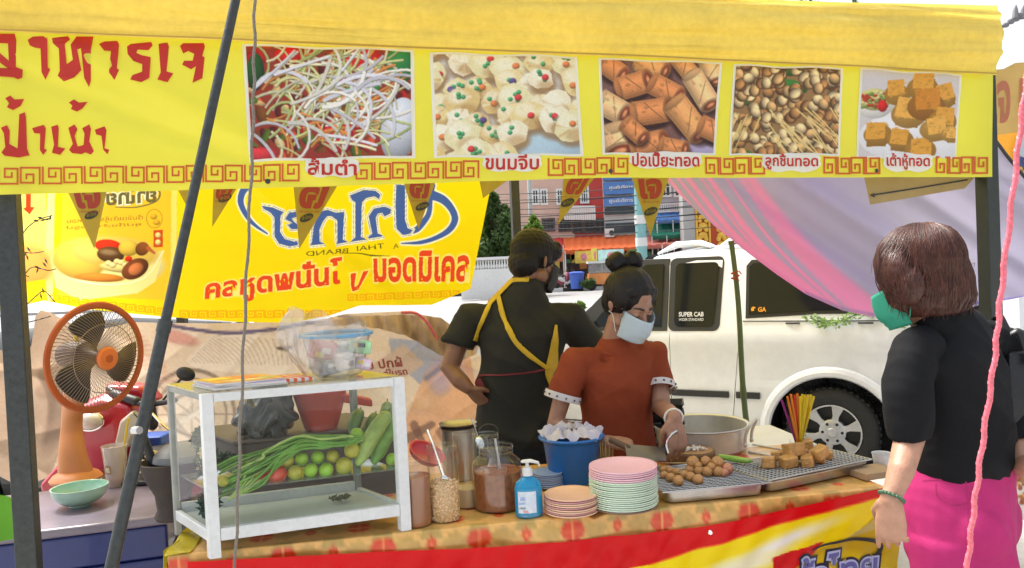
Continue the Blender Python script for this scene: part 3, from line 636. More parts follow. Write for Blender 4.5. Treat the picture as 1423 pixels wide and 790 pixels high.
cp.ell(150, 366, 78, 34, (.98, .96, .74), .05, .1, 5); cp.poly([(72, 372), (228, 348), (215, 392), (190, 408), (110, 418), (76, 400)], (.98, .93, .62))
cp.ell(148, 352, 72, 24, (.96, .82, .38), .03, .1, 5); cp.line(curve([(76, 372), (100, 388), (150, 396), (200, 386), (226, 350)], 8), 2, (.99, .97, .8))
cp.ell(108, 364, 36, 24, (.97, .80, .32), .2, .2, 3); cp.ell(122, 352, 24, 12, (.98, .85, .42), .3, .1, 5); cp.ell(150, 342, 19, 9, (.92, .22, .1), .1); cp.ell(153, 354, 19, 11, (.42, .28, .16), .1, .3); cp.ell(150, 351, 12, 4, (.62, .5, .35), .1, .1, 3); cp.ell(178, 345, 14, 11, (.95, .8, .3)); cp.ell(197, 346, 9, 10, (.55, .32, .15), .8); cp.ell(165, 372, 28, 7, (.96, .88, .55), .1, .3); cp.ell(138, 386, 34, 6, (.90, .56, .2), .05)
for i in range(9): cp.ell(150 + i * 6, 366 + 3 * math.sin(i * 2), 5, 4, (.98, .9, .62), 0, .3)
cp.ell(187, 374, 20, 13, (.5, .27, .14), -.5, .3); cp.ell(188, 374, 11, 8, (.85, .5, .3), -.5); cp.ell(178, 360, 5, 4, (.9, .2, .1)); cp.seg((205, 345), (214, 352), 6, 3, (.75, .4, .2))
cp.line([(214 + 11 * math.cos(a), 304 + 13 * math.sin(a)) for a in np.linspace(0, 6.3, 20)], 1.2, (.8, .6, .15)); cp.ell(213, 301, 5, 4, (.93, .72, .2)); cp.ell(217, 309, 5, 4, (.93, .72, .2)); cp.poly([(213, 320), (226, 320), (226, 344), (213, 344)], (.85, .3, .1)); cp.ell(219, 327, 4, 4, (1, .9, .6)); cp.ell(219, 337, 4, 4, (1, .9, .6))
cp.text('ยำไทย', ((148, 263), (216, 258), (216, 280), (148, 285)), WH, .11, True); cp.text('ยำไทย', ((148, 263), (216, 258), (216, 280), (148, 285)), (.45, .42, .25), .04, True)
cp.taper(curve([(214, 262), (222, 268), (216, 280), (190, 288), (160, 288)], 8), [1, 2, 1.5, 1], (.4, .4, .3))
cp.text('ต้มจืดเต้าหู้รสเห็ดหอม', ((92, 304), (198, 298), (198, 307), (92, 312)), (.72, .5, .12), .01, True); cp.text('ซุปกึ่งสำเร็จรูป', ((92, 314), (196, 309), (196, 315), (92, 320)), (.72, .5, .12), .01, True)
for cw_, cl_ in (((WH, 5.5), (BLU, 0)) if 0 else ((WH, 1), (BLU, 0))):
    for pts, wd in (([(1000, 300), (1040, 285), (1080, 240), (1108, 190), (1120, 90), (1135, 30)], [7, 8, 8, 7, 6, 5]), ([(60, 30), (25, 80), (20, 140), (60, 220), (110, 270), (172, 312)], [11, 9, 8, 6, 4, 2]), ([(1120, 85), (1190, 115), (1240, 170), (1258, 230), (1225, 290), (1150, 335), (1060, 362), (950, 368)], [13, 11, 9, 9, 8, 6, 5, 1.5])):
        cp.taper(curve(z2(pts), 8), [q + (5 if cl_ else 0) for q in wd], cw_)
for d, col in ((17, WH), (9, BLU), (6.5, WH), (0, BLU)):
    for L in (YO, YO2, TH, AI, AA, FA): cp.poly(z2(fat(L, d)), col)
for t, q in (('A', q2((900, 372), (932, 368), (934, 394), (902, 400))), ('THAI', q2((690, 385), (848, 366), (850, 396), (692, 412))), ('BRAND', q2((395, 415), (640, 396), (640, 424), (398, 442)))): cp.text(t, q, (.35, .33, .15), 0, True)
cp.taper(curve(z2([(600, 425), (700, 425), (780, 438), (880, 440)]), 6), [.5, 1.2, 1.8, .4], (.35, .33, .15))
for t, q in (('คลหูดพนั่นโ', ((287, 386), (474, 358), (474, 404), (285, 424))), ('น', ((489, 382), (510, 378), (498, 402), (489, 405))), ('มอดมิเคล', ((520, 353), (652, 348), (650, 390), (521, 391)))):
    for bd, col in ((.085, (1, .96, .55)), (.035, RD)): cp.text(t, q, col, bd)
def pkeys(xs, yf, h, w):
    sp = [(-.02, 1.0), (-.02, 0), (.95, 0), (.95, .95), (.3, .95), (.3, .42), (.66, .42), (.66, .68)]
    for i, (x, wd) in enumerate(xs): cp.line([(x + wd * (p[0] if i % 2 else .93 - p[0]), yf(x) + h * ((p[1] - .5) if i % 2 == 0 else (.5 - p[1]))) for p in sp], w, ORI)
pkeys([(250 + i * 13.2, 11.5) for i in range(18)], lambda x: 437 - (x - 250) * .002, 9, 1.5); pkeys([(484 + i * 13, 11.5) for i in range(12)], lambda x: 414 - (x - 484) * .04, 8, 1.5); pkeys([(70 + i * 13.2, 11.5) for i in range(13)], lambda x: 415 + (x - 70) * .12, 8, 1.5)
part('vinyl_sheet', SK.strip(topK, botK, 840, 250, 0, cp), pm('backlit_printed_vinyl', (1, 1, 1), .5, attr=True, transl=.6), bb)
# ================================================================== purple cloth curtain
cq = Cv(900, 170, 1500, 450, .8, (.65, .63, .73))
cq.ell(1100, 300, 160, 120, (.68, .64, .80), 0, 0, 90, .8); cq.ell(1330, 260, 150, 110, (.68, .66, .74), 0, 0, 90, .9)
for (x0, y0, x1, y1, wd, op) in ((1030, 232, 1215, 438, 20, .55), (1018, 232, 1195, 436, 10, .5), (1000, 235, 1168, 428, 4, .9), (978, 238, 1150, 425, 9, .85), (968, 240, 1140, 422, 4, .8), (950, 240, 1125, 412, 8, .9), (938, 242, 1105, 400, 5, .9), (925, 243, 1085, 388, 5, .85), (930, 245, 1065, 378, 3, .6)):
    mx, my = (x0 + x1) / 2 - 8, (y0 + y1) / 2 + 8; cc = curve([(x0, y0), (mx, my), (x1, y1)], 10)
    for k, (a, b) in enumerate(zip(cc[:-1], cc[1:])): cq.seg(a, b, wd * (.5 + .05 * k), wd * (.55 + .05 * k), (.93, .56, .76), soft=wd * .5, op=min(1, op * 1.15))
cq.line([(1240, 440), (1423, 413), (1480, 399)], 2, (.5, .42, .75)); cq.line([(1120, 406), (1170, 428), (1210, 436), (1260, 438), (1330, 430)], 4, (.55, .48, .68), op=.6)
def dcl(u, z): 
    q = u * .75 + z * 1.0
    return .055 * np.sin(q * 7 + .7 * np.sin(u * 2)) + .030 * np.sin(q * 17 + u) + .012 * np.sin(q * 37 + 2 * u) + .02 * wob(u, z, 0, 1.1, 9)
SP = Sheet((.85, 4.5), (2.9, 3.75), dcl)
topP = [(908, 225), (1000, 222), (1150, 215), (1300, 200), (1380, 190), (1423, 246), (1500, 330)]
botP = [(924, 250), (960, 284), (1000, 319), (1040, 351), (1080, 381), (1120, 408), (1170, 430), (1210, 439), (1260, 441), (1330, 433), (1423, 413), (1500, 396)]
pc = part('purple_curtain', SP.strip(topP, botP, 200, 110, 0, cq), pm('purple_cloth', (1, 1, 1), .8, attr=True, transl=.55), None, loc=SP.px([1210], [438])[0])
tag(pc, 'wide purple cloth sheet with pink streaks sagging above the white pickup', 'cloth sheet')
part('cord_edge', MB().tube(SP.px(np.array([1372, 1400, 1423, 1460]), np.array([180, 218, 247, 290]), .01), .008, 6), M_dark, pc)
# bamboo pole
bam = root('bamboo_pole', 'thin green bamboo pole standing in front of the white pickup door', 'pole', at(1042, 640, 4.1))
b0, b1 = at(1016, 335, 4.1), at(1040, 600, 4.1); b2 = b1 + (b1 - b0) * (b1[2] / (b0[2] - b1[2]))
mb = MB(); n = 40; pts, rr = [], []
for i in range(n + 1):
    t = i / n; k = (t * 6) % 1; pts.append(b0 + (b2 - b0) * t + V(.008 * math.sin(t * 9), 0, 0)); rr.append(.013 + .004 * t + (.003 if k < .03 or k > .97 else 0))
mb.tube(pts, rr, 12); part('stem', mb, pm('bamboo_green', (.09, .12, .035), .5, nz=(8, .3)), bam)
q = at(1022, 390, 4.05); part('red_tie', MB().tube([q + V(.02 * math.cos(a), .02 * math.sin(a), .004 * a) for a in np.linspace(0, 12, 30)] + [q + V(.03, -.01, .03)], .003, 6), M_red, bam)
# ================================================================== white pickup
M_paint = pm('white_car_paint', (.74, .76, .78), .26, coat=.8, nz=(2, .04), nz2=(14, .05))
M_cglass = pm('dark_car_glass', (.010, .012, .014), .08, spec=.22)
M_rub = pm('black_rubber', (.018, .018, .018), .75, nz=(30, .2), bump=(80, .3))
M_trim = pm('black_trim', (.02, .021, .022), .5)
M_alloy = pm('silver_alloy', (.55, .56, .57), .35, metal=.7, nz=(20, .1))
M_chrome = pm('chrome', (.7, .7, .7), .12, metal=1)
class Frame:
    def __init__(s, W0, fd): s.W0 = np.asarray(W0, float); s.f = nrm(fd); s.i = V(-s.f[1], s.f[0], 0); s.i = s.i if s.i[1] > 0 else -s.i
    def __call__(s, a, w, z): return s.W0 + s.f * a + s.i * w + V(0, 0, z)
    def R(s): return np.column_stack([s.f, s.i, V(0, 0, 1) * (1 if np.cross(s.f, s.i)[2] > 0 else -1)])
TK = Frame(V(2.282, 5.749, -.15), (-.866, .5, 0))
PROF = [(.10, .24), (.04, .28), (.012, .36), (0, .44), (-.004, .50), (-.004, .66), (.006, .70), (.006, .90), (-.002, .97), (.014, 1.06), (.034, 1.12), (.15, 1.62), (.18, 1.68), (.24, 1.715), (.36, 1.735), (.6, 1.75)]
def car_body(fr, st, prof, width, base=.95, top=1.75):
    rings = []
    for s, h, e in st:
        pr = []
        for w_, z in prof:
            if z > base: z2_ = base + (z - base) * (h - base) / (top - base); w_ = w_ * (1 if h > top - .12 else .3 + .7 * max(0, (h - base) / (top - base)))
            else: z2_ = z
            pr.append((w_ + e, z2_))
        ring = pr + [(width - a, b) for a, b in reversed(pr)]
        rings.append([fr(s, a, b) for a, b in ring])
    return MB().rings(rings)
def cut(mb, cutters):
    """take wheel arches and door gaps out of a body"""
    obs = []
    for k in [mb] + cutters:
        me = bpy.data.meshes.new('t'); me.from_pydata(k.v, [], k.f); bm = bmesh.new(); bm.from_mesh(me); bmesh.ops.recalc_face_normals(bm, faces=bm.faces); bm.to_mesh(me); bm.free()
        o = bpy.data.objects.new('t', me); COL.objects.link(o); obs.append(o)
    for c in obs[1:]:
        q = obs[0].modifiers.new('b', 'BOOLEAN'); q.operation = 'DIFFERENCE'; q.object = c; q.solver = 'EXACT'
    dg = bpy.context.evaluated_depsgraph_get(); dg.update(); r = bpy.data.meshes.new_from_object(obs[0].evaluated_get(dg))
    for o in obs: bpy.data.objects.remove(o)
    r.shade_smooth(); flatten_angle(r, .45); return r
tr = root('white_pickup', 'white pickup truck with canopy and black side trim parked on the road behind the stall', 'pickup truck', TK(1.2, .85, 0))
st = [(-1.22, 1.70, .03), (-1.18, 1.74, .0), (-.6, 1.75, 0), (0, 1.75, 0), (.6, 1.75, 0), (1.0, 1.75, 0), (1.38, 1.70, 0), (1.6, 1.52, 0), (1.95, 1.22, 0), (2.15, 1.09, .0), (2.6, 1.04, .01), (3.1, 1.0, .02), (3.55, .97, .05), (3.68, .955, .12)]
cuts = []
for s in (0, 2.95): cuts.append(MB().lathe(TK(s, .17, .30), [(.445, -.27), (.445, .27)], 40, frame(TK.i)))
def gapbox(pts, wd=.007, dp=.012):
    mb = MB()
    for a, b in zip(pts[:-1], pts[1:]):
        a, b = np.array(a), np.array(b); L = np.linalg.norm(b - a); d = (b - a) / L; c = (a + b) / 2
        wz = np.interp(c[1], [q[1] for q in PROF], [q[0] for q in PROF])
        R = np.column_stack([TK.f * d[0] + V(0, 0, d[1]), TK.i, np.cross(TK.f * d[0] + V(0, 0, d[1]), TK.i)]); mb.box(TK(c[0], wz, c[1]), (L + .004, dp * 2, wd), R)
    return mb
cuts += [gapbox([(.72, .36), (.70, .5)]), gapbox([(.70, .505), (.66, .9)]), gapbox([(1.2, .36), (1.2, 1.08)]), gapbox([(2.2, .45), (2.2, 1.0)])]
for c in cuts:
    pass
bm_ = cut(car_body(TK, st, PROF, 1.70), cuts); bm_.transform(Matrix.Translation(-Vector(WL[tr.name])))
body = _link('body', bm_, tr, WL[tr.name], M_paint)
def sidep(s, z, off=0): 
    wz = np.interp(z, [q[1] for q in PROF], [q[0] for q in PROF]); return TK(s, wz - off, z)
def panel(pts, t, off):
    mb = MB(); n = len(pts); a = [sidep(s, z, off) for s, z in pts]; b = [sidep(s, z, off - t) for s, z in pts]
    return mb.add(a + b, [tuple(range(n)), tuple(reversed(range(n, 2 * n)))] + [(i, n + i, n + (i + 1) % n, (i + 1) % n) for i in range(n)])
def rr(s0, z0, s1, z1, r=.03, n=4, sk0=0, sk1=0):
    """rounded window outline"""
    o = []
    for cx, cz, a0 in ((s1 - r, z1 - r, 0), (s0 + r, z1 - r, 1), (s0 + r, z0 + r, 2), (s1 - r, z0 + r, 3)):
        for k in range(n + 1):
            a = (a0 + k / n) * math.pi / 2; x, z = cx + r * math.cos(a), cz + r * math.sin(a); t = (z - z0) / (z1 - z0); o.append((x + t * (sk1 if a0 in (0, 3) else sk0), z))
    return o
wf = part('window_frame', panel(rr(.80, 1.07, 1.215, 1.655, .05, sk0=-.03), .012, .004), M_trim, tr, bevel=.003)
part('window', panel(rr(.845, 1.105, 1.165, 1.61, .04, sk0=-.03), .01, .009), M_cglass, tr)
wf2 = part('window_frame', panel([(1.222, 1.07), (2.08, 1.07), (2.06, 1.12), (1.56, 1.61), (1.46, 1.655), (1.222, 1.655)], .012, .004), M_trim, tr, bevel=.003)
part('window', panel([(1.27, 1.105), (1.90, 1.105), (1.47, 1.58), (1.42, 1.61), (1.27, 1.61)], .01, .009), M_cglass, tr)
wf3 = part('window_frame', panel([(.60, 1.165), (.60, 1.57), (.56, 1.615), (-1.02, 1.615), (-1.06, 1.57), (-1.06, 1.2), (-1.0, 1.19), (.05, 1.195)], .012, .004), M_trim, tr, bevel=.003)
part('window', panel([(.575, 1.195), (.575, 1.56), (.545, 1.59), (-1.0, 1.59), (-1.03, 1.56), (-1.03, 1.225), (.05, 1.222)], .01, .009), M_cglass, tr)
mb = MB(); text_flat(mb, 'SUPER CAB', sidep(1.125, 1.185, .0125), -TK.f, nrm(sidep(0, 1.3) - sidep(0, 1.15)), .20, .035, .03); part('window_lettering', mb, M_white, tr, smooth=False)
mb = MB(); text_flat(mb, 'WIDER STANDARD', sidep(1.125, 1.15, .0125), -TK.f, nrm(sidep(0, 1.3) - sidep(0, 1.15)), .20, .022, .01); part('window_lettering', mb, M_white, tr, smooth=False)
mb = MB(); text_flat(mb, '❸ GA', sidep(.555, 1.215, .0125), -TK.f, nrm(sidep(0, 1.3) - sidep(0, 1.15)), .11, .04, .03); part('orange_sticker', mb, pm('orange_sticker', (.85, .35, .02), .5), tr, smooth=False)
def strip_(s0, s1, z0, z1, mat, name, th=.018): 
    return part(name, panel([(s0, z0), (s1, z0), (s1, z1), (s0, z1)], th + .02, th), mat, tr, bevel=.004)
strip_(.735, 1.19, .555, .605, M_trim, 'side_trim'); strip_(1.21, 2.19, .555, .605, M_trim, 'side_trim'); strip_(.50, .68, .555, .605, M_trim, 'side_trim'); strip_(-1.1, -.50, .555, .605, M_trim, 'side_trim')
strip_(.53, 2.4, .265, .30, M_trim, 'sill_trim', .006)
# flares, wells, wheels
for s in (0, 2.95):
    pts = [TK(s + .475 * math.cos(a), -.012, .30 + .475 * math.sin(a)) for a in np.linspace(-.05, math.pi + .05, 26)]
    part('wheel_arch_flare', MB().tube(pts, [(.03, .04)] * 26, 8, ref=TK.i), M_paint, tr)
    mb = MB().lathe(TK(s, .34, .30), [(.44, -.33), (.44, .1), (.1, .1)], 32, frame(TK.i), caps=False); part('wheel_well', mb, M_blk, tr)
wy = TK(0, .11, .325); Rw = frame(-TK.i, TK.f)     # local z points to the camera
whl = tag(_link('wheel', None, tr, wy), None)
tire = MB().lathe(wy, [(.205, .075), (.215, .095), (.25, .108), (.295, .105), (.315, .09), (.326, .06), (.328, 0), (.326, -.06), (.315, -.09), (.25, -.108), (.205, -.08)], 56, Rw, caps=False)
part('tyre', tire, M_rub, whl)
mb = MB()
for k in range(44):
    a = k * 2 * math.pi / 44
    for q in (.05, -.05): mb.box(wy + Rw @ V(.326 * math.cos(a), .326 * math.sin(a), q), (.012, .022, .05), Rw @ rotm(0, 0, a))
part('tread', mb, M_rub, whl, kind='stuff')
rim = MB().lathe(wy, [(.208, .08), (.205, .092), (.195, .09), (.188, .05), (.185, -.06)], 48, Rw, caps=False); part('rim', rim, M_alloy, whl)
part('dark_backing_disc', MB().lathe(wy, [(.001, .0), (.186, .0)], 32, Rw, caps=False), M_dark, whl)  # flat dark disc added so the openings between the spokes look shaded
sp = MB()
for k in range(6):
    a = k * math.pi / 3 + .3; e = V(math.cos(a), math.sin(a), 0); f_ = V(-math.sin(a), math.cos(a), 0)
    o2 = [(.05, -.028), (.12, -.022), (.196, -.045), (.196, .045), (.12, .022), (.05, .028)]
    sp.prism(o2, wy + Rw @ V(0, 0, .055), Rw @ e, Rw @ f_, .022)
sp.lathe(wy, [(.095, .03), (.095, .074), (.085, .08), (.04, .082)], 32, Rw)
part('spokes', sp, M_alloy, whl, bevel=.005)
mb = MB()
for k in range(6): a = k * math.pi / 3; mb.lathe(wy + Rw @ V(.068 * math.cos(a), .068 * math.sin(a), .078), [(.011, 0), (.011, .006)], 10, Rw)
part('lug_hole', mb, M_blk, whl, kind='stuff')
cc = part('centre_cap', MB().lathe(wy, [(.036, .08), (.036, .092), (.03, .097), (.001, .099)], 24, Rw), M_alloy, whl)
# other wheels by copying (front near, rear far, front far)
for s, w_, rz in ((2.95, .11, 0), (0, 1.59, math.pi), (2.95, 1.59, math.pi)):
    c = whl.copy(); COL.objects.link(c); p = TK(s, w_, .325); c.location = p - WL[tr.name]; c.rotation_euler[2] = rz; WL[c.name] = p
    for ch in whl.children: d = ch.copy(); COL.objects.link(d); d.parent = c
rl = MB().tube([TK(.9, .28, 1.735), TK(1.0, .3, 1.765), TK(1.2, .3, 1.765), TK(1.38, .34, 1.70)], [(.05, .02), (.06, .03), (.06, .028), (.02, .01)], 10, ref=TK.i); part('roof_rail', rl, M_paint, tr)
part('roof_rail', MB().tube([TK(.55, .26, 1.74), TK(.6, .26, 1.775), TK(.75, .26, 1.775), TK(.82, .26, 1.74)], [(.04, .015), (.05, .02), (.05, .02), (.03, .01)], 10, ref=TK.i), M_paint, tr)
part('door_mirror', MB().tube([TK(1.98, -.02, 1.13), TK(1.98, -.1, 1.15), TK(1.98, -.2, 1.16)], [(.04, .03), (.1, .07), (.09, .06)], 10, ref=(0, 0, 1), rnd=True), M_trim, tr)
part('fuel_flap', panel(rr(-.78, .86, -.62, 1.0, .02), .006, .004), M_paint, tr, bevel=.002)
part('side_marker', panel(rr(2.4, .70, 2.50, .74, .01), .01, .01), pm('amber_lens', (.6, .2, .02), .2), tr)
for s_ in (-.3, .2): part('canopy_clamp', MB().tube([sidep(s_, 1.13, .004), sidep(s_ + .05, 1.13, .012), sidep(s_ + .1, 1.13, .004)], .006, 6), M_trim, tr)
part('bed_rail_seam', MB().tube([sidep(t, 1.145, .002) for t in np.linspace(.62, -1.1, 12)], .004, 5), M_trim, tr)
part('door_handle', MB().tube([TK(1.34, -.015, .98), TK(1.40, -.03, .985), TK(1.46, -.015, .98)], .012, 8), M_trim, tr)
part('bumper', MB().tube([TK(3.70, .05, .5), TK(3.78, .3, .5), TK(3.8, .85, .5), TK(3.78, 1.4, .5), TK(3.70, 1.65, .5)], [(.12, .05)] * 5, 10, ref=(0, 0, 1), rnd=True), M_trim, tr)
for w_ in (.22, 1.48): part('headlight', MB().ell(TK(3.66, w_, .82), (.05, .14, .08), TK.R()), M_chrome, tr)
part('windscreen', MB().add([TK(1.41, .2, 1.685), TK(2.1, .12, 1.13), TK(2.1, 1.58, 1.13), TK(1.41, 1.5, 1.685)], [(0, 1, 2, 3)]), M_cglass, tr, solid=.012)
# ================================================================== dark car behind the sheets
SC = Frame(V(-3.95, 5.35, -.15), (.985, .17, 0))
M_gpaint = pm('dark_grey_car_paint', (.05, .055, .06), .25, coat=.7)
PS = [(.1, .2), (.03, .3), (0, .5), (0, .75), (.04, .93), (.16, 1.3), (.25, 1.40), (.5, 1.44)]
sc = root('dark_car', 'dark grey car mostly hidden behind the yellow back banner and beige sheet', 'car', SC(1.3, .85, 0))
stc = [(-.85, .96, .08), (-.7, .98, 0), (-.2, 1.0, 0), (.3, 1.38, 0), (1.2, 1.44, 0), (1.9, 1.36, 0), (2.6, .99, 0), (3.3, .94, .02), (3.62, .93, .1)]
b2 = cut(car_body(SC, stc, PS, 1.68, .92, 1.44), [MB().lathe(SC(s, .15, .31), [(.37, -.2), (.37, .25)], 32, frame(SC.i)) for s in (0, 2.6)]); b2.transform(Matrix.Translation(-Vector(WL[sc.name])))
_link('body', b2, sc, WL[sc.name], M_gpaint)
for s in (0, 2.6): part('wheel', MB().lathe(SC(s, .12, .31), [(.01, .08), (.18, .08), (.2, .1), (.3, .1), (.31, .05), (.31, -.1), (.01, -.1)], 32, frame(-SC.i)), M_rub, sc)
part('windscreen', MB().add([SC(1.93, .2, 1.37), SC(2.55, .1, 1.02), SC(2.55, 1.58, 1.02), SC(1.93, 1.48, 1.37)], [(0, 1, 2, 3)]), M_cglass, sc, solid=.02)
part('side_window', MB().add([SC(.4, .05, .97), SC(2.35, .05, .97), SC(1.85, .17, 1.33), SC(.6, .17, 1.33)], [(0, 1, 2, 3)]), M_cglass, sc, solid=.03)
for z in (.86, .80): part('grille_bar', MB().tube([SC(3.6, .1, z), SC(3.66, .85, z), SC(3.6, 1.58, z)], .015, 8), M_chrome, sc)
# ================================================================== shops across the road
def wallm(n, c): return pm(n, c, .85, nz=(.6, .12), nz2=(6, .06))
def pxX(px, Y=FY): return at(px, 380, Y)[0]
def pzZ(px, py, Y=FY): return at(px, py, Y)[2]
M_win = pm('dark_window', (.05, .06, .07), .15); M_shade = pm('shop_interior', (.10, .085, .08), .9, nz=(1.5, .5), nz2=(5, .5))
M_wframe = pm('white_window_frame', (.7, .7, .68), .6)
def bldg(name, label, x0, x1, y0, depth, h, mat, base=0):
    X0, X1 = pxX(x0, y0), pxX(x1, y0)
    r = root(name, label, 'building', ((X0 + X1) / 2, y0 + depth / 2, base))
    mb = MB(); mb.box(((X0 + X1) / 2, y0 + depth / 2, h / 2), (X1 - X0 - .02, depth, h)); part('wall', mb, mat, r, smooth=False); return r
def win(r, cx, cy, wpx, hpx, Y, frame_=M_wframe, pane=M_win, bars=1, name='window'):
    s = Y / 1100.0; c = at(cx, cy, Y); w_, h_ = wpx * s, hpx * s
    mb = MB(); t = .12
    for dx, dz, ww, hh in ((0, h_ / 2, w_ + t, t), (0, -h_ / 2, w_ + t, t), (-w_ / 2, 0, t, h_ - t), (w_ / 2, 0, t, h_ - t)): mb.box((c[0] + dx, Y - .06, c[2] + dz), (ww, .12, hh))
    for k in range(bars):
        mb.box((c[0] - w_ / 2 + w_ * (k + 1) / (bars + 1), Y - .05, c[2]), (.06, .08, h_ - t))
    mb.box((c[0], Y - .05, c[2] + h_ * .1), (w_ - t, .07, .05))
    o = part(name, mb, frame_, r, smooth=False); mb = MB(); mb.box((c[0], Y - .01, c[2]), (w_ - .02, .04, h_ - .02)); part('pane', mb, pane, o, smooth=False)
b1_ = bldg('pink_townhouse', 'pale pink townhouse with white barred windows across the road', 690, 801, FY + 4, 8, 11, wallm('pink_stucco', (.62, .42, .34)))
for cx in (744, 756, 778): win(b1_, cx, 274, 8, 20, FY + 4, bars=1)
for cx in (705, 735, 760, 784): win(b1_, cx, 236, 9, 18, FY + 4, bars=1)
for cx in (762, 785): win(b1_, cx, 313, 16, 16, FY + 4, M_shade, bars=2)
b2_ = bldg('red_shophouse', 'bright red shophouse with white balcony rails and dark upper openings', 801, 843, FY + 4, 8, 11, wallm('red_stucco', (.55, .07, .06)))
for cx, cy, ww, hh in ((812, 271, 10, 22), (821, 236, 20, 18)): win(b2_, cx, cy, ww, hh, FY + 4, bars=2)
for cx in (803, 819, 834): win(b2_, cx, 314, 13, 18, FY + 4, M_shade)
for (x0, x1, y) in ((785, 826, 296),):
    mb = MB(); 
    for k in range(14): c = at(x0 + (x1 - x0) * k / 13, y, FY + 3.4); mb.box(c, (.12, .12, .9))
    a, b = at(x0, y - 7, FY + 3.4), at(x1, y - 9, FY + 3.4); mb.box((a + b) / 2 + V(0, 0, -.05), (b[0] - a[0], .2, .15)); part('balcony_rail', mb, M_wframe, b2_, smooth=False, kind='stuff')
b3_ = bldg('blue_shophouse', 'shophouse with blue sign boards and long dark window bands across the road', 843, 886, FY + 3.6, 8, 11, wallm('white_stucco', (.62, .62, .6)))
M_blue = pm('blue_sign', (.08, .2, .5), .5, nz=(2, .15))
def slab(x0, x1, y0, y1, Y, t, mat, parent, name):
    a, b = at((x0 + x1) / 2, y0, Y), at((x0 + x1) / 2, y1, Y); X0, X1 = pxX(x0, Y), pxX(x1, Y)
    mb = MB(); mb.box(((X0 + X1) / 2, Y, (a[2] + b[2]) / 2), (X1 - X0, t, abs(a[2] - b[2]))); return part(name, mb, mat, parent, smooth=False)
for y0, y1 in ((232, 250), (253, 270), (273, 287)):
    o = slab(843.5, 885, y0, y1, FY + 3.4, .3, M_blue, b3_, 'sign_board'); mb = MB(); c0 = at(847, (y0 + y1) / 2 + 3.5, FY + 3.23)
    text_flat(mb, 'ศูนย์บริการ', c0, V(1, 0, 0), V(0, 0, 1), 1.5, .3, .02); part('sign_lettering', mb, M_wframe, o, smooth=False)
slab(844, 885, 289, 298, FY + 3.45, .2, M_win, b3_, 'window_band'); slab(844, 885, 310, 324, FY + 3.45, .2, M_win, b3_, 'window_band')
o = slab(843, 855, 318, 330, FY + 3.2, .5, M_wframe, b3_, 'air_conditioner'); part('fan_grille', MB().lathe(at(850, 324, FY + 2.93), [(.16, 0), (.16, .03)], 20, frame((0, -1, 0))), M_dark, o)
b4_ = bldg('grey_shophouse', 'grey shophouse with white balustrade over green and blue awnings', 887, 957, FY + 3.6, 8, 9.5, wallm('grey_stucco', (.42, .44, .46)))
for k in range(12):
    pass
mb = MB()
for k in range(13): mb.box(at(916 + k * 3, 289, FY + 3.2), (.06, .06, .42))
mb.box(at(935, 283.5, FY + 3.2), (1.9, .12, .08)); mb.box(at(935, 294, FY + 3.2), (1.9, .14, .08)); part('balustrade', mb, M_wframe, b4_, smooth=False, kind='stuff')
for cx in (925, 943): win(b4_, cx, 262, 12, 22, FY + 3.6)
def awn(name, label, x0, x1, ya, yb, Y, out, mat, cat='awning'):
    """sloping canvas: back edge high at ya, front edge low at yb and nearer"""
    A_, B_ = at(x0, ya, Y), at(x1, ya - .045 * (x1 - x0), Y); C_, D_ = at(x1, yb - .045 * (x1 - x0), Y - out), at(x0, yb, Y - out)
    r = root(name, label, cat, (A_ + C_) / 2)
    n = max(6, int((x1 - x0) / 5)); P = []
    for k in np.linspace(0, 1, 6):
        P.append([(A_ * (1 - t) + B_ * t) * (1 - k) + (D_ * (1 - t) + C_ * t) * k + V(0, 0, -.12 * math.sin(k * 3.1) + .03 * math.sin(t * n * 3)) for t in np.linspace(0, 1, n * 2)])
    P.append([p + V(0, 0, -.25 - .04 * math.sin(i * 1.6)) for i, p in enumerate(P[-1])])
    part('canvas', MB().grid(np.array(P)), mat, r, solid=.02)
    for t in (.02, .5, .98):
        p = D_ * (1 - t) + C_ * t; part('awning_post', MB().tube([p - V(0, 0, .05), V(p[0], p[1], 0)], .035, 6), M_wframe, r)
    return r
awn('striped_awning', 'red and white striped awning over the dark shop across the road', 752, 783, 332, 341, FY + 3.9, 2.4, pm('red_awning', (.65, .05, .05), .7, transl=.3, wave=None))
awn('orange_awning', 'long orange canvas awning over hanging posters across the road', 783, 888, 331, 348, FY + 3.4, 2.6, pm('orange_awning', (.78, .18, .05), .7, transl=.35))
awn('salmon_awning', 'salmon red awning on the right under the green awning', 890, 950, 329, 341, FY + 3.2, 2.2, pm('salmon_awning', (.68, .22, .17), .7, transl=.3))
awn('green_awning', 'dark green awning above the salmon awning across the road', 905, 948, 305, 328, FY + 3.4, 1.6, pm('green_awning', (.02, .2, .13), .7, transl=.2))
awn('blue_awning', 'blue striped awning below the white balustrade', 912, 958, 296, 306, FY + 3.4, 1.2, pm('blue_awning', (.1, .25, .6), .7, transl=.2))
sh = root('dark_shopfronts', 'row of dark open shopfronts under the awnings across the road', 'shopfronts', at(850, 380, FY + 3.3))
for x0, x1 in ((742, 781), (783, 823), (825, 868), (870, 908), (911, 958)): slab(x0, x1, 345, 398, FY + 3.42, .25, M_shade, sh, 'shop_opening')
rg = random.Random(11)
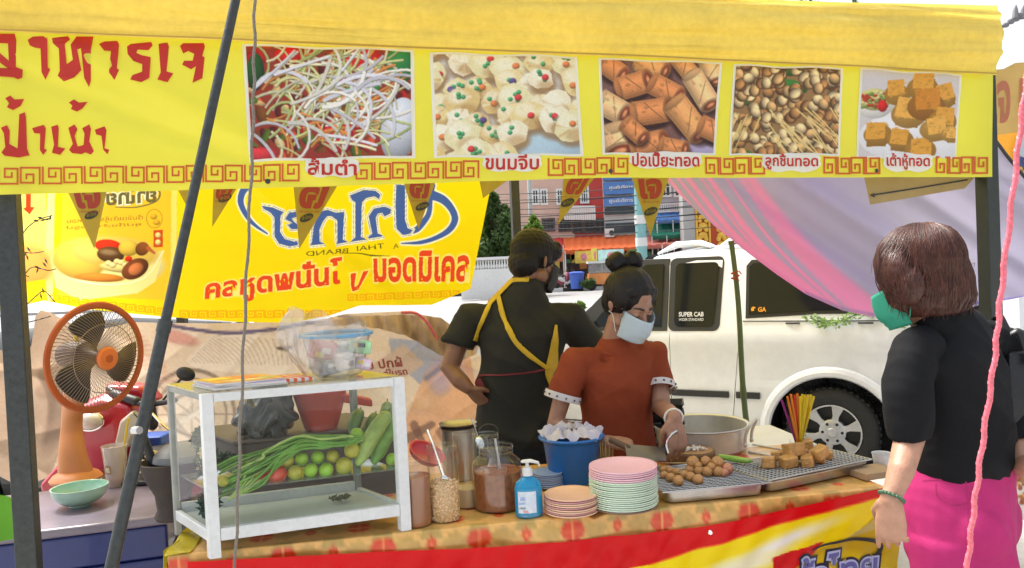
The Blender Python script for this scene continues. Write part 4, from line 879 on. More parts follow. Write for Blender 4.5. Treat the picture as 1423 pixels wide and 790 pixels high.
for k in range(70):
    x = rg.uniform(745, 955); y = rg.uniform(352, 396); c = at(x, y, FY + 3.1); mb = MB(); mb.box(c, (rg.uniform(.1, .5), .1, rg.uniform(.1, .5)), rotm(0, rg.uniform(-.1, .1), 0))
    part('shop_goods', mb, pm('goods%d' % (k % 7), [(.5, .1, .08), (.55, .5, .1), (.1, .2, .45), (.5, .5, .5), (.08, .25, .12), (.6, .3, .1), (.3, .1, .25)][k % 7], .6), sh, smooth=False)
PO = [('yellow poster hanging beneath the orange awning', 800, 823, 349, 366, (.7, .5, .08), 'ลด'), ('pale cyan poster with pink figures beneath the orange awning', 832, 868, 347, 366, (.5, .75, .72), 'ขาย'), ('bright yellow poster with a face beneath the orange awning', 823, 831, 345, 365, (.75, .6, .1), 'ข'), ('orange poster low beside the dark shop', 766, 784, 352, 364, (.5, .18, .08), 'อาหาร')]
for lb, x0, x1, y0, y1, c, t in PO:
    r = root('shop_poster', lb, 'poster', at((x0 + x1) / 2, y1, FY + .7)); slab(x0, x1, y0, y1, FY + .7, .04, pm('poster_' + lb[:12], c, .6, nz=(3, .3)), r, 'poster_sheet')
    part('printed_figure', MB().ell(at((x0 + x1) / 2, (y0 + y1) / 2, FY + .66), ((x1 - x0) * .008, .02, (y1 - y0) * .013)), pm('poster_pink', (.6, .2, .25), .6, nz=(6, .4)), r)
# food cart, bin, people-less scooters
ct = root('food_cart', 'orange and white food cart with glass box across the road', 'food cart', at(835, 398, FY + .2))
slab(817, 852, 380, 395, FY + .2, 1.2, pm('cart_orange', (.75, .28, .08), .6, nz=(2, .2)), ct, 'cabinet'); slab(818, 851, 366, 379.5, FY + .2, 1.0, glass('cart_glass', body=.25), ct, 'glass_box'); slab(816, 853, 363, 366, FY + .2, 1.3, M_wframe, ct, 'roof')
for x in (822, 847): part('wheel', MB().lathe(at(x, 397, FY - .5), [(.01, -.05), (.3, -.05), (.3, .05), (.01, .05)], 20, frame((0, -1, 0))), M_rub, ct)
tb = part('litter_bin', MB().lathe(at(802, 399, FY - .5) * V(1, 1, 0) + V(0, 0, 0), [(.36, 0), (.42, .85), (.46, .86), (.46, .95), (.3, 1.0)], 16), pm('blue_bin', (.05, .12, .5), .5), None, loc=at(802, 399, FY - .5) * V(1, 1, 0)); tag(tb, 'blue plastic litter bin on the far pavement beside the food cart', 'bin')
def scooter(px, col, lb):
    c = at(px, 396, FY - .2) * V(1, 1, 0); r = root('parked_scooter', lb, 'scooter', c, 'scooters parked across the road')
    for s in (-.6, .6): part('wheel', MB().lathe(c + V(s, 0, .28), [(.15, -.05), (.28, -.04), (.28, .04), (.15, .05)], 16, frame((0, -1, 0))), M_rub, r)
    part('body', MB().tube([c + V(-.75, 0, .6), c + V(-.3, 0, .62), c + V(.1, 0, .35), c + V(.4, 0, .5), c + V(.5, 0, .9)], [(.1, .1), (.18, .16), (.12, .14), (.14, .15), (.1, .14)], 10, rnd=True), pm('scooter' + lb[:5], col, .35), r)
    part('seat', MB().tube([c + V(-.6, 0, .8), c + V(-.05, 0, .78)], [(.06, .12)] * 2, 10, rnd=True), M_blk, r); part('handlebar', MB().tube([c + V(.42, -.3, 1.05), c + V(.5, 0, 1.0), c + V(.42, .3, 1.05)], .03, 8), M_blk, r)
scooter(786, (.6, .6, .55), 'cream scooter parked in front of the dark shop across the road'); scooter(778, (.3, .05, .08), 'maroon scooter parked at the far left of the shops')
# concrete pillar, temple panel
pl_ = root('concrete_pillar', 'plain grey concrete pillar beside the red and gold panel', 'pillar', at(961, 400, FY + 1) * V(1, 1, 0)); slab(950, 966, 150, 402, FY + 1, 1, wallm('pillar_grey', (.42, .41, .4)), pl_, 'shaft')
tp_ = root('red_gold_gateway', 'red gateway panel with carved gold ornament beside a grey pillar', 'gateway', at(990, 400, FY) * V(1, 1, 0)); slab(966, 1025, 230, 402, FY + 1, 1, wallm('temple_red', (.5, .08, .03)), tp_, 'panel')
M_gold = pm('gold_paint', (.75, .45, .05), .4, nz=(5, .2))
for x, wd in ((977, 15), (1003, 14)):
    for k in range(8):
        y = 262 + k * 13; part('gold_ornament', MB().ell(at(x, y, FY + .45), (wd * .019, .12, .2), n=10, m=6).ell(at(x - wd * .3, y + 5, FY + .45), (.15, .1, .18), n=8, m=5).ell(at(x + wd * .3, y + 5, FY + .45), (.15, .1, .18), n=8, m=5), M_gold, tp_)
for x in (969.5, 987, 1012): slab(x, x + 2.5, 240, 400, FY + .46, .15, M_gold, tp_, 'gold_border')
# teal and white pole
up_ = root('utility_pole', 'tall pole banded teal and white standing at the far kerb', 'utility pole', at(893, 402, FY - 1) * V(1, 1, 0)); c = at(893, 380, FY - 1)
part('shaft', MB().tube([V(c[0], c[1], 0), V(c[0], c[1], 11)], [.34, .24], 16), pm('pole_teal', (.22, .45, .45), .7, nz=(1, .2)), up_)
for z in (.9, 2.3, 3.6): part('white_band', MB().tube([V(c[0], c[1], z), V(c[0], c[1], z + .5)], .35, 16), M_wframe, up_)
c = at(741, 380, FY - 1); p2 = root('utility_pole', 'slim grey pole in front of the pink townhouse', 'utility pole', V(c[0], c[1], 0)); part('shaft', MB().tube([V(c[0], c[1], 0), V(c[0], c[1], 10)], [.13, .1], 10), pm('pole_grey', (.45, .48, .47), .7), p2)
wl_ = root('overhead_wires', 'bundle of sagging black overhead wires across the shopfronts', 'wires', at(820, 300, FY - 1))
for k, (ya, yb) in enumerate(((262, 256), (268, 270), (276, 266), (281, 283), (287, 292), (294, 288), (299, 303), (306, 300), (311, 309), (318, 322))):
    pts = [at(560 + t * 500, (ya * (1 - t) + yb * t) + 10 - 22 * t + 8 * math.sin(t * 3.14), FY - 1.2) for t in np.linspace(0, 1, 24)]; part('wire', MB().tube(pts, .022, 4), M_dark, wl_)
# white fence and trees
fn = root('white_fence', 'low white balustrade fence in front of the trees across the road', 'fence', at(690, 372, 40) * V(1, 1, 0))
def fY(px, py, Y=40): return at(px, py, Y)
a, b = pxX(640, 40), pxX(738, 40); mb = MB(); mb.box(((a + b) / 2, 40, 1.93), (b - a, .3, .14)); part('top_rail', mb, M_wframe, fn, smooth=False); mb = MB(); mb.box(((a + b) / 2, 40, .65), (b - a, .3, 1.5)); part('wall', mb, wallm('fence_white', (.7, .7, .68)), fn, smooth=False)
bme = None
for k in range(26):
    x = a + (b - a) * (k + .5) / 26
    if bme is None: bme = mesh_of(MB().lathe((0, 0, 0), [(.05, -.24), (.08, -.1), (.04, .05), (.06, .24)], 8), name='baluster')
    o = part('baluster', bme, M_wframe, fn); o.location = V(x, 40, 1.63) - WL[fn.name]
def leafy(cs, n, size, seed, spread=1.0):
    """many small leaf faces through clumps"""
    r = np.random.RandomState(seed); mb = MB(); vs = []; fs = []
    for (c, rad) in cs:
        c = np.array(c); k = int(n)
        d = r.normal(size=(k, 3)); d /= np.linalg.norm(d, axis=1)[:, None]; p = c + d * (r.rand(k, 1) ** .45) * np.array(rad)
        a = r.normal(size=(k, 3)); a /= np.linalg.norm(a, axis=1)[:, None]; b = np.cross(a, r.normal(size=(k, 3))); b /= np.linalg.norm(b, axis=1)[:, None]
        s = size * (.6 + .8 * r.rand(k, 1))
        o = len(vs); q = np.stack([p - a * s, p - b * s * .4, p + a * s, p + b * s * .4], 1).reshape(-1, 3); vs.extend(q.tolist()); fs.extend([(o + 4 * i, o + 4 * i + 1, o + 4 * i + 2, o + 4 * i + 3) for i in range(k)])
    mb.v = vs; mb.f = fs; return mb
M_leaf = pm('leaf_green', (.07, .13, .03), .6, transl=.35, nz=(.8, .4)); M_leaf2 = pm('leaf_bright', (.13, .22, .03), .6, transl=.4, nz=(.8, .3)); M_bark = pm('bark', (.12, .08, .05), .9, nz=(5, .3))
def tree(px, py_top, py_bot, Y, wpx, mat, lb, seed, cat='tree'):
    c = at(px, py_bot, Y); top = at(px, py_top, Y); h = top[2]; R = wpx / 2 * Y / 1100; r = root('leafy_tree', lb, cat, V(c[0], Y, 0), 'trees across the road'); rg = random.Random(seed)
    cs = []
    for k in range(16):
        z = h * (.3 + .65 * k / 16); q = R * (1 - abs(k / 16 - .45) * .9); cs.append(((c[0] + rg.uniform(-.7, .7) * q, Y + rg.uniform(-.7, .7) * q, z), (q * .55, q * .55, h * .1)))
    mb = MB().tube([V(c[0], Y, -.1), V(c[0] + .1, Y, h * .45), V(c[0], Y, h * .8)], [R * .1, R * .07, R * .03], 8)
    for (p, _) in cs[::3]: mb.tube([V(c[0] + .05, Y, p[2] * .7), V(*p)], [R * .05, R * .02], 6)
    part('trunk', mb, M_bark, r); part('crown', leafy(cs, 420, .16, seed), mat, r)
    return r
tree(690, 262, 350, 41.5, 54, M_leaf, 'dark green tree between the yellow banner and the dark rear pole', 1)
tree(713, 300, 350, 42.5, 40, M_leaf, 'mid green tree just behind the dark rear pole', 2)
tree(740, 300, 350, 42.5, 40, M_leaf2, 'bright yellow-green bushy tree in front of the pink townhouse', 3)
tree(662, 270, 350, 42, 50, M_leaf2, 'tall tree mostly hidden behind the yellow back banner', 4)
tree(1132, -18, 300, 58, 80, M_leaf, 'tall tree whose top shows just above the yellow tent valance', 5)
tree(1195, 0, 300, 60, 40, M_leaf, 'second smaller treetop showing above the yellow tent valance', 6)
# roadside greens
def bush(px, py, Y, rad, n, lb, mat, sz=.03, nm='roadside_plant'):
    c = at(px, py, Y); c[2] = 0 if Y > 40 else -.15; c2 = c + V(0, 0, rad * .6)
    r = root(nm, lb, 'plant', c); part('leaves', leafy([(c2, (rad, rad * .5, rad * .6)), (c2 + V(rad * .6, 0, rad * .2), (rad * .6, rad * .4, rad * .5))], n, sz, int(px)), mat, r); part('stem', MB().tube([c, c2], .02, 6), M_bark, r)
bush(815, 396, FY - 1.1, .45, 250, 'small green bush on the far pavement beside the blue bin', M_leaf, .09)
bush(800, 424, 26, .28, 400, 'bright green weeds at the roadside left of the pickup', M_leaf2, .08)
# creeper on the pickup's bed rail
cr = root('green_creeper', 'sprig of bright green leaves lying along the pickup side under the purple cloth', 'plant', sidep(.0, 1.17, .05))
pts = [sidep(.12 - t * .75, 1.17 - .04 * math.sin(t * 9), .05) for t in np.linspace(0, 1, 14)]; part('stem', MB().tube(pts, .004, 5), M_leaf, cr)
part('leaves', leafy([(p, (.07, .03, .04)) for p in pts], 26, .018, 4), pm('leaf_pale', (.22, .36, .08), .6, transl=.4), cr)
# ================================================================== neighbouring tent at the right edge
nb = root('neighbour_tent', 'dull yellow valance of the next tent at the right edge of the stall', 'tent', at(1420, 240, 3.9))
SN = Sheet(at(1370, 200, 3.9)[:2], at(1470, 200, 4.1)[:2], lambda u, z: .02 * wob(u, z, 0, 4, 2))
part('valance', SN.strip([(1372, 98), (1395, 96), (1410, 88), (1500, 82)], [(1374, 189), (1400, 186), (1430, 182), (1500, 178)], 40, 20), pm('dull_canvas', (.42, .28, .09), .7, transl=.3, nz=(4, .12)), nb)
mb = MB(); text_on(SN, mb, 'เจ เจ', [(1378, 118), (1440, 108), (1440, 168), (1378, 170)], .004, .03); part('faded_red_letters', mb, pm('faded_red', (.42, .14, .07), .7), nb, smooth=False)
SN2 = Sheet(at(1370, 200, 4.4)[:2], at(1470, 200, 4.5)[:2], None)
part('orange_panel', SN2.strip([(1376, 184), (1440, 180)], [(1376, 226), (1440, 300)], 10, 10), pm('orange_cloth', (.75, .35, .04), .7, transl=.3), nb)
part('blue_panel', SN2.strip([(1409, 188), (1440, 188)], [(1405, 216), (1440, 232)], 10, 10, .02), pm('pale_blue_print', (.45, .6, .7), .6), nb)
part('dark_blue_panel', SN2.strip([(1404, 215), (1440, 230)], [(1412, 260), (1440, 270)], 10, 10, .03), pm('dark_blue_print', (.05, .08, .25), .6), nb)
for i, (x, y) in enumerate(((1410, 236), (1418, 226), (1416, 240))): part('yellow_dot', MB().lathe(SN2.px([x], [y], .035)[0], [(.012, 0), (.012, .006)], 12, frame((0, -1, 0))), M_gold, nb)
part('tent_leg', MB().tube([V(*at(1462, 200, 4.1)[:2], 0), V(*at(1462, 200, 4.1)[:2], 2.5)], .025, 8), M_post, nb)
# carved temple finial against the sky
ff = root('roof_finial', 'dark carved roof finial against the white sky at the top right corner', 'roof ornament', at(1410, 40, 20))
pts = [at(x, y, 20) for x, y in ((1391, 38), (1398, 35), (1405, 30), (1412, 26), (1420, 22), (1432, 20))]
mb = MB()
for i, p in enumerate(pts): mb.ell(p, (.075 + .01 * i, .06, .06 + .008 * i), n=8, m=6)
mb.tube(pts, .03, 6); part('carved_ridge', mb, pm('old_grey_stone', (.2, .2, .21), .9), ff)
for x, y in ((1411, 14), (1422, 14)): part('spike', MB().tube([at(x, y + 12, 20), at(x, y, 20), at(x + 1, y - 7, 20)], [.09, .06, .01], 8), pm('old_grey_stone', (.2, .2, .21)), ff)
q = at(1450, 30, 20); part('ridge_pole', MB().tube([V(q[0], 20, 0), V(q[0], 20, q[2] + .1), at(1432, 20, 20)], .12, 8), pm('old_grey_stone', (.2, .2, .21)), ff)
# stand with food poster behind the woman
fs = root('food_poster_stand', 'upright board with a picture of fried food behind the woman in pink trousers', 'poster stand', at(1405, 700, 2.75))
SQ = Sheet(at(1380, 680, 2.75)[:2], at(1460, 680, 2.85)[:2], None); cf = Cv(1385, 630, 1470, 725, 1, (.93, .9, .85))
for _ in range(120): cf.ell(rg.uniform(1392, 1462), rg.uniform(642, 700), rg.uniform(2, 4), rg.uniform(2, 4), rg.choice([(.8, .5, .2), (.9, .65, .3), (.7, .35, .12)]))
part('board', SQ.strip([(1388, 634), (1465, 630)], [(1390, 724), (1467, 720)], 60, 70, 0, cf), M_print, fs, solid=.006)
for x in (1392, 1460): 
    p = SQ.px([x], [722], -.01)[0]; part('leg', MB().tube([p + V(0, 0, .2), V(p[0], p[1] + .03, 0)], .012, 6), M_dark, fs)
# ================================================================== beige printed sheet behind the stall
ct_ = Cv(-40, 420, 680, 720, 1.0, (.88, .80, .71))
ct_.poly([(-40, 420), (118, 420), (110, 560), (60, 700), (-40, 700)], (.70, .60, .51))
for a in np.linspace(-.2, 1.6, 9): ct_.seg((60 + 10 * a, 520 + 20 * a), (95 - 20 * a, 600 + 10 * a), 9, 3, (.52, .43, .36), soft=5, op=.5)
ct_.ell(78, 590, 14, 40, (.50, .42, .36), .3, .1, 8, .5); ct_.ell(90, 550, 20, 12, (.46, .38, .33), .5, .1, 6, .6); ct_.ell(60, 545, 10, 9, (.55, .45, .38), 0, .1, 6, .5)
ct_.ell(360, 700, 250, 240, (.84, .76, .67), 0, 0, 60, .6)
ct_.poly([(262, 500), (300, 462), (455, 468), (475, 500), (462, 530), (270, 512)], (.90, .84, .77))
for k in range(44):
    t = k / 43; ct_.seg((266 + 200 * t, 503 + 6 * t), (300 + 152 * t, 466 + 4 * math.sin(t * 3)), .9, .9, (.62, .54, .48), op=.7)
ct_.line(curve([(205, 440), (235, 450), (300, 461), (360, 460), (440, 448)], 8), 5, (.42, .38, .50)); ct_.line(curve([(215, 446), (300, 469), (440, 456)], 8), 3, (.85, .8, .75))
ct_.ell(396, 483, 11, 3, (.45, .4, .33))
for r0, wd in ((62, 5), (50, 3), (30, 4)):
    ct_.line([(268 + r0 * math.cos(a) * .95, 575 + r0 * math.sin(a)) for a in np.linspace(0, 6.3, 50)], wd, (.55, .48, .42), soft=2, op=.85)
for a in np.linspace(0, 6.28, 9): ct_.seg((268, 575), (268 + 58 * math.cos(a), 575 + 58 * math.sin(a)), 3, 2, (.6, .52, .45), op=.6)
ct_.seg((225, 600), (300, 560), 10, 5, (.85, .8, .72), soft=3); ct_.seg((230, 560), (330, 700), 5, 5, (.57, .5, .43), soft=3, op=.6)
ct_.ell(250, 468, 28, 9, (.75, .42, .42), .3, .1, 4, .5)
for k in range(11): ct_.seg((180 + 4 * k, 470 + 6 * k), (205 + 4 * k, 466 + 6 * k), 2.5, 2.5, (.86, .62, .55), op=.55)
ct_.poly([(540, 470), (640, 480), (622, 520), (590, 540), (545, 500)], (.66, .66, .70)); ct_.poly([(500, 520), (560, 478), (590, 505), (540, 540)], (.78, .68, .6))
ct_.poly([(590, 520), (652, 478), (664, 560), (662, 700), (545, 700), (556, 600)], (.84, .66, .52)); ct_.ell(625, 520, 26, 20, (.82, .62, .6), 0, .1, 20, .7); ct_.ell(640, 560, 28, 40, (.88, .68, .52), 0, .1, 20, .8); ct_.ell(612, 535, 14, 14, (.7, .66, .75), 0, .1, 12, .6); ct_.ell(585, 560, 14, 14, (.9, .75, .62), 0, .1, 10, .5)
ct_.seg((545, 620), (600, 590), 16, 10, (.5, .38, .33), op=.8); ct_.seg((575, 590), (600, 640), 12, 6, (.45, .33, .3), op=.7); ct_.seg((610, 600), (640, 650), 9, 9, (.55, .4, .34), op=.6)
ct_.line([(592, 526), (620, 505), (650, 480)], 7, (.4, .45, .58), soft=3, op=.7)
for (x, y, t) in ((470, 440, 0),): ct_.seg((x, y), (600, 452), 5, 5, (.4, .36, .4), op=.5)
for i in range(26): ct_.seg((300 + i * 5.6, 690 + rg.uniform(-4, 4)), (303 + i * 5.6, 690), 2, 2, (.5, .4, .35), op=.4)
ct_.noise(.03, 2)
def dt(u, z): return .055 * wob(u, z, 0, 1.3, 12) + .026 * wob(u * 2.5, z * 2, 0, 2, 3) + .022 * (1 - np.abs(np.sin(u * 5.3 + z * 7 + 2 * wob(u, z, 0, 1.6, 6)))) ** 3 - .018 * (1 - np.abs(np.sin(u * 6.1 - z * 9 + 2 * wob(u, z, 0, 1.9, 16)))) ** 3 + .03 * np.exp(-((z - 1.38 + .05 * np.sin(u * 4)) / .09) ** 2) * np.sin(u * 30 + z * 10) * (u > 2.1)
ST = Sheet((-3.2, 4.05), (.0, 4.6), dt)
topT = [(-40, 480), (28, 490), (46, 482), (50, 440), (58, 431), (72, 434), (98, 448), (124, 462), (150, 456), (190, 447), (300, 449), (440, 446), (480, 437), (560, 433), (600, 440), (632, 462), (650, 477), (672, 500)]
botT = [(-40, 640), (20, 668), (50, 720), (70, 735), (110, 730), (300, 730), (500, 730), (640, 730), (672, 730)]
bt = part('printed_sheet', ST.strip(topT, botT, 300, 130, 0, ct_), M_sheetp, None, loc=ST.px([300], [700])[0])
tag(bt, 'creased beige printed sheet hung behind the stall below the yellow banner', 'printed sheet')
for t, q in (('ม ปกผ้', ((508, 500), (556, 495), (560, 509), (511, 514))), ('อู่ในรถ', ((532, 514), (564, 510), (567, 523), (535, 528)))):
    mb = MB(); text_on(ST, mb, t, q, .006, .03); part('dull_red_lettering', mb, pm('dull_red_print', (.42, .12, .1), .7), bt, smooth=False)
# draped fringe on the right of the sheet
def dd(u, z): return .12 + .035 * np.sin(u * 42 + z * 22) + .02 * np.sin(u * 90 + 2)
SD = Sheet((-3.2, 4.05), (.0, 4.6), dd)
part('gathered_edge', SD.strip([(440, 446), (500, 438), (570, 436), (610, 440), (640, 462), (664, 476)], [(440, 452), (500, 450), (560, 463), (590, 480), (628, 500), (660, 489)], 140, 14), pm('gathered_cloth', (.55, .42, .3), .7, nz=(6, .3), transl=.25), bt)
rp = MB().tube([ST.px([x], [y], .2)[0] for x, y in curve([(556, 432), (575, 433), (590, 445), (604, 468)], 8)], .008, 6); part('pink_cord', rp, pm('pink_plastic_rope', (.85, .22, .27)), bt)
# ================================================================== red motorcycle
MY = 3.72
M_mred = pm('red_motorcycle_plastic', (.42, .012, .03), .3, coat=.6)
mc = root('red_motorcycle', 'red motorcycle with black handlebar parked behind the orange fan', 'motorcycle', at(150, 690, MY) * V(1, 1, 0))
def shell(pts, Y, t, mat, name, par=mc, bev=.02):
    mb = MB(); P = [at(x, y, Y) for x, y in pts]; c = np.mean(P, 0); n = len(P)
    f1 = [p * .86 + c * .14 + V(0, -t * .5, 0) for p in P]; f2 = [p + V(0, -t * .15, 0) for p in P]; f3 = [p + V(0, t * .5, 0) for p in P]
    mb.rings([[*f1], [*f2], [*f3]]); return part(name, mb, mat, par, bevel=bev, seg=3)
shell([(112, 560), (150, 545), (196, 556), (208, 585), (190, 615), (178, 640), (150, 660), (120, 655), (112, 610)], MY, .16, M_mred, 'front_fairing')
shell([(150, 532), (205, 534), (224, 556), (180, 566), (150, 560)], MY + .05, .12, M_mred, 'headstock_cover')
shell([(60, 672), (84, 645), (112, 634), (118, 655), (108, 680), (66, 690)], MY + .05, .12, M_mred, 'front_mudguard')
shell([(168, 585), (186, 570), (198, 582), (180, 622), (160, 620)], MY - .1, .04, pm('cream_plastic', (.55, .5, .4), .5), 'cream_side_strip')
hl = MB().ell(at(124, 586, MY - .13), (.06, .035, .04)); part('headlight', hl, pm('clear_lens', (.6, .58, .55), .1, coat=1), mc); part('chrome_ring', MB().tube([at(124, 586, MY - .12) + V(.064 * math.cos(a), 0, .043 * math.sin(a)) for a in np.linspace(0, 6.28, 24)[:-1]], .005, 6, closed=True), M_chrome, mc)
hb = part('handlebar', MB().tube(curve([at(150, 540, MY), at(170, 553, MY - .05), at(200, 562, MY - .1), at(226, 560, MY - .14), at(244, 556, MY - .2)], 5), .012, 10), M_blk, mc)
part('grip', MB().tube([at(158, 548, MY - .02), at(190, 558, MY - .08)], .022, 12, rnd=True), M_blk, hb); part('switch_box', MB().tube([at(206, 556, MY - .12), at(212, 590, MY - .12)], [(.03, .03), (.025, .03)], 8, rnd=True), M_blk, hb)
part('mirror_stem', MB().tube(curve([at(222, 562, MY - .12), at(236, 545, MY - .14), at(254, 524, MY - .12)], 5), .006, 6), M_blk, hb); part('mirror', MB().ell(at(258, 520, MY - .12), (.045, .02, .032), rotm(0, .3, 0)), M_blk, hb)
part('brake_lever', MB().tube(curve([at(212, 575, MY - .15), at(228, 592, MY - .18), at(244, 604, MY - .18)], 5), .006, 6), M_chrome, hb)
for px_, nm in ((84, 'wheel'), (300, 'wheel')):
    c = at(px_, 700, MY + .1); c[2] = .29; w_o = part(nm, MB().lathe(c, [(.22, -.04), (.26, -.05), (.29, -.02), (.29, .02), (.26, .05), (.22, .04)], 32, frame((0, -1, 0)), caps=False), M_rub, mc)
    mb = MB()
    for k in range(6): a = k * 1.047; mb.tube([c, c + V(.23 * math.cos(a), 0, .23 * math.sin(a))], .012, 6)
    mb.lathe(c, [(.21, -.03), (.225, 0), (.21, .03)], 32, frame((0, -1, 0)), caps=False); part('spoked_rim', mb, M_alloy, w_o)
a_, b_ = at(95, 640, MY + .1), at(84, 700, MY + .1); part('fork', MB().tube([at(150, 560, MY + .1), V(a_[0], MY + .1, .6), V(at(84, 700, MY + .1)[0], MY + .1, .29)], .02, 8), M_dark, mc)
part('frame_tube', MB().tube(curve([at(160, 600, MY + .1), at(190, 690, MY + .1), V(*at(240, 700, MY + .1)[:2], .32), V(*at(300, 700, MY + .1)[:2], .3)], 5), .03, 8), M_blk, mc)
part('engine', MB().tube([V(*at(200, 700, MY + .1)[:2], .32), V(*at(240, 700, MY + .1)[:2], .32)], [(.1, .09), (.08, .09)], 12, rnd=True), M_alloy, mc)
shell([(190, 625), (250, 618), (330, 628), (340, 650), (250, 655), (200, 650)], MY + .1, .22, M_blk, 'seat')
shell([(205, 655), (330, 652), (345, 672), (250, 690), (205, 680)], MY + .1, .18, M_mred, 'rear_fairing')
# blue crate glimpsed behind
cb = at(216, 628, 3.95); mb = MB(); mb.box((cb[0], cb[1], .68), (.13, .15, .12)); b_o = part('blue_crate', mb, pm('bright_blue_plastic', (.04, .13, .6), .4), None, bevel=.01, loc=(cb[0], cb[1], .62)); tag(b_o, 'bright blue plastic crate glimpsed behind the motorcycle and the clay mortar', 'crate')
mb = MB(); mb.box((cb[0], cb[1], .31), (.42, .26, .62)); b_o = part('cardboard_box', mb, pm('cardboard', (.4, .28, .16), .85, nz=(6, .15)), None, bevel=.006, loc=(cb[0], cb[1], 0)); tag(b_o, 'brown cardboard box under the bright blue crate behind the motorcycle', 'box')
# ================================================================== blue cool box table
ZB = .66
q = [ontop(x, y, ZB) for x, y in ((236, 716), (60, 738), (-60, 752))]
u_ = nrm(q[0] - q[2]); v_ = V(-u_[1], u_[0], 0); BR = q[0]
M_bbox = pm('dark_blue_box_side', (.018, .03, .16), .4, nz=(4, .15), coat=.2); M_btop = pm('worn_purple_top', (.20, .17, .23), .3, nz=(3, .25), coat=.3, nz2=(14, .15))
def obox(o, L, D, z0, z1): mb = MB(); c = o - u_ * L / 2 + v_ * D / 2; mb.box((c[0], c[1], (z0 + z1) / 2), (L, D, z1 - z0), np.column_stack([u_, v_, V(0, 0, 1)])); return mb
bx = root('blue_cool_box', 'dark blue cool box with worn purple lid left of the food table', 'cool box', V(BR[0], BR[1], .42) - u_ * .4 + v_ * .3)
part('lid', obox(BR, .86, .60, ZB - .035, ZB), M_btop, bx, bevel=.012, seg=3); part('box_body', obox(BR - u_ * .012 + v_ * .012, .836, .576, .505, ZB - .0352), M_bbox, bx, bevel=.012); part('lower_rim', obox(BR - u_ * .005 + v_ * .005, .85, .59, .46, .504), M_bbox, bx, bevel=.008)
gr = root('green_crate', 'green plastic crate underneath the dark blue cool box', 'crate', V(BR[0], BR[1], 0) - u_ * .4 + v_ * .3)
M_grn = pm('green_plastic', (.02, .11, .05), .45, nz=(5, .15))
part('crate_wall', obox(BR - u_ * .03 + v_ * .03, .80, .54, .0, .458), M_grn, gr, bevel=.01)
for z in (.12, .24, .36): part('crate_rib', obox(BR - u_ * .024 + v_ * .018, .812, .564, z, z + .02), M_grn, gr, bevel=.004)
gcl = root('green_cloth', 'bright green cloth hanging beside the grey post at the left edge', 'cloth', at(5, 750, 2.42))
SGc = Sheet(at(-60, 700, 2.5)[:2], at(40, 700, 2.4)[:2], lambda u, z: .02 * np.sin(u * 50) + .01 * wob(u, z, 0, 8))
part('cloth', SGc.strip([(-40, 684), (0, 688), (22, 700)], [(-40, 748), (0, 752), (24, 752)], 30, 16), pm('bright_green_cloth', (.10, .30, .02), .7, transl=.3), gcl)
# pale green bowl
def bowl(c, r, h, mat, name, label, cat='bowl', rim=None, foot=.4, th=.004):
    o = root(name, label, cat, c); pr = []
    for t in np.linspace(0, 1, 9): pr.append((r * (foot + (1 - foot) * math.sin(t * math.pi / 2) ** .9), h * .12 + h * .88 * t ** 1.6))
    pr = [(r * foot * .9, 0), (r * foot, 0), (r * foot * .98, h * .1)] + pr
    inn = [(a - th, b + th * .4) for a, b in reversed(pr[3:])]; pr = pr + [(r + .003, h + .002)] + inn + [(.001, h * .16)]
    part('shell', MB().lathe(c, pr, 40, caps=True), mat, o); return o
bc = ontop(112, 703, ZB) + V(0, 0, .001)
bo = bowl(bc, .098, .072, pm('pale_green_ceramic', (.33, .52, .42), .15, coat=.5, nz=(20, .06)), 'pale_green_bowl', 'pale green ceramic bowl on the purple lid in front of the fan')
for k in range(5): part('food_scrap', MB().ell(bc + V(.03 * math.cos(k * 2.1), .03 * math.sin(k * 2.1), .03), (.004, .003, .002)), M_dark, bo)
# plastic cup with straw
cc_ = ontop(162, 676, ZB); cu = root('plastic_cup', 'clear plastic takeaway cup with brown logo and yellow straw beside the fan', 'cup', cc_)
part('cup_wall', MB().lathe(cc_, [(.001, .001), (.034, .001), (.036, .01), (.05, .165), (.053, .17), (.05, .172), (.047, .165), (.033, .012)], 32), glass('cup_plastic', (.9, .88, .85), .15, .1, body=.35, bodycol=(.75, .68, .6)), cu)
part('leftover_drink', MB().lathe(cc_, [(.001, .004), (.033, .004), (.036, .035), (.001, .035)], 24), pm('tea_leftover', (.45, .2, .1), .3), cu)
mb = MB(); a0 = -math.pi / 2 - .25
P = [[cc_ + V((.0415 + .003 * k) * math.cos(a0 + t), (.0415 + .003 * k) * math.sin(a0 + t), .06 + .035 * k) for t in np.linspace(-.28, .28, 6)] for k in np.linspace(0, 1, 5)]
part('brown_logo', MB().grid(np.array(P)), pm('brown_print', (.30, .16, .06), .6), cu); P = [[cc_ + V((.0425 + .003 * k) * math.cos(a0 + t), (.0425 + .003 * k) * math.sin(a0 + t), .066 + .022 * k) for t in np.linspace(-.19, .19, 6)] for k in np.linspace(0, 1, 5)]; part('logo_face', MB().grid(np.array(P)), pm('cream_print', (.7, .6, .4), .6), cu)
part('straw', MB().tube([cc_ + V(.01, 0, .02), cc_ + V(.06, .01, .28)], .005, 8), pm('yellow_straw', (.8, .6, .03), .4, transl=.3), cu)
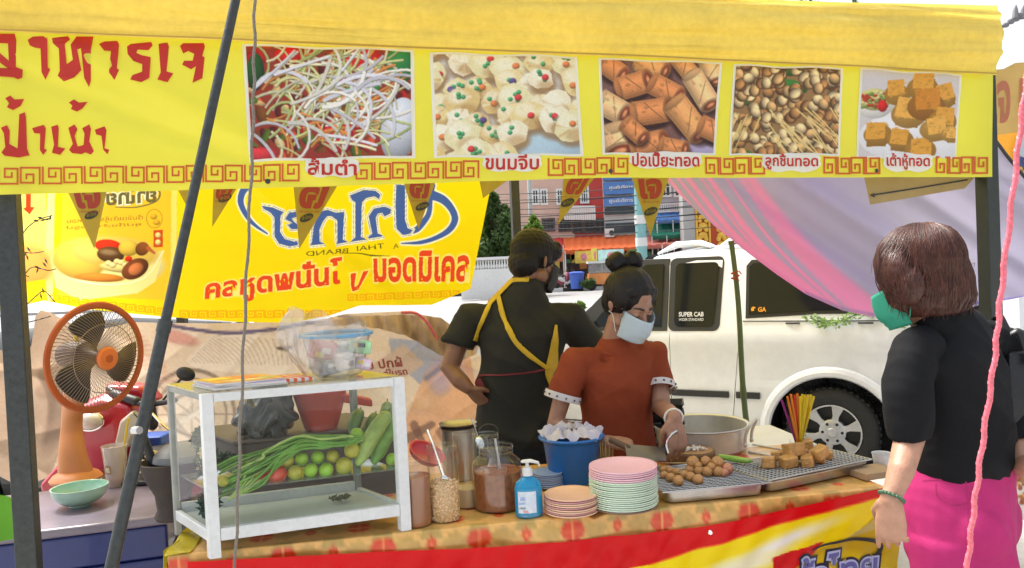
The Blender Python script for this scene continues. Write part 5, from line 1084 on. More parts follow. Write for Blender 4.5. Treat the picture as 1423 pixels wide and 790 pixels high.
# tray of noodles behind
nc = ontop(216, 672, ZB) + V(0.02, .06, 0); tr_ = root('noodle_tray', 'tray heaped with pale noodles behind the leaning pole', 'tray', nc)
mb = MB(); mb.box(nc + V(0, 0, .012), (.30, .2, .02)); part('tray_base', mb, M_dark, tr_, bevel=.008)
mb = MB(); rg = random.Random(8)
for k in range(90):
    x, y, a, z = nc[0] + rg.uniform(-.1, .1), nc[1] + rg.uniform(-.07, .07), rg.uniform(0, 6.28), nc[2] + .03 + rg.uniform(0, .10); pts = []
    z = nc[2] + .03 + rg.uniform(0, .09) * (1 - (abs(x - nc[0]) / .13) ** 2)
    for j in range(6): pts.append((x, y, z)); a += rg.uniform(-.8, .8); x += .018 * math.cos(a); y += .012 * math.sin(a); z += rg.uniform(-.006, .006)
    mb.tube(pts, .0045, 5)
part('noodles', mb, pm('pale_noodles', (.62, .48, .28), .5, nz=(20, .2)), tr_, kind='stuff')
# ================================================================== orange fan
FYD = 3.02; fc = at(134, 497, FYD); fb = ontop(106, 668, ZB)
fn_ = root('orange_fan', 'old electric fan with orange rim and orange stand on the blue cool box', 'electric fan', fb)
M_for = pm('fan_orange', (.48, .10, .02), .45, nz=(8, .15)); M_fst = pm('fan_stand_orange', (.60, .23, .07), .45, nz=(6, .1))
fN = nrm(V(.90, -.42, -.06)); Rf = frame(fN, (0, 0, 1)); RAD = .200      # local z = facing
cage = root
def cageside(sgn, nm, dpt, nspk, mat):
    mb = MB()
    for k in range(nspk):
        a = k * 2 * math.pi / nspk; pts = []
        for t in np.linspace(0, 1, 7): r = .04 + (RAD - .045) * t; an = a + .35 * t; pts.append(fc + Rf @ V(r * math.cos(an), r * math.sin(an), sgn * dpt * (1 - t ** 2.5)))
        mb.tube(pts, .00115, 4)
    return part(nm, mb, mat, fn_, kind='stuff')
M_wire = pm('fan_wire', (.30, .22, .16), .4, metal=.5)
cageside(1, 'front_guard', .055, 84, M_wire); cageside(-1, 'rear_guard', .06, 60, M_wire)
part('rim_ring', MB().tube([fc + Rf @ V(RAD * math.cos(a), RAD * math.sin(a), 0) for a in np.linspace(0, 2 * math.pi, 65)[:-1]], [(.008, .014)] * 64, 8, ref=fN, closed=True), M_for, fn_)
part('inner_ring', MB().tube([fc + Rf @ V(.13 * math.cos(a), .13 * math.sin(a), .048) for a in np.linspace(0, 2 * math.pi, 49)[:-1]], .0016, 5, closed=True), M_wire, fn_)
hub = part('hub_badge', MB().lathe(fc, [(.042, .05), (.045, .062), (.038, .07), (.001, .073)], 32, Rf), pm('fan_badge', (.78, .2, .04), .4), fn_); part('badge_emblem', MB().lathe(fc, [(.016, .0725), (.016, .0745), (.001, .075)], 6, Rf), M_for, hub)
M_bld = pm('fan_blade', (.05, .045, .035), .35, transl=.2)
for k in range(3):
    P = []
    for t in np.linspace(0, 1, 8):
        row = []
        for s_ in np.linspace(-1, 1, 8): r = .03 + .145 * t; an = k * 2.094 + s_ * (.25 + .32 * math.sin(t * 2.4)) + .3 * t; row.append(fc + Rf @ V(r * math.cos(an), r * math.sin(an), .012 * s_ * (1 - .3 * t)))
        P.append(row)
    part('blade', MB().grid(np.array(P)), M_bld, fn_, solid=.002)
part('motor', MB().lathe(fc, [(.02, .02), (.03, -.03), (.055, -.06), (.06, -.12), (.05, -.17), (.02, -.19)], 28, Rf), pm('motor_dark', (.06, .03, .02), .5), fn_)
neck = fc + Rf @ V(0, 0, -.11)
part('stand_column', MB().tube(curve([V(fb[0], fb[1], ZB + .02), V(fb[0] - .01, fb[1], ZB + .12), V(fb[0] - .012, fb[1] + .02, ZB + .28), V(neck[0] * .7 + fb[0] * .3, neck[1] * .6 + fb[1] * .4, neck[2] - .03)], 6), [(.075 - .032 * min(1, t * 1.7), .06 - .025 * min(1, t * 1.5)) for t in np.linspace(0, 1, 19)], 20, ref=(1, 0, 0)), M_fst, fn_)
part('stand_foot', MB().lathe(V(fb[0], fb[1], ZB), [(.10, .001), (.105, .012), (.09, .03), (.06, .045)], 32), M_fst, fn_)
part('oscillation_knob', MB().tube([neck + V(.0, 0, .05), neck + V(0, 0, .085)], .009, 10), pm('yellow_plastic', (.8, .6, .1), .4), fn_)
# dry twigs beside the post
tw_ = root('dry_twigs', 'bare twigs with a few dark leaves beside the left tent post', 'twigs', at(32, 470, 2.6))
for pts in ([(32, 470), (30, 420), (28, 360), (27, 300), (30, 262)], [(28, 330), (40, 315), (55, 305), (72, 300)], [(28, 350), (45, 352), (60, 350)], [(29, 390), (44, 372), (66, 376), (78, 374)], [(31, 430), (50, 412), (62, 405), (76, 420)], [(32, 450), (52, 445), (70, 440)], [(29, 380), (40, 385)]):
    part('twig', MB().tube([at(x, y, 2.6 + .02 * math.sin(x)) for x, y in curve(pts, 5)], .0018, 5), M_dark, tw_)
mb = MB(); rg = random.Random(2)
for x, y in [(50, 307), (56, 303), (60, 306), (66, 305), (52, 372), (62, 368), (64, 363), (35, 354), (38, 358), (60, 404), (57, 412), (33, 392), (70, 303), (52, 376), (40, 347)]:
    p = at(x, y, 2.6); a = rg.uniform(0, 3); d = V(math.cos(a), 0, math.sin(a)) * .012; e = V(-math.sin(a), .3, math.cos(a)) * .004; mb.add([p - d, p - e, p + d, p + e], [(0, 1, 2, 3)])
part('dark_leaves', mb, M_dark, tw_, smooth=False, kind='stuff')
# ================================================================== food table
ZT = .74
TFL, TFR = ontop(250, 769, ZT), ontop(1224, 677, ZT)
tL = np.linalg.norm(TFR - TFL); tU = (TFR - TFL) / tL; tV = V(-tU[1], tU[0], 0); tD = .60
TRm = np.column_stack([tU, tV, V(0, 0, 1)])
def TP(u, v, z=ZT): return V(TFL[0], TFL[1], 0) + tU * u + tV * v + V(0, 0, z)
M_ply = pm('table_board', (.35, .25, .15), .7, nz=(3, .2))
tbl = root('food_table', 'long food table under a gold cloth with red and yellow vinyl front', 'table', TP(tL / 2, tD / 2, 0))
mb = MB(); mb.box(TP(tL / 2, tD / 2, ZT - .022), (tL - .02, tD - .02, .03), TRm); part('table_board', mb, M_ply, tbl, bevel=.004)
for a, b in ((.06, .05), (tL - .06, .05), (.06, tD - .05), (tL - .06, tD - .05)): mb = MB(); mb.box(TP(a, b, .35), (.035, .035, .70), TRm); part('leg', mb, M_post, tbl, bevel=.003)
# gold cloth with printed motifs (centimetres)
cg = Cv(-8, -8, tL * 100 + 8, tD * 100 + 8, 2.0, (.87, .68, .38))
rg = random.Random(4)
for i in range(-1, 19):
    for j in range(-1, 6):
        x, y = i * 14.0 + (7 if j % 2 else 0), -4 + j * 11.0; ol = (.68, .57, .30); rd = (.83, .25, .11)
        cg.poly([(x + 7 - 4.5, y), (x + 7, y - 3.6), (x + 7 + 4.5, y), (x + 7, y + 3.6)], (.76, .61, .32)); cg.poly([(x - 2.2, y + 5.5), (x + 2.2, y + 5.5), (x + 3.4, y + 2), (x - 3.4, y + 2)], ol, .8)
        if (i + j) % 2 == 0:
            cg.poly([(x - 3.2, y - 1.6), (x - 1.7, y - 3.2), (x + 1.7, y - 3.2), (x + 3.2, y - 1.6), (x + 3.9, y), (x + 3.2, y + 1.6), (x + 1.7, y + 3.2), (x - 1.7, y + 3.2), (x - 3.2, y + 1.6), (x - 3.9, y)], rd)
            cg.line([(x - 3.6, y), (x + 3.6, y)], .35, (.93, .7, .4), soft=.5); cg.line([(x, y - 3.2), (x, y + 3.2)], .35, (.93, .7, .4), soft=.5)
        else: cg.poly([(x - 1.9, y), (x, y - 2.2), (x + 1.9, y), (x, y + 2.2)], rd); cg.ell(x, y, .6, .6, (.95, .6, .3), 0, 0, .4)
cg.noise(.04, 2)
NU = 380; prof = []
for v in np.linspace(tD + .03, .006, 60): prof.append((v, 0))
for k in range(1, 6): a = k / 5 * math.pi / 2; prof.append((.006 - .006 * math.sin(a) - .0 , -.006 * (1 - math.cos(a))))
for k in range(1, 7): prof.append((-.002, -.006 - .012 * k))
U_ = np.linspace(-.03, tL + .01, NU); G = np.zeros((len(prof), NU, 3)); C_ = np.zeros((len(prof), NU, 3))
for r_, (v, dz) in enumerate(prof):
    dist = v * 100 + dz * 100
    ww = .0035 * wob(U_ * 1.2, v * 3, 0, 3, 2) if dz == 0 else 0 * U_
    fold = -.012 * np.exp(-((U_ - 1.19 - v * .3) / .02) ** 2) * (v < .12) * (1 - v / .12 if v > 0 else 1)
    dr = (.006 * np.sin(U_ * 13) + .004 * wob(U_ * 4, 0, 0, 3)) * min(1, -dz / .05)
    for j in range(NU): G[r_, j] = TP(U_[j], v - dr[j] - (.012 if dz < 0 else .0), ZT + dz + ww[j] * .5 + fold[j] - .0 + .001)
    C_[r_] = cg.get(U_ * 100, np.full(NU, dist))
mb = MB(); mb.grid(G, C_); cloth = part('tablecloth', mb, pm('gold_printed_oilcloth', (1, 1, 1), .33, attr=True, coat=.25, bump=(30, .12)), None, loc=TP(tL / 2, tD / 2)); tag(cloth, 'gold oilcloth with red and olive diamond motifs spread over the food table', 'tablecloth')
# vinyl banner on the table front
def dtf(u, z): return .012 + .004 * wob(u * 2, z * 2, 0, 2, 1) + .007 * np.sin(u * 21 + z * 25 + 2 * np.sin(u * 5)) * np.clip((.74 - z) * 8, 0, 1) + .003 * np.sin(u * 60 - z * 40) * np.clip((.74 - z) * 9, 0, 1)
SBt = Sheet(TP(-.02, -.016)[:2], TP(tL, -.016)[:2], dtf)
ctf = Cv(180, 640, 1300, 900, 1.6, (.99, .88, .02))
ctf.poly([(180, 900), (180, 640), (1300, 640), (1300, 640), (1245, 676), (1221, 690), (1158, 706), (1089, 725), (987, 757), (900, 783), (840, 800), (600, 830), (300, 840)], (.86, .02, .06))
ctf.line([(1221, 690), (1158, 706), (1089, 725), (987, 757), (900, 783)], 2.2, (.95, .45, .1))
ctf.ell(1085, 752, 75, 9, (.98, .97, .92), -.40, 0, 12); ctf.ell(1030, 784, 60, 12, (.98, .96, .80), -.3, 0, 14)
ctf.poly([(1095, 790), (1120, 770), (1180, 745), (1222, 706), (1246, 700), (1260, 900), (1080, 900)], (.80, .66, .13)); ctf.poly([(1170, 750), (1222, 712), (1240, 700), (1240, 716), (1200, 738)], (.78, .72, .55), .7)
ctf.poly([(1068, 772), (1145, 752), (1130, 768), (1095, 790), (1085, 840), (1072, 800)], (.83, .12, .12)); ctf.ell(1180, 800, 70, 34, (.88, .76, .1), 0, .1, 12)
ctf.line([(1224, 680), (1240, 670)], 10, (.86, .1, .12))
tb_ = root('table_front_banner', 'red and yellow vinyl banner with a blue-white logo tied along the table front', 'banner', SBt.px([760], [780])[0])
topF = [(262, 779), (430, 770), (560, 764), (700, 757), (760, 753), (800, 750), (950, 734), (1020, 722), (1100, 704), (1226, 677), (1240, 672)]
part('vinyl_sheet', SBt.strip(topF, [(262, 900), (1250, 860)], 460, 120, 0, ctf), pm('glossy_printed_vinyl', (1, 1, 1), .34, attr=True, transl=.12, coat=.04, spec=.25, bump=(14, .3)), tb_)
mb = MB(); c = SBt.px([984], [738], .003)[0]; mb.tube([c, c + SBt.N * .003], [.008, .006], 14); part('eyelet', mb, M_chrome, tb_)
for bd, mt, off in ((.11, pm('black_ink', (.02, .02, .04), .4), .003), (.055, pm('pale_blue_ink', (.45, .5, .75), .4), .0045), (.01, pm('deep_blue_ink', (.12, .12, .35), .4), .006)):
    mb = MB(); text_on(SBt, mb, 'ฟ้าไทย', [(1098, 776), (1218, 757), (1214, 806), (1096, 828)], off, bd); part('logo_lettering', mb, mt, tb_, smooth=False)
for wd_, mt, off in (([2, 3, 4.5, 6, 7, 5, 3], M_dark, .0035),):
    mb = MB(); SBt.stroke(mb, curve([(1126, 764), (1150, 755), (1185, 748), (1210, 749), (1220, 757), (1216, 770), (1200, 782)], 8), wd_, off); part('black_swoosh', mb, mt, tb_)
# left end of the cloth: yellow vinyl with key pattern
SE = Sheet(TP(-.035, tD * .98)[:2], TP(-.035, -.02)[:2], lambda u, z: .008 * np.sin(u * 40 + z * 10) + .008 * wob(u * 3, z * 3, 0, 2))
if np.dot(SE.N, CAM - SE.A) < 0: SE.N = -SE.N
ev = MB(); Uu = np.linspace(-.0, SE.L + .0, 60); Zz = np.linspace(ZT + .004, .3, 40); UU, ZZ = np.meshgrid(Uu, Zz)
le = root('side_banner', 'crumpled yellow vinyl with red key border hanging over the left table end', 'banner', SE.P(V(SE.L / 2), V(.3))[0])
part('vinyl_sheet', ev.grid(SE.P(UU, ZZ)), pm('yellow_vinyl_crumpled', (.62, .50, .03), .35, transl=.25, coat=.3, bump=(16, .5)), le)
mb = MB(); a_, b_ = TP(-.035, tD), TP(-.035, -.02); P = [[TP(-.038 + .07 * k, v, ZT + .004 + .003 * math.sin(v * 50 + k * 3)) for v in np.linspace(tD * .98, -.02, 40)] for k in np.linspace(0, 1, 5)]; part('folded_top', mb.grid(np.array(P)), MATS['yellow_vinyl_crumpled'], le)
for i in range(7):
    mb = MB(); u0 = .03 + i * .078; z0 = ZT - .085; h = .05; w_ = .06
    sp = [(0, 1), (0, 0), (.95, 0), (.95, .95), (.3, .95), (.3, .42), (.66, .42)]
    for k_, (a, b) in enumerate(zip(sp[:-1], sp[1:])):
        a, b = np.array(a) * (w_, h), np.array(b) * (w_, h); t = (b - a) / np.linalg.norm(b - a) * .003; nn = np.array([-t[1], t[0]]); q_ = np.array([a - t + nn, a - t - nn, b + t - nn, b + t + nn]) + (u0, z0); mb.add(SE.P(q_[:, 0], q_[:, 1], .003 + k_ * .0001), [(0, 1, 2, 3)])
    part('key_motif', mb, M_orng, le, smooth=False)
# white side table behind
wt = root('white_side_table', 'white folding table behind the wire racks carrying the big pot', 'table', TP(1.85, .85, 0))
mb = MB(); mb.box(TP(1.80, .82, ZT - .02), (.95, .40, .03), TRm); part('table_top', mb, pm('white_plastic_top', (.72, .72, .70), .4, nz=(8, .06)), wt, bevel=.006)
for a, b in ((1.36, .66), (2.24, .66), (1.36, .98), (2.24, .98)): part('leg', MB().tube([TP(a, b, 0), TP(a, b, .705)], .014, 10), M_post, wt)
# ------------------------------------------------------------------ things standing on the table
def base(px, py, r=0, z=ZT + .0015):
    p = ontop(px, py, z); d = nrm(V(p[0], p[1], 0)); return p + d * r
def ztop(px, py, p): 
    d = ray(px, py); return CAM[2] + d[2] * p[1] / d[1]
# white framed glass case
cU = nrm(V(*(ontop(568, 737, ZT) - ontop(298, 776, ZT))[:2], 0)); cN = V(-cU[1], cU[0], 0); cV = nrm(cN * math.cos(.40) - cU * math.sin(.40)); CF = ontop(292, 778, ZT + .002); cW = np.linalg.norm(ontop(571, 736, ZT) - CF); cDp = .30
RC = np.column_stack([cU, cV, V(0, 0, 1)]); zc1 = ztop(292, 548, CF)
def CP(a, b, z): return V(CF[0], CF[1], 0) + cU * a + cV * b + V(0, 0, z)
M_wfr = pm('white_enamel_frame', (.66, .68, .68), .35, coat=.3, nz=(9, .08), nz2=(70, .08)); M_grayfr = pm('weathered_aluminium', (.30, .31, .29), .45, metal=.4, nz=(20, .2)); M_glass = glass('case_glass', (.97, .985, .975), .02, .035, ior=1.33)
case = root('glass_display_case', 'white framed glass display case full of vegetables on the gold tablecloth', 'display case', CP(cW / 2, cDp / 2, ZT))
def cbar(name, a0, b0, z0, a1, b1, z1, mat=M_wfr):
    mb = MB(); mb.box(CP((a0 + a1) / 2, (b0 + b1) / 2, (z0 + z1) / 2), (abs(a1 - a0), abs(b1 - b0), abs(z1 - z0)), RC); return part(name, mb, mat, case, bevel=.002)
fw_ = .030; fz = ZT + .078; sh_z = .925
cbar('post', 0, 0, ZT + .002, fw_, .022, zc1); cbar('post', cW - fw_, 0, ZT + .002, cW, .022, zc1)
cbar('post', 0, cDp - .018, ZT + .002, .018, cDp, zc1 - .004, M_grayfr); cbar('post', cW - .018, cDp - .018, ZT + .002, cW, cDp, zc1 - .004, M_grayfr)
cbar('rail', fw_ + .001, .001, zc1 - .024, cW - fw_ - .001, .021, zc1 - .001); cbar('rail', fw_ + .001, .001, fz - .03, cW - fw_ - .001, .021, fz + .004)
cbar('rail', .001, .023, zc1 - .018, .017, cDp - .019, zc1 - .002, M_grayfr); cbar('rail', cW - .017, .023, zc1 - .018, cW - .001, cDp - .019, zc1 - .002, M_grayfr); cbar('rail', .019, cDp - .016, zc1 - .018, cW - .019, cDp - .002, zc1 - .002, M_wfr)
cbar('rail', .001, .023, fz - .03, .017, cDp - .019, fz, M_wfr); cbar('rail', cW - .017, .023, fz - .03, cW - .001, cDp - .019, fz, M_wfr); cbar('rail', .019, cDp - .016, fz - .03, cW - .019, cDp - .002, fz + .02, M_wfr)
cbar('floor_panel', .018, .023, fz - .012, cW - .018, cDp - .019, fz - .008, pm('white_floor_panel', (.55, .58, .57), .25, coat=.4, nz=(8, .12)))
def pane(name, P4): mb = MB(); mb.add(P4, [(0, 1, 2, 3)]); return part(name, mb, M_glass, case, smooth=False)
pane('glass_pane', [CP(fw_, .012, fz), CP(cW - fw_, .012, fz), CP(cW - fw_, .012, zc1 - .02), CP(fw_, .012, zc1 - .02)])
pane('glass_pane', [CP(.008, .02, fz), CP(.008, cDp - .015, fz), CP(.008, cDp - .015, zc1 - .012), CP(.008, .02, zc1 - .012)])
pane('glass_pane', [CP(cW - .008, .02, fz), CP(cW - .008, cDp - .015, fz), CP(cW - .008, cDp - .015, zc1 - .012), CP(cW - .008, .02, zc1 - .012)])
pane('glass_pane', [CP(.01, cDp - .008, fz), CP(cW - .01, cDp - .008, fz), CP(cW - .01, cDp - .008, zc1 - .012), CP(.01, cDp - .008, zc1 - .012)])
mb = MB(); mb.box(CP(cW / 2, cDp / 2 + .012, zc1 + .0015), (cW - .002, cDp - .026, .004), RC); part('glass_top', mb, glass('case_top_glass', (.93, .95, .93), .03, .05, body=.22, bodycol=(.75, .72, .55)), case)
mb = MB(); mb.box(CP(cW / 2, cDp / 2, sh_z - .004), (cW - .036, cDp - .05, .005), RC); part('glass_shelf', mb, glass('green_shelf_glass', (.82, .93, .88), .03, .03, body=.06, bodycol=(.3, .5, .42)), case)
# produce, placed on planes inside the case
Z8 = lambda x, y: (220 + x / 2.725, 500 + y / 2.725)
def inC(x, y, b): px_, py_ = Z8(x, y); return onplane(px_, py_, CP(0, b, 0), cN)
M_lime = pm('lime_skin', (.28, .50, .03), .35, nz=(40, .12), bump=(160, .15), nz2=(9, .15)); M_limey = pm('lime_skin_yellow', (.42, .40, .04), .35, nz=(40, .1), bump=(160, .15))
sc_ = 1 / 2.725 * 2.28 / 1100
def fruit(name, x, y, r, b, mat, label, cat, group=None, sq=(1, 1, .95), seed=0):
    c = inC(x, y, b); R = r * sc_; rg = random.Random(seed + int(x)); Rm = rotm(rg.uniform(-1.2, 1.2), rg.uniform(-1, 1), 0)
    mb = MB(); prof = [(.02, -1.04), (.12, -1.02), (.3, -.93)] + [(math.sin(t), -math.cos(t)) for t in np.linspace(.45, 2.75, 12)] + [(.22, .97), (.12, 1.03), (.03, 1.04)]
    mb.lathe(c, [(a * R, z * R) for a, z in prof], 20, Rm @ np.diag(sq)); o = root(name, label, cat, c, group); part('peel', mb, mat, o); 
    part('stem_scar', MB().lathe(c + Rm @ (V(0, 0, 1.03) * R * sq[2]), [(.07 * R, 0), (.05 * R, .04 * R)], 8, Rm), pm('stem_scar', (.25, .2, .06), .8), o); return o
LM = [(518, 427, 28, .07, 1, 'yellow-green lime beside the big tomato in the front row'), (578, 418, 27, .07, 0, 'green lime second in the front row from the tomato'), (635, 417, 28, .07, 0, 'lime with dark scar in the middle of the front row'), (702, 402, 33, .075, 1, 'largest pale lime at the end of the front row by the cucumbers'),
      (542, 376, 27, .10, 0, 'dark green lime on the back row above the gap of the first two'), (603, 370, 26, .10, 0, 'green lime in the middle of the back row'), (660, 367, 27, .10, 1, 'yellowish lime on the back row beside the largest front one'), (733, 343, 31, .085, 1, 'big bright lime on top of the pile touching the cucumber'),
      (485, 383, 29, .10, 1, 'yellow-green lime half under the long beans above the tomato'), (885, 378, 25, .10, 0, 'lone green lime in the corner of the case past the cucumbers'), (247, 463, 19, .05, 1, 'small pale lime by the front post of the case under the bean tips'), (752, 284, 27, .12, 0, 'dark green lime tucked between two cucumbers under bean ends')]
for i, (x, y, r, b, yel, lb) in enumerate(LM): fruit('lime', x, y, r, b, M_limey if yel else M_lime, lb, 'lime', 'limes in the glass case', seed=i)
M_tom = pm('tomato_skin', (.55, .05, .02), .2, coat=.4, nz=(5, .2))
fruit('tomato', 447, 432, 40, .075, M_tom, 'large orange-red tomato at the start of the lime row', 'tomato', 'tomatoes in the glass case', (1, 1, .84)); fruit('tomato', 385, 447, 25, .075, M_tom, 'small red tomato under the long beans', 'tomato', 'tomatoes in the glass case')
def cuke(p, q_, r, b, col, lb, n):
    a, c = inC(*p, b), inC(*q_, b + .05); R = r * sc_; c = a + (c - a) * 1.08; R *= 1.1; pts = [a + (c - a) * t + V(0, 0, .008 * math.sin(t * 3.1)) for t in np.linspace(0, 1, 9)]; rr_ = [R * (.55 + .45 * math.sin(min(1, t * 4) * 1.57)) * (1 - .3 * max(0, t - .75) * 4 * .5) for t in np.linspace(0, 1, 9)]
    o = root('cucumber', lb, 'cucumber', a, 'cucumbers in the glass case'); part('skin', MB().tube(pts, rr_, 20, rnd=True), pm('cucumber%d' % n, col, .35, nz=(14, .35), nz2=(50, .15), bump=(60, .3)), o)
    part('stalk', MB().tube([pts[-1] + nrm(c - a) * R * .8, pts[-1] + nrm(c - a) * R * 1.3], .002, 6), M_bark, o)
cuke((760, 385), (850, 232), 30, .08, (.30, .42, .09), 'big pale green cucumber leaning across the middle of the bunch', 1); cuke((820, 380), (888, 250), 29, .11, (.16, .32, .05), 'mid green cucumber leaning at the outer side of the bunch', 2)
cuke((862, 300), (866, 190), 26, .15, (.13, .24, .04), 'dark green cucumber whose tip stands highest at the back', 3); cuke((735, 275), (757, 212), 25, .15, (.10, .19, .04), 'short dark green cucumber at the side of the bunch beside the red basket', 4); cuke((790, 300), (815, 225), 22, .17, (.12, .22, .05), 'dark green cucumber mostly hidden behind the pale one', 5)
bn_ = root('long_bean_bundle', 'bundle of long green beans draped over the limes in the case', 'bean bundle', inC(520, 330, .07)); M_bean = pm('bean_green', (.12, .30, .03), .4, nz=(20, .2)); M_bean2 = pm('bean_pale', (.30, .42, .10), .4, nz=(20, .2)); rg = random.Random(21)
for i in range(36):
    k = i / 35; s0 = (rg.uniform(225, 330), 400 + 110 * k + rg.uniform(-12, 12)); b = .03 + .10 * rg.random()
    pts = [s0, (s0[0] + 80, s0[1] - 35 - 8 * rg.random()), (400 + 70 * k, 350 + 35 * k + rg.uniform(-12, 12)), (520 + 30 * k, 296 + 40 * k + rg.uniform(-10, 10)), (620, 292 + 42 * k + rg.uniform(-8, 8)), (700, 292 + 32 * k + rg.uniform(-6, 6)), (755 + rg.uniform(-30, 25), 290 + 20 * k)]
    P = [inC(x, y, b + .01 * math.sin(j)) for j, (x, y) in enumerate(curve(pts, 4))]; part('bean', MB().tube(P, [.0032 + .0006 * math.sin(j * 2) for j in range(len(P))], 7, rnd=True), M_bean if rg.random() < .75 else M_bean2, bn_)
for i in range(5): 
    pts = [(255 + i * 6, 462 + i * 9), (300 + i * 6, 470 + 9 * i), (300 - 6 * i + 40, 500 + 8 * i)]; part('bean', MB().tube([inC(x, y, .035) for x, y in curve([(330 + 14 * i, 440 + 4 * i), (300 + 6 * i, 490 + 3 * i), (262 + 9 * i, 532 - 4 * i)], 5)], .003, 6, rnd=True), M_bean2, bn_)
lf = root('leafy_greens', 'bunch of dark leafy greens with pale yellow flowers in the left end of the case', 'vegetables', inC(140, 470, .15))
part('leaves', leafy([(CP(.045, .16, sh_z + .12), (.026, .03, .03)), (CP(.045, .13, sh_z + .06), (.030, .03, .045)), (CP(.045, .12, sh_z - .05), (.028, .03, .05)), (inC(240, 380, .22), (.05, .02, .02))], 150, .017, 9), pm('dark_leaf', (.03, .08, .025), .6, transl=.2), lf)
part('flowers', leafy([(CP(.03, .10, sh_z + .09), (.013, .013, .016)), (CP(.028, .12, sh_z + .05), (.012, .012, .012))], 60, .008, 10), pm('pale_flower', (.6, .5, .25), .6, transl=.2), lf)
part('stems', MB().tube([CP(.05, .12, fz), CP(.05, .12, sh_z), CP(.03, .10, sh_z + .09)], .003, 6).tube([CP(.055, .14, fz), CP(.05, .14, sh_z), CP(.045, .16, sh_z + .12)], .003, 6), M_bean, lf)
hs_ = root('herb_scrap', 'small heap of dried green herb scraps on the case floor', 'herb scraps', inC(680, 540, .15)); hz = CP(cW * .75, .15, fz)
part('leaves', leafy([(hz + V(0, 0, .008), (.03, .02, .006)), (hz + V(.02, .01, .008), (.02, .02, .006))], 60, .007, 12), pm('dry_herb', (.12, .12, .05), .8), hs_)
# on the case
mg = CP(.135, .10, zc1 + .0045)
for i, (lb, c, dz, a, sz) in enumerate((('white magazine at the bottom of the pile on the glass case', (.75, .72, .72), 0, .05, (.20, .15)), ('lilac magazine in the middle of the pile on the glass case', (.55, .42, .62), .0065, -.06, (.20, .15)), ('orange and yellow magazine on top of the pile on the glass case', (.75, .38, .10), .013, .10, (.19, .145)))):
    o = root('magazine', lb, 'magazine', mg + V(0, 0, dz), 'magazines on the glass case'); R2 = RC @ rotm(0, 0, a); mb = MB(); mb.box(mg + V(0, 0, dz + .003), (*sz, .0055), R2); part('pages', mb, M_white, o, bevel=.001)
    mb = MB(); mb.box(mg + V(0, 0, dz + .0061), (sz[0] + .002, sz[1] + .002, .0008), R2); part('cover', mb, pm('cover%d' % i, c, .35, nz=(14, .25), coat=.3), o)
    if i == 2:
        rg = random.Random(3)
        for k, (x, y, w_, h_, c2) in enumerate(((-.05, .03, .06, .05, (.8, .6, .1)), (.03, .02, .05, .07, (.75, .2, .1)), (.0, -.04, .12, .02, (.85, .75, .3)), (.06, -.03, .03, .04, (.5, .5, .2)))):
            mb = MB(); mb.box(mg + V(0, 0, dz + .0068 + k * .0001) + R2 @ V(x, y, 0), (w_, h_, .0006), R2); part('printed_picture', mb, pm('cp%d' % k, c2, .4, nz=(30, .3)), o)
sp_ = CP(.285, .12, zc1 + .005); o = root('striped_packet', 'flat red and white striped packet between the magazines and clear tub', 'packet', sp_); mb = MB(); mb.box(sp_ + V(0, 0, .005), (.085, .11, .01), RC); part('packet_body', mb, M_wfr, o, bevel=.002)
for k in range(4): mb = MB(); mb.box(sp_ + V(0, 0, .0053) + cU * (-.032 + .021 * k), (.009, .1115, .011), RC); part('red_stripe', mb, pm('bright_red', (.75, .12, .05), .5), o)
# clear tub with packets in a plastic bag
tc = CP(.425, .13, zc1 + .005); tub = root('clear_tub', 'clear plastic tub with blue lid rim full of small packets on the glass case', 'tub', tc)
M_cpl = glass('clear_plastic', (.92, .93, .95), .10, .14, ior=1.6, body=.20, bodycol=(.7, .72, .76))
part('tub_wall', MB().lathe(tc, [(.001, .002), (.06, .002), (.075, .012), (.095, .10), (.103, .125), (.104, .126)], 40, caps=False), M_cpl, tub); part('blue_lid_rim', MB().lathe(tc, [(.099, .118), (.108, .12), (.109, .128), (.10, .131), (.096, .126)], 40, caps=False), pm('pale_blue_plastic', (.2, .45, .68), .35, transl=.3), tub)
rg = random.Random(6); IT = [(-.06, -.035, .085, (.07, .03, .055), (.45, .03, .05), 'red snack packet with green edge inside the clear tub'), (.0, -.045, .045, (.05, .03, .05), (.75, .75, .72), 'white packet with yellow print inside the clear tub'), (.05, -.03, .085, (.06, .05, .04), (.35, .65, .35), 'pale green folded packet inside the clear tub'), (.055, -.035, .035, (.045, .03, .035), (.75, .55, .68), 'pink packet low inside the clear tub'), (-.03, -.02, .025, (.06, .04, .035), (.12, .11, .11), 'dark sachet at the bottom of the clear tub'), (.01, .01, .08, (.05, .05, .04), (.65, .68, .72), 'silver-white packet upper middle of the clear tub'), (-.02, .03, .05, (.08, .05, .07), (.5, .52, .45), 'grey packet at the back of the clear tub')]
for k, (x, y, z, sz, c, lb) in enumerate(IT):
    p = tc + RC @ V(x, y, z); o = root('snack_packet', lb, 'packet', p, 'packets in the clear tub'); R2 = RC @ rotm(rg.uniform(-.3, .3), rg.uniform(-.3, .3), rg.uniform(-.5, .5)); mb = MB(); mb.box(p, sz, R2); part('wrapper', mb, pm('packet%d' % k, c, .3, nz=(40, .3), coat=.4), o, bevel=.006)
    for j in range(2): mb = MB(); mb.box(p + R2 @ V(rg.uniform(-.3, .3) * sz[0], -sz[1] / 2 - .001, rg.uniform(-.25, .25) * sz[2]), (sz[0] * .35, .002, sz[2] * .3), R2); part('printed_patch', mb, pm('patch%d' % ((k + j) % 3), [(.75, .6, .05), (.8, .8, .8), (.05, .05, .06)][(k + j) % 3], .4), o)
bg_ = MB(); P = []
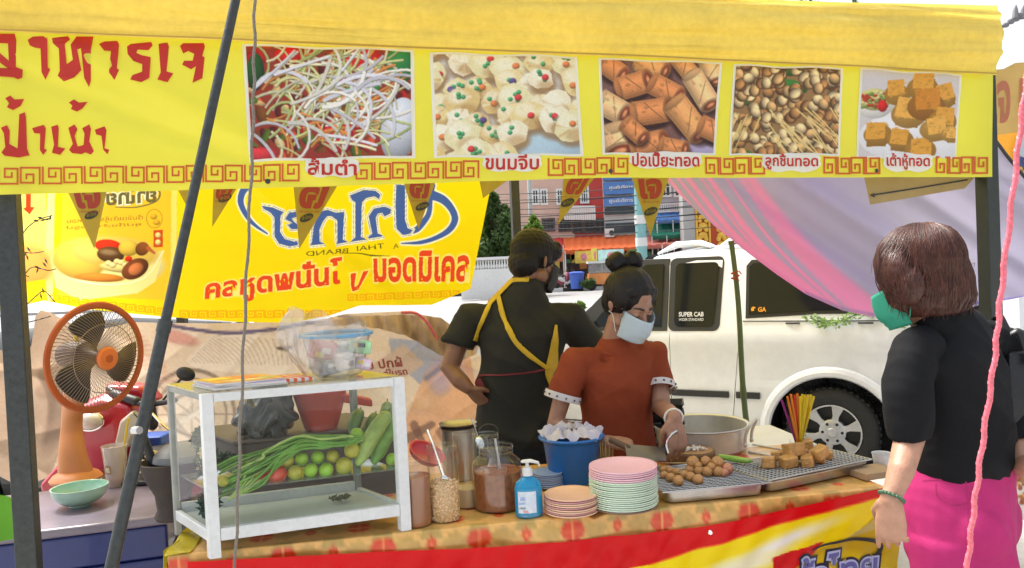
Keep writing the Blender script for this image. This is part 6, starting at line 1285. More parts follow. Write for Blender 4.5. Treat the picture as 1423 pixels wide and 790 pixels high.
for t in np.linspace(0, 1, 16):
    row = []
    for a in np.linspace(.9, 5.6, 40): r_ = (.085 + .05 * math.sin(t * 2.4)) * (1 + .12 * math.sin(a * 5 + t * 4) + .08 * math.sin(a * 9 - t * 6)); row.append(tc + V(r_ * math.cos(a) - .015, r_ * math.sin(a) * .8, .002 + .17 * t - .03 * t * math.cos(a * 1) + .012 * math.sin(a * 7)))
    P.append(row)
pb_ = part('plastic_bag', bg_.grid(np.array(P)), glass('bag_film', (.93, .92, .91), .18, .12, ior=1.6, body=.16, bodycol=(.75, .68, .62)), None, loc=tc + V(-.05, 0, 0)); tag(pb_, 'crumpled clear plastic bag pulled up around the tub on the glass case', 'plastic bag')
# box, red basket and black bag behind the case
bbx = onplane(390, 600, CP(0, cDp + .22, 0), cN); zb_ = 1.5 - (606 - 384) * bbx[1] / 1100; db = root('storage_box', 'dark brown storage box standing behind the glass case', 'box', V(bbx[0], bbx[1], 0)); mb = MB(); mb.box(V(bbx[0] + .02, bbx[1] + .10, zb_ / 2), (.52, .34, zb_), RC); part('box_body', mb, pm('dark_brown_box', (.06, .045, .04), .6, nz=(4, .3)), db, bevel=.01); mb = MB(); mb.box(V(bbx[0] + .02, bbx[1] + .10, zb_ + .006), (.54, .36, .012), RC); part('box_lid', mb, pm('box_lid_brown', (.1, .075, .06), .6), db, bevel=.004)
def behind(px_, py_, b): return onplane(px_, py_, CP(0, b, 0), cN)
rb = behind(447, 604, cDp + .20); rb[2] = zb_ + .0125; bs = root('red_basket', 'red plastic scoop basket on the box behind the glass case', 'basket', rb); M_rpl = pm('red_plastic', (.55, .06, .04), .4, nz=(6, .2), transl=.15)
part('basket_wall', MB().lathe(rb, [(.05, 0), (.055, .005), (.075, .07), (.09, .125), (.094, .13), (.086, .128), (.05, .01), (.001, .008)], 32, sx=1.0, sy=.9), M_rpl, bs); mb = MB(); mb.prism([(.0, 0), (.10, -.03), (.10, -.055), (.0, -.03)], rb + cU * .07 + V(0, 0, .12), cU, V(0, 0, 1), .05); part('handle', mb, M_rpl, bs, bevel=.006)
kb_ = behind(372, 618, cDp + .18); kb_[2] = zb_ + .0125; mb = MB(); mb.ell(kb_ + V(0, 0, .07), (.10, .07, .08)).ell(kb_ + V(.02, 0, .12), (.06, .05, .07)).ell(kb_ + V(-.04, 0, .05), (.07, .06, .05))
bk = root('black_bag', 'crumpled black plastic bag on the box behind the glass case', 'plastic bag', kb_); blobpart('bag_film', mb, pm('black_bag_film', (.02, .026, .032), .22, coat=.3), bk, voxel=.006, smooth=4, noise=lambda c, n: c + n * (.005 * np.sin(c[:, :1] * 90 + 3 * np.sin(c[:, 2:] * 40)) + .007 * np.sin(c[:, 2:] * 120 + 4 * np.sin(c[:, :1] * 50))))
# mortar and pestle
mo = base(243, 726, .05); mr_ = root('clay_mortar', 'tall dark clay mortar with a grey lid standing left of the glass case', 'mortar', mo)
zt_ = ztop(232, 640, mo) - mo[2]; part('mortar_body', MB().lathe(mo, [(.055, .001), (.06, .01), (.05, .03), (.055, .08), (.08, zt_ * .7), (.098, zt_), (.092, zt_ + .002), (.075, zt_ * .7), (.001, zt_ * .4)], 36), pm('dark_clay', (.04, .028, .024), .7, nz=(10, .3), bump=(40, .3)), mr_)
part('grey_lid', MB().lathe(mo + V(.03, .0, zt_ + .002), [(.085, 0), (.08, .02), (.05, .045), (.01, .055)], 32), pm('grey_plastic', (.13, .135, .14), .45), mr_)
pe = part('pestle', MB().tube([mo + V(-.03, -.02, zt_ * .6), mo + V(-.075, -.03, zt_ + .10)], [.016, .012], 14, rnd=True), M_blk, None, loc=mo + V(0, 0, zt_)); tag(pe, 'black pestle leaning out of the dark clay mortar', 'pestle')
# ------------------------------------------------------------------ jars
M_jar = glass('jar_glass', (.95, .975, .965), .04, .04, ior=1.55, body=.015, bodycol=(.7, .75, .72))
def jar(cx, yb, ytop, wpx, label, fill, mat, neck=.86, name='glass_jar', rimh=.02, cont='contents'):
    c = base(cx, yb, 0); r = wpx / 2 * c[1] / 1100; c = base(cx, yb, r); h = ztop(cx, ytop, c) - c[2]; o = root(name, label, 'jar', c, 'glass jars of sauces and nuts')
    part('jar_wall', MB().lathe(c, [(.001, .001), (r * .92, .001), (r, .008), (r, h - rimh * 2.4), (r * .97, h - rimh * 1.7), (r * neck, h - rimh), (r * neck, h - .004), (r * neck + .0015, h), (r * neck - .002, h + .001)], 40, caps=False), M_jar, o)
    for k in (.35, .75): part('rim_thread', MB().tube([c + V((r * neck + .001) * math.cos(a), (r * neck + .001) * math.sin(a), h - rimh * (1 - k)) for a in np.linspace(0, 2 * math.pi, 33)[:-1]], .0014, 5, closed=True), M_jar, o)
    if fill: part(cont, MB().lathe(c, [(.001, .004), (r * .9, .004), (r * .965, .010), (r * .965, h * fill), (r * .8, h * fill + .001), (.001, h * fill + .001)], 36), mat, o)
    return o, c, r, h
M_sauce = pm('brown_sauce', (.30, .095, .03), .12, nz=(60, .35), nz2=(8, .15)); M_sauce2 = pm('dark_orange_sauce', (.34, .13, .055), .2, nz=(6, .15)); M_cream = pm('cream_sauce', (.62, .47, .29), .5, nz=(6, .1))
jar(581, 736, 636, 42, 'straight jar of smooth brown sauce right beside the white case post', .74, M_sauce2, .95)
o, c, r, h = jar(619, 729, 618, 44, 'jar of chopped peanuts with a steel spoon standing in it', .0, None, .95)
mb = MB(); rg = random.Random(9)
part('peanut_fill', MB().lathe(c, [(.001, .004), (r * .9, .004), (r * .93, .01), (r * .93, h * .47), (.001, h * .5)], 30), pm('peanut_inner', (.62, .38, .18), .8), o)
for k in range(900):
    a = rg.uniform(0, 6.283); z = rg.uniform(.006, h * .5); q_ = r * rg.uniform(.9, .965) if k % 4 else r * rg.uniform(0, .95); z = z if k % 4 else h * rg.uniform(.47, .52); p = c + V(q_ * math.cos(a), q_ * math.sin(a), z); mb.box(p, (rg.uniform(.003, .006), rg.uniform(.003, .005), rg.uniform(.003, .006)), rotm(rg.uniform(0, 3), rg.uniform(0, 3), 0))
part('peanut_pieces', mb, pm('peanut_pieces', (.86, .60, .33), .7, nz=(90, .35)), o, kind='stuff')
def spoon(p, q_, label, mat=M_chrome, bowlr=.02, name='spoon', cat='spoon'):
    d = nrm(q_ - p); o = root(name, label, cat, q_); part('handle', MB().tube([p, p + (q_ - p) * .5 + V(0, 0, .004), q_], [(.004, .0015), (.003, .0015), (.005, .0015)], 8), mat, o); part('spoon_bowl', MB().ell(q_ + d * bowlr, (bowlr * .7, .004, bowlr * 1.2), frame(d, (1, 0, 0)) @ np.diag([1, 1, 1.])), mat, o); return o
spoon(at(594, 597, c[1] - .01), at(616, 662, c[1]), 'steel spoon standing in the chopped peanut jar')
jar(650, 709, 601, 34, 'tall narrow jar a quarter full of cream sauce', .26, M_cream, .97); jar(679, 700, 602, 38, 'tall jar of brown sauce with a wire handle behind the widest jar', .40, M_sauce, .95)
o, c, r, h = jar(693, 716, 618, 72, 'widest round jar of dark brown sauce beside the blue sanitizer bottle', .60, M_sauce, .68, rimh=.03)
spoon(at(688, 610, c[1]), at(695, 654, c[1] + .01), 'clear plastic ladle standing in the widest jar', pm('frosted_plastic', (.6, .6, .58), .3, transl=.3), .016, 'ladle', 'ladle')
wh = root('wire_loop', 'thin black wire loop handle over the tall jar behind', 'wire loop', at(678, 604, 2.62)); part('wire', MB().tube([at(x, y, 2.62) for x, y in curve([(664, 606), (667, 596), (676, 590), (688, 592), (692, 600)], 6)], .002, 6), M_dark, wh)
pc_ = base(640, 672, .07); o = root('steel_pot', 'small steel pot with upturned lid behind the jars', 'pot', pc_); zz = ztop(640, 590, pc_) - pc_[2]
part('pot_wall', MB().lathe(pc_, [(.001, .001), (.055, .001), (.06, .01), (.062, zz - .012), (.068, zz - .008)], 32, caps=False), pm('brushed_steel', (.45, .43, .40), .38, metal=.9, nz=(12, .12)), o); part('pot_lid', MB().lathe(pc_ + V(0, 0, zz - .006), [(.001, -.004), (.05, 0), (.066, .008), (.069, .012)], 32, caps=False), pm('brushed_steel', (.45, .43, .40), .38, metal=.9, nz=(12, .12)), o); part('inner', MB().lathe(pc_ + V(0, 0, zz * .8), [(.001, 0), (.06, 0)], 24, caps=False), M_dark, o)
pb = bowl(V(0, 0, 0), .058, .032, pm('pink_red_plastic', (.65, .08, .09), .35, transl=.2), 'pink_red_bowl', 'small pink-red plastic bowl tilted on the jar next to the case post'); pb.location = at(588, 640, 2.47); pb.rotation_euler = (.25, .5, 0)
pb2 = spoon(at(655, 582, 2.7), at(664, 608, 2.66), 'steel spoon handle sticking out by the small steel pot')
# plates
def plate_mesh(r, t, lip):
    return mesh_of(MB().lathe((0, 0, 0), [(.001, 0), (r * .62, 0), (r * .66, .001), (r * .94, lip * .8), (r, lip), (r, lip + t), (r * .93, lip * .8 + t), (r * .66, .001 + t), (.001, t)], 44, caps=False), name='plate')
def stack(cx, yb, wpx, n, dz, cols, labf, group, lip=.010, t=.0044, z0=0):
    c = base(cx, yb, 0); r = wpx / 2 * c[1] / 1100; c = base(cx, yb, r * .8); me = {}; rg = random.Random(cx)
    for k in range(n):
        col = cols(k); 
        if col not in me: me[col] = plate_mesh(r, t, lip); me[col].materials.append(pm('plate_' + col[0], col[1], .35, coat=.2, nz=(12, .05)))
        o = part('plate', me[col], None, None, loc=c + V(rg.uniform(-.0015, .0015), rg.uniform(-.0015, .0015), dz * k + z0)); o.rotation_euler = (0, 0, rg.uniform(0, 3)); tag(o, labf(k, n), 'plate', group)
    return c, r
ORD = ['lowest', 'second', 'third', 'fourth', 'fifth', 'sixth', 'seventh', 'eighth', 'ninth', 'tenth', 'eleventh', 'twelfth', 'thirteenth', 'fourteenth', 'fifteenth', 'sixteenth', 'seventeenth', 'eighteenth', 'nineteenth', 'twentieth']
def nth(k): return ORD[k] + (' from the bottom' if k else '')
pg, pp, pbr = ('green', (.60, .74, .57)), ('pink', (.82, .50, .56)), ('brownish', (.2, .12, .08))
PC, PR = stack(868, 719, 98, 20, .0062, lambda k: pbr if k == 0 else (pg if k < 15 else pp), lambda k, n: ('brown plate underneath the tall pink and green pile' if k == 0 else 'pale green plate, %s of the tall pile' % nth(k) if k < 15 else ('pink plate on the very top of the tall pile' if k == n - 1 else 'pink plate, %s of the tall pile' % nth(k))), 'plates in the tall pink and green pile', .014)
stack(795, 723, 78, 9, .0060, lambda k: ('dusty_pink', (.55, .25, .26)) if k % 3 == 1 else ('peach', (.80, .50, .33)), lambda k, n: 'peach plate on top of the low pile beside the bucket' if k == n - 1 else '%s plate, %s of the low peach pile' % ('dusty pink' if k % 3 == 1 else 'peach', nth(k)), 'plates in the low peach pile', .010)
stack(762, 682, 44, 8, .0062, lambda k: ('light_blue', (.30, .42, .62)), lambda k, n: 'light blue plate on top of the small pile behind the sanitizer' if k == n - 1 else 'light blue plate, %s of the small pile' % nth(k), 'plates in the small blue pile', .008)
# sanitizer
sc0 = base(736, 722, .026); sn = root('sanitizer_bottle', 'clear bottle of bright blue hand sanitizer with white pump', 'pump bottle', sc0); S_ = .0021
RS = rotm(0, 0, .15); hh = ztop(736, 664, sc0) - sc0[2]
M_gel = pm('blue_gel', (.008, .36, .66), .15, coat=.8, transl=.35); 
part('bottle', MB().lathe(sc0, [(.035, .001), (.041, .006), (.042, .02), (.042, hh * .75), (.037, hh * .9), (.022, hh), (.014, hh + .006), (.013, hh + .012)], 36, RS, sy=.62), M_gel, sn)
part('clear_base', MB().lathe(sc0, [(.0415, .0), (.0428, .004), (.0425, .012)], 36, RS, sy=.62, caps=False), M_jar, sn)
part('pump_collar', MB().lathe(sc0 + V(0, 0, hh + .008), [(.016, 0), (.016, .018), (.012, .024), (.006, .026), (.005, .04)], 24), M_wfr, sn); ph = part('pump_head', MB().tube([sc0 + V(-.012, 0, hh + .05), sc0 + V(.01, -.004, hh + .052), sc0 + V(.033, -.01, hh + .047), sc0 + V(.036, -.011, hh + .038)], [(.005, .010), (.0055, .010), (.004, .005), (.003, .004)], 12, ref=(0, 0, 1), rnd=True), M_wfr, sn)
lp = []
for z in np.linspace(.018, hh * .70, 8): lp.append([sc0 + RS @ V(.0428 * math.cos(a), .0428 * .62 * math.sin(a), z) for a in np.linspace(-math.pi / 2 - .95, -math.pi / 2 + .45, 14)])
lb_ = part('label', MB().grid(np.array(lp)), pm('sanitizer_label', (.62, .70, .78), .4, nz=(60, .15)), sn)
p0_ = sc0 + V(-.030, -.0268, .045); 
for t, dx, dz, w_, h_, m_ in (('แอลกอฮอล์', 0, .0, .036, .008, M_bblue), ('HAND GEL', .001, -.014, .032, .006, M_dark), ('70%', .012, -.027, .016, .009, M_bred), ('GEL', .004, .012, .018, .010, M_bblue)):
    mb = MB(); text_flat(mb, t, p0_ + V(dx, -.001, dz), nrm(V(1, .05, 0)), V(0, 0, 1), w_, h_, .01); part('label_print', mb, m_, lb_, smooth=False)
# bucket with liner and skewers
bk0 = base(797, 678, .08); hb_ = ztop(797, 604, bk0) - bk0[2]; R1 = .104; b_ = root('blue_bucket', 'bright blue plastic bucket lined with a crumpled white bag', 'bucket', bk0); M_blb = pm('bright_blue_bucket', (.01, .16, .52), .35, nz=(6, .12), transl=.1)
part('bucket_wall', MB().lathe(bk0, [(.001, .002), (.078, .002), (.082, .01), (.098, hb_ * .86), (.103, hb_ * .9), (.112, hb_ * .93), (.116, hb_ * .97), (.112, hb_), (.096, hb_ * .98), (.08, .01)], 44, caps=False), M_blb, b_)
P = []
for t in np.linspace(0, 1, 12): P.append([bk0 + V((.108 - .08 * t) * (1 + .10 * math.sin(a * 7 + t * 4)) * math.cos(a), (.108 - .08 * t) * (1 + .08 * math.sin(a * 5 - t * 3)) * math.sin(a), hb_ + .004 + .018 * math.sin(t * 2.8) + .010 * math.sin(a * 9 + t * 8) + .006 * math.sin(a * 17)) for a in np.linspace(0, 2 * math.pi, 70)])
ln_ = part('white_liner_bag', MB().grid(np.array(P)), pm('white_bag_film', (.70, .68, .76), .35, transl=.3, bump=(60, .4)), None, loc=bk0 + V(0, 0, hb_)); tag(ln_, 'crumpled white plastic bag spilling over the rim of the blue bucket', 'plastic bag')
sk0 = base(842, 668, .03); sk_ = root('skewer_bundle', 'bundle of bamboo skewers standing upright between bucket and pink plates', 'skewers', sk0); zs = ztop(842, 612, sk0); M_bam = pm('bamboo_stick', (.62, .42, .18), .6, nz=(20, .2)); rg = random.Random(4)
for k in range(46):
    a = k * 2.4; q_ = .030 * math.sqrt((k + .5) / 46); part('skewer', MB().tube([sk0 + V(q_ * .8 * math.cos(a), q_ * .8 * math.sin(a), .002), V(sk0[0] + q_ * 1.25 * math.cos(a), sk0[1] + q_ * 1.25 * math.sin(a), zs + rg.uniform(-.006, .006))], .0022, 6), M_bam, sk_)
part('paper_band', MB().lathe(sk0, [(.030, .03), (.032, .075)], 24, caps=False), pm('paper_band', (.6, .5, .35), .7), sk_)
# ------------------------------------------------------------------ steel trays and wire racks
M_steel = pm('pressed_steel', (.50, .48, .46), .28, metal=.9, nz=(8, .1), nz2=(50, .08)); M_wir = pm('zinc_wire', (.42, .43, .43), .35, metal=.7)
def tray(A, B, depth, h, label):
    U = nrm(B - A); U[2] = 0; U = nrm(U); W = V(-U[1], U[0], 0); L = np.linalg.norm((B - A)[:2]); o = root('steel_tray', label, 'tray', (A + B) / 2 + W * depth / 2, 'steel trays under the wire racks'); z0 = ZT + .0035
    def q_(a, b, z): return V(A[0], A[1], 0) + U * a + W * b + V(0, 0, z)
    def ring(i, z, rad=.025): 
        o_ = []
        for cx, cy, a0 in ((L - i - rad, depth - i - rad, 0), (i + rad, depth - i - rad, 1), (i + rad, i + rad, 2), (L - i - rad, i + rad, 3)):
            for k in range(5): a = (a0 + k / 4) * math.pi / 2; o_.append(q_(cx + rad * math.cos(a), cy + rad * math.sin(a), z))
        return o_
    part('tray_wall', MB().rings([ring(.012, z0), ring(.006, z0 + .004), ring(.0, z0 + h), ring(-.008, z0 + h + .001), ring(-.008, z0 + h + .003), ring(.003, z0 + h + .002), ring(.012, z0 + .006)]), M_steel, o); part('tray_shade_sheet', MB().rings([ring(.0125, z0 + .0075), ring(.0125, z0 + .0085)]), pm('tray_shade_dark', (.07, .035, .015), .15, nz=(14, .4)), o); return q_, L  # dark sheet on the tray bottom puts shade under the rack wires into colour
def rack(q_, L, D, z, ov, label):
    o = root('wire_rack', label, 'wire rack', q_(L / 2, D / 2, z), 'wire racks of fried food'); mb = MB(); r = .0017; a0, a1, b0, b1 = -ov, L + ov, -ov * .6, D + ov
    for x in np.arange(a0, a1 + .001, .0165): mb.tube([q_(x, b0, z), q_(x, b1, z)], r, 4)
    for y in np.arange(b0, b1 + .001, .0165): mb.tube([q_(a0, y, z + .0015), q_(a1, y, z + .0015)], r, 4)
    part('mesh_wires', mb, M_wir, o, kind='stuff'); part('edge_frame', MB().tube([q_(a0, b0, z), q_(a1, b0, z), q_(a1, b1, z), q_(a0, b1, z)], .0028, 6, closed=True), M_wir, o); return o
A1, B1 = base(926, 703), base(1064, 690); q1, L1 = tray(A1, B1, .27, .036, 'steel baking tray nearer the plate piles under the meatballs')
A2, B2 = base(1070, 687), base(1204, 658); q2_, L2 = tray(A2, B2, .20, .034, 'steel baking tray at the far table end under the tofu')
zr = ZT + .045; rack(q1, L1, .27, zr, .012, 'square-meshed wire rack holding skewered meatballs'); rack(q2_, L2, .20, zr + .004, .016, 'square-meshed wire rack holding fried tofu cubes')
# meatballs on sticks
Z2 = lambda x, y: (850 + x / 2.925, 520 + y / 2.925)
MBL = [(330, 358, 24, 0), (382, 357, 22, 0), (430, 360, 24, 0), (318, 390, 18, 0), (355, 394, 18, 0), (390, 397, 20, 0), (433, 397, 20, 0), (470, 386, 23, 1), (270, 433, 20, 0), (241, 421, 18, 0), (214, 411, 16, 0), (295, 409, 17, 0), (322, 418, 18, 0), (352, 428, 19, 0), (238, 392, 15, 0), (262, 398, 15, 0), (210, 388, 14, 0), (352, 372, 15, 0), (405, 377, 16, 0), (458, 402, 16, 1)]
M_mball = pm('fried_meatball', (.46, .24, .085), .45, nz=(30, .3), bump=(90, .4), nz2=(10, .2)); M_mball2 = pm('reddish_meatball', (.52, .22, .13), .45, nz=(30, .3), bump=(90, .4))
LB = ['top row nearest the chopping board', 'middle of the top row', 'end of the top row', 'below the first of the top row', 'small, in the centre of the heap', 'beneath the middle of the top row', 'beneath the end of the top row', 'broken reddish one at the end of the heap', 'frontmost on the rack edge', 'second from the front edge', 'third from the front edge by the pink plates', 'second row behind the frontmost', 'centre of the lower row', 'end of the lower row', 'small, tucked against the plates at the back', 'small, behind the front group', 'smallest, half hidden by the green plates', 'small, wedged between the first two of the top row', 'small, wedged below the last two of the top row', 'small reddish one under the broken one']
for i, (x, y, r, k) in enumerate(MBL):
    px_, py_ = Z2(x, y); R = r / 2.925 * 2.62 / 1100 * 1.12; zb = zr + R * .9 + (.018 if y < 380 and x > 310 else 0); c = ontop(px_, py_, zb)
    o = root('fried_meatball', 'fried meatball, ' + LB[i], 'meatball', c, 'meatballs on the wire rack'); mb = MB(); mb.ell(c, (R, R * .95, R * .92), rotm(0, 0, i), 16, 12)
    me = mesh_of(mb, c); n = len(me.vertices); cc2 = np.empty(n * 3); me.vertices.foreach_get('co', cc2); cc2 = cc2.reshape(-1, 3); cc2 *= (1 + .06 * np.sin(cc2[:, :1] * 500 + i) * np.sin(cc2[:, 1:2] * 450 + cc2[:, 2:] * 300)); me.vertices.foreach_set('co', cc2.ravel()); part('crust', me, M_mball2 if k else M_mball, o); 
for i, (a, b) in enumerate((((300, 405), (205, 372)), ((330, 420), (210, 380)), ((340, 362), (200, 362)), ((300, 385), (195, 386)))):
    pa, pb_2 = ontop(*Z2(*a), zr + .012), ontop(*Z2(*b), zr + .014); o = part('bamboo_skewer', MB().tube([pa, pb_2], .002, 6), M_bam, None, loc=pa); tag(o, ['skewer through the front meatballs', 'second skewer through the lower meatballs', 'skewer lying behind the top meatballs', 'skewer between the upper and lower meatballs'][i] + ' on the wire rack', 'skewer', 'skewers on the wire rack')
TFU = [(640, 358, 0, 1.0, 'at the left front corner of the heap'), (718, 356, 0, 1.05, 'second along the front of the heap'), (796, 352, 0, 1.0, 'third along the front of the heap'), (740, 308, 1, 1.25, 'largest, on top of the heap'), (796, 285, 1, .9, 'upright against the straws at the top'), (846, 318, 1, 1.0, 'flat one on top at the far end'), (668, 332, 0, .8, 'small, behind the front corner piece'), (848, 342, 0, .9, 'last along the front by the wheel'), (700, 330, 0, .8, 'half hidden under the largest'), (878, 328, 0, .8, 'outermost at the far end'), (770, 325, .5, .9, 'wedged in the middle under the largest')]
M_tofu = pm('fried_tofu', (.50, .27, .08), .5, nz=(25, .3), bump=(60, .5), nz2=(8, .25)); rg = random.Random(13)
for i, (x, y, lv, s_, lb) in enumerate(TFU):
    s_ *= 1.18; hh_ = .030 * s_; c = ontop(*Z2(x, y), zr + .006 + hh_ * .5 + lv * .026); o = root('fried_tofu', 'fried tofu cube, ' + lb, 'tofu', c, 'fried tofu on the wire rack'); mb = MB(); mb.box(c, (.042 * s_, .034 * s_, hh_), rotm(rg.uniform(-.15, .15) * (1 + lv), rg.uniform(-.2, .2) * (1 + lv), rg.uniform(0, 1.6)))
    part('crust', mb, M_tofu, o, bevel=.005, seg=3)
# straws in a glass
sg = base(1112, 654, .025); o = root('straw_glass', 'glass packed with yellow, orange and purple drinking straws behind the tofu', 'glass', sg); part('glass_wall', MB().lathe(sg, [(.001, .002), (.024, .002), (.028, .01), (.033, .10), (.034, .101)], 28, caps=False), M_jar, o)
SCOL = dict(yellow=(.80, .62, .02), orange=(.80, .28, .02), red=(.65, .05, .03), purple=(.35, .04, .25))
ST_ = [(1086, 556, 'purple', 'outermost'), (1094, 551, 'orange', 'next to the purple one'), (1099, 548, 'orange', 'second from the purple one'), (1104, 549, 'red', 'among the orange ones'), (1108, 547, 'orange', 'in the middle of the glass'), (1103, 556, 'red', 'shorter, in front'), (1112, 551, 'yellow', 'next to the middle orange one'), (1115, 548, 'yellow', 'tallest in the middle'), (1119, 549, 'yellow', 'of the outer yellow clump, first'), (1123, 549, 'yellow', 'of the outer yellow clump, second'), (1127, 549, 'yellow', 'of the outer yellow clump, third'), (1131, 551, 'yellow', 'farthest out on the wheel side'), (1096, 560, 'orange', 'short, in front of the others'), (1121, 560, 'yellow', 'short, in front of the yellow clump')]
for i, (x, y, c, lb) in enumerate(ST_):
    top = at(x, y, sg[1] + .02 * math.sin(i * 2)); bot = sg + V(-(x - 1109) * .0007, .008 * math.sin(i * 3), .006); d = nrm(bot - top); mb = MB().tube([top, bot], .0042, 10, caps=False); mb.tube([bot, top], .0034, 10, caps=False)
    o = part('drinking_straw', mb, pm('straw_' + c, SCOL[c], .35, transl=.35), None, loc=bot); tag(o, '%s drinking straw, %s' % (c, lb), 'straw', 'straws in the glass behind the tofu')
# pot, board, cleaver and so on
pt0 = TP(0, 0); pt = base(975, 640, .165, ZT - .003); po = root('aluminium_pot', 'wide shallow aluminium pot with two riveted handles on the white side table', 'pot', pt); M_alu = pm('dull_aluminium', (.60, .59, .56), .42, metal=.45, nz=(6, .12), nz2=(30, .08)); hp = .105; RP = .182
part('pot_wall', MB().lathe(pt, [(.001, .001), (RP * .86, .001), (RP * .95, .018), (RP, hp * .95), (RP + .008, hp), (RP + .006, hp + .004), (RP - .004, hp), (RP * .93, .02), (.001, .008)], 56, caps=False), M_alu, po)
for a in (-.55, 2.6):
    d = V(math.cos(a), math.sin(a), 0); e = V(-math.sin(a), math.cos(a), 0); part('handle', MB().tube(curve([pt + d * (RP + .004) + e * .045 + V(0, 0, .04), pt + d * (RP + .01) + e * .045 + V(0, 0, .085), pt + d * (RP + .03) + e * .035 + V(0, 0, .128), pt + d * (RP + .03) - e * .035 + V(0, 0, .128), pt + d * (RP + .01) - e * .045 + V(0, 0, .085), pt + d * (RP + .004) - e * .045 + V(0, 0, .04)], 6), .006, 8), M_alu, po)
    for s_ in (-1, 1): part('rivet', MB().ell(pt + d * (RP + .006) + e * .045 * s_ + V(0, 0, .045), (.008, .008, .01)), M_alu, po)
cbp = base(962, 653, .07, ZT + .002); o = root('chopping_board', 'round wooden chopping block with dark edge behind the meatballs', 'chopping board', cbp); part('block', MB().lathe(cbp, [(.080, .001), (.086, .01), (.085, .05), (.079, .056), (.001, .056)], 40), pm('dark_wood_edge', (.16, .085, .035), .7, nz=(12, .3)), o, bevel=0); part('cutting_face', MB().lathe(cbp, [(.077, .0565), (.001, .0575)], 36, caps=False), pm('board_face', (.38, .22, .11), .7, nz=(10, .3)), o)
wf_ = cbp + V(.0, -.01, .059); o = root('chopped_radish', 'small heap of white chopped food on the round chopping block', 'food', wf_); mb = MB(); rg = random.Random(2)
for k in range(60): mb.box(wf_ + V(rg.gauss(0, .022), rg.gauss(0, .012), rg.uniform(0, .008)), (rg.uniform(.005, .012), rg.uniform(.004, .008), .004), rotm(rg.uniform(-.4, .4), rg.uniform(-.4, .4), rg.uniform(0, 3)))
part('chopped_pieces', mb, pm('white_food', (.75, .74, .70), .6), o, kind='stuff')
cl0 = base(898, 662, .05, ZT + .03); o = root('cleaver', 'broad dark steel cleaver blade held flat behind the pink plates', 'cleaver', cl0); p_ = [at(868, 617, 2.66), at(924, 622, 2.72), at(926, 641, 2.66), at(872, 640, 2.60)]; mb = MB(); mb.add([p for p in p_] + [p + V(0, .002, -.003) for p in p_], [(0, 1, 2, 3), (7, 6, 5, 4), (0, 4, 5, 1), (1, 5, 6, 2), (2, 6, 7, 3), (3, 7, 4, 0)]); part('blade', mb, pm('dark_blade', (.16, .15, .15), .3, metal=.8), o, smooth=False); part('handle', MB().tube([at(872, 622, 2.66), at(850, 612, 2.70)], .011, 10, rnd=True), M_bark, o)
gb = ontop(1020, 638, zr + .02); o = root('green_gourd', 'short bright green cucumber lying behind the meatballs on the rack edge', 'cucumber', gb); part('skin', MB().tube([ontop(1001, 635, zr + .02), ontop(1020, 638, zr + .02), ontop(1040, 641, zr + .02)], [.009, .011, .009], 12, rnd=True), pm('bright_cuke', (.22, .42, .06), .35, nz=(20, .2)), o); part('stalk', MB().tube([ontop(1042, 641, zr + .02), ontop(1047, 642, zr + .02)], .002, 6), M_bean, o)
wc = base(1229, 640, .02, ZT + .002); wc = TP(tL - .06, .45, ZT + .002); wc = ontop(1226, 652, ZT + .003)
o = root('white_cup', 'small white cup at the far table end beside the customer', 'cup', wc); part('cup_wall', MB().lathe(wc, [(.001, .001), (.022, .001), (.025, .005), (.032, .055), (.033, .056), (.030, .055), (.022, .005)], 28, caps=False), M_wfr, o)
kp = ontop(1212, 668, ZT + .003); mb = MB(); mb.box(kp + V(.03, .06, .012), (.14, .10, .022), rotm(0, 0, .3)); o = part('cardboard_box', mb, pm('cardboard', (.4, .28, .16), .85), None, bevel=.002, loc=kp); tag(o, 'flat tan cardboard box at the far table end under the customer arm', 'box')
for i, (z, r_) in enumerate(((0, .11), (.03, .115), (.06, .12))): pass
bp = TP(1.62, .90, ZT - .003); bp = V(*at(926, 600, 3.18)[:2], ZT - .002)
for i in range(5):
    o = part('black_tray', MB().lathe(bp, [(.001, 0), (.075, 0), (.10, .035), (.104, .036), (.098, .034), (.073, .003), (.001, .003)], 4, rotm(0, 0, .6), caps=False), M_blk, None, loc=bp); o.location = bp + V(0, 0, .038 * i); tag(o, ['lowest', 'second lowest', 'middle', 'second highest', 'topmost'][i] + ' black food tray of the stack between woman and pickup', 'tray', 'black food trays behind the woman')
rod = root('white_rods', 'pair of thin white metal rods lying on the white side table', 'rods', ontop(1070, 628, ZT)); part('rod', MB().tube([ontop(1040, 628, ZT + .004), ontop(1100, 638, ZT + .004)], .004, 8), M_wfr, rod); part('rod', MB().tube([ontop(1046, 618, ZT + .004), ontop(1108, 628, ZT + .004)], .004, 8), M_wfr, rod)
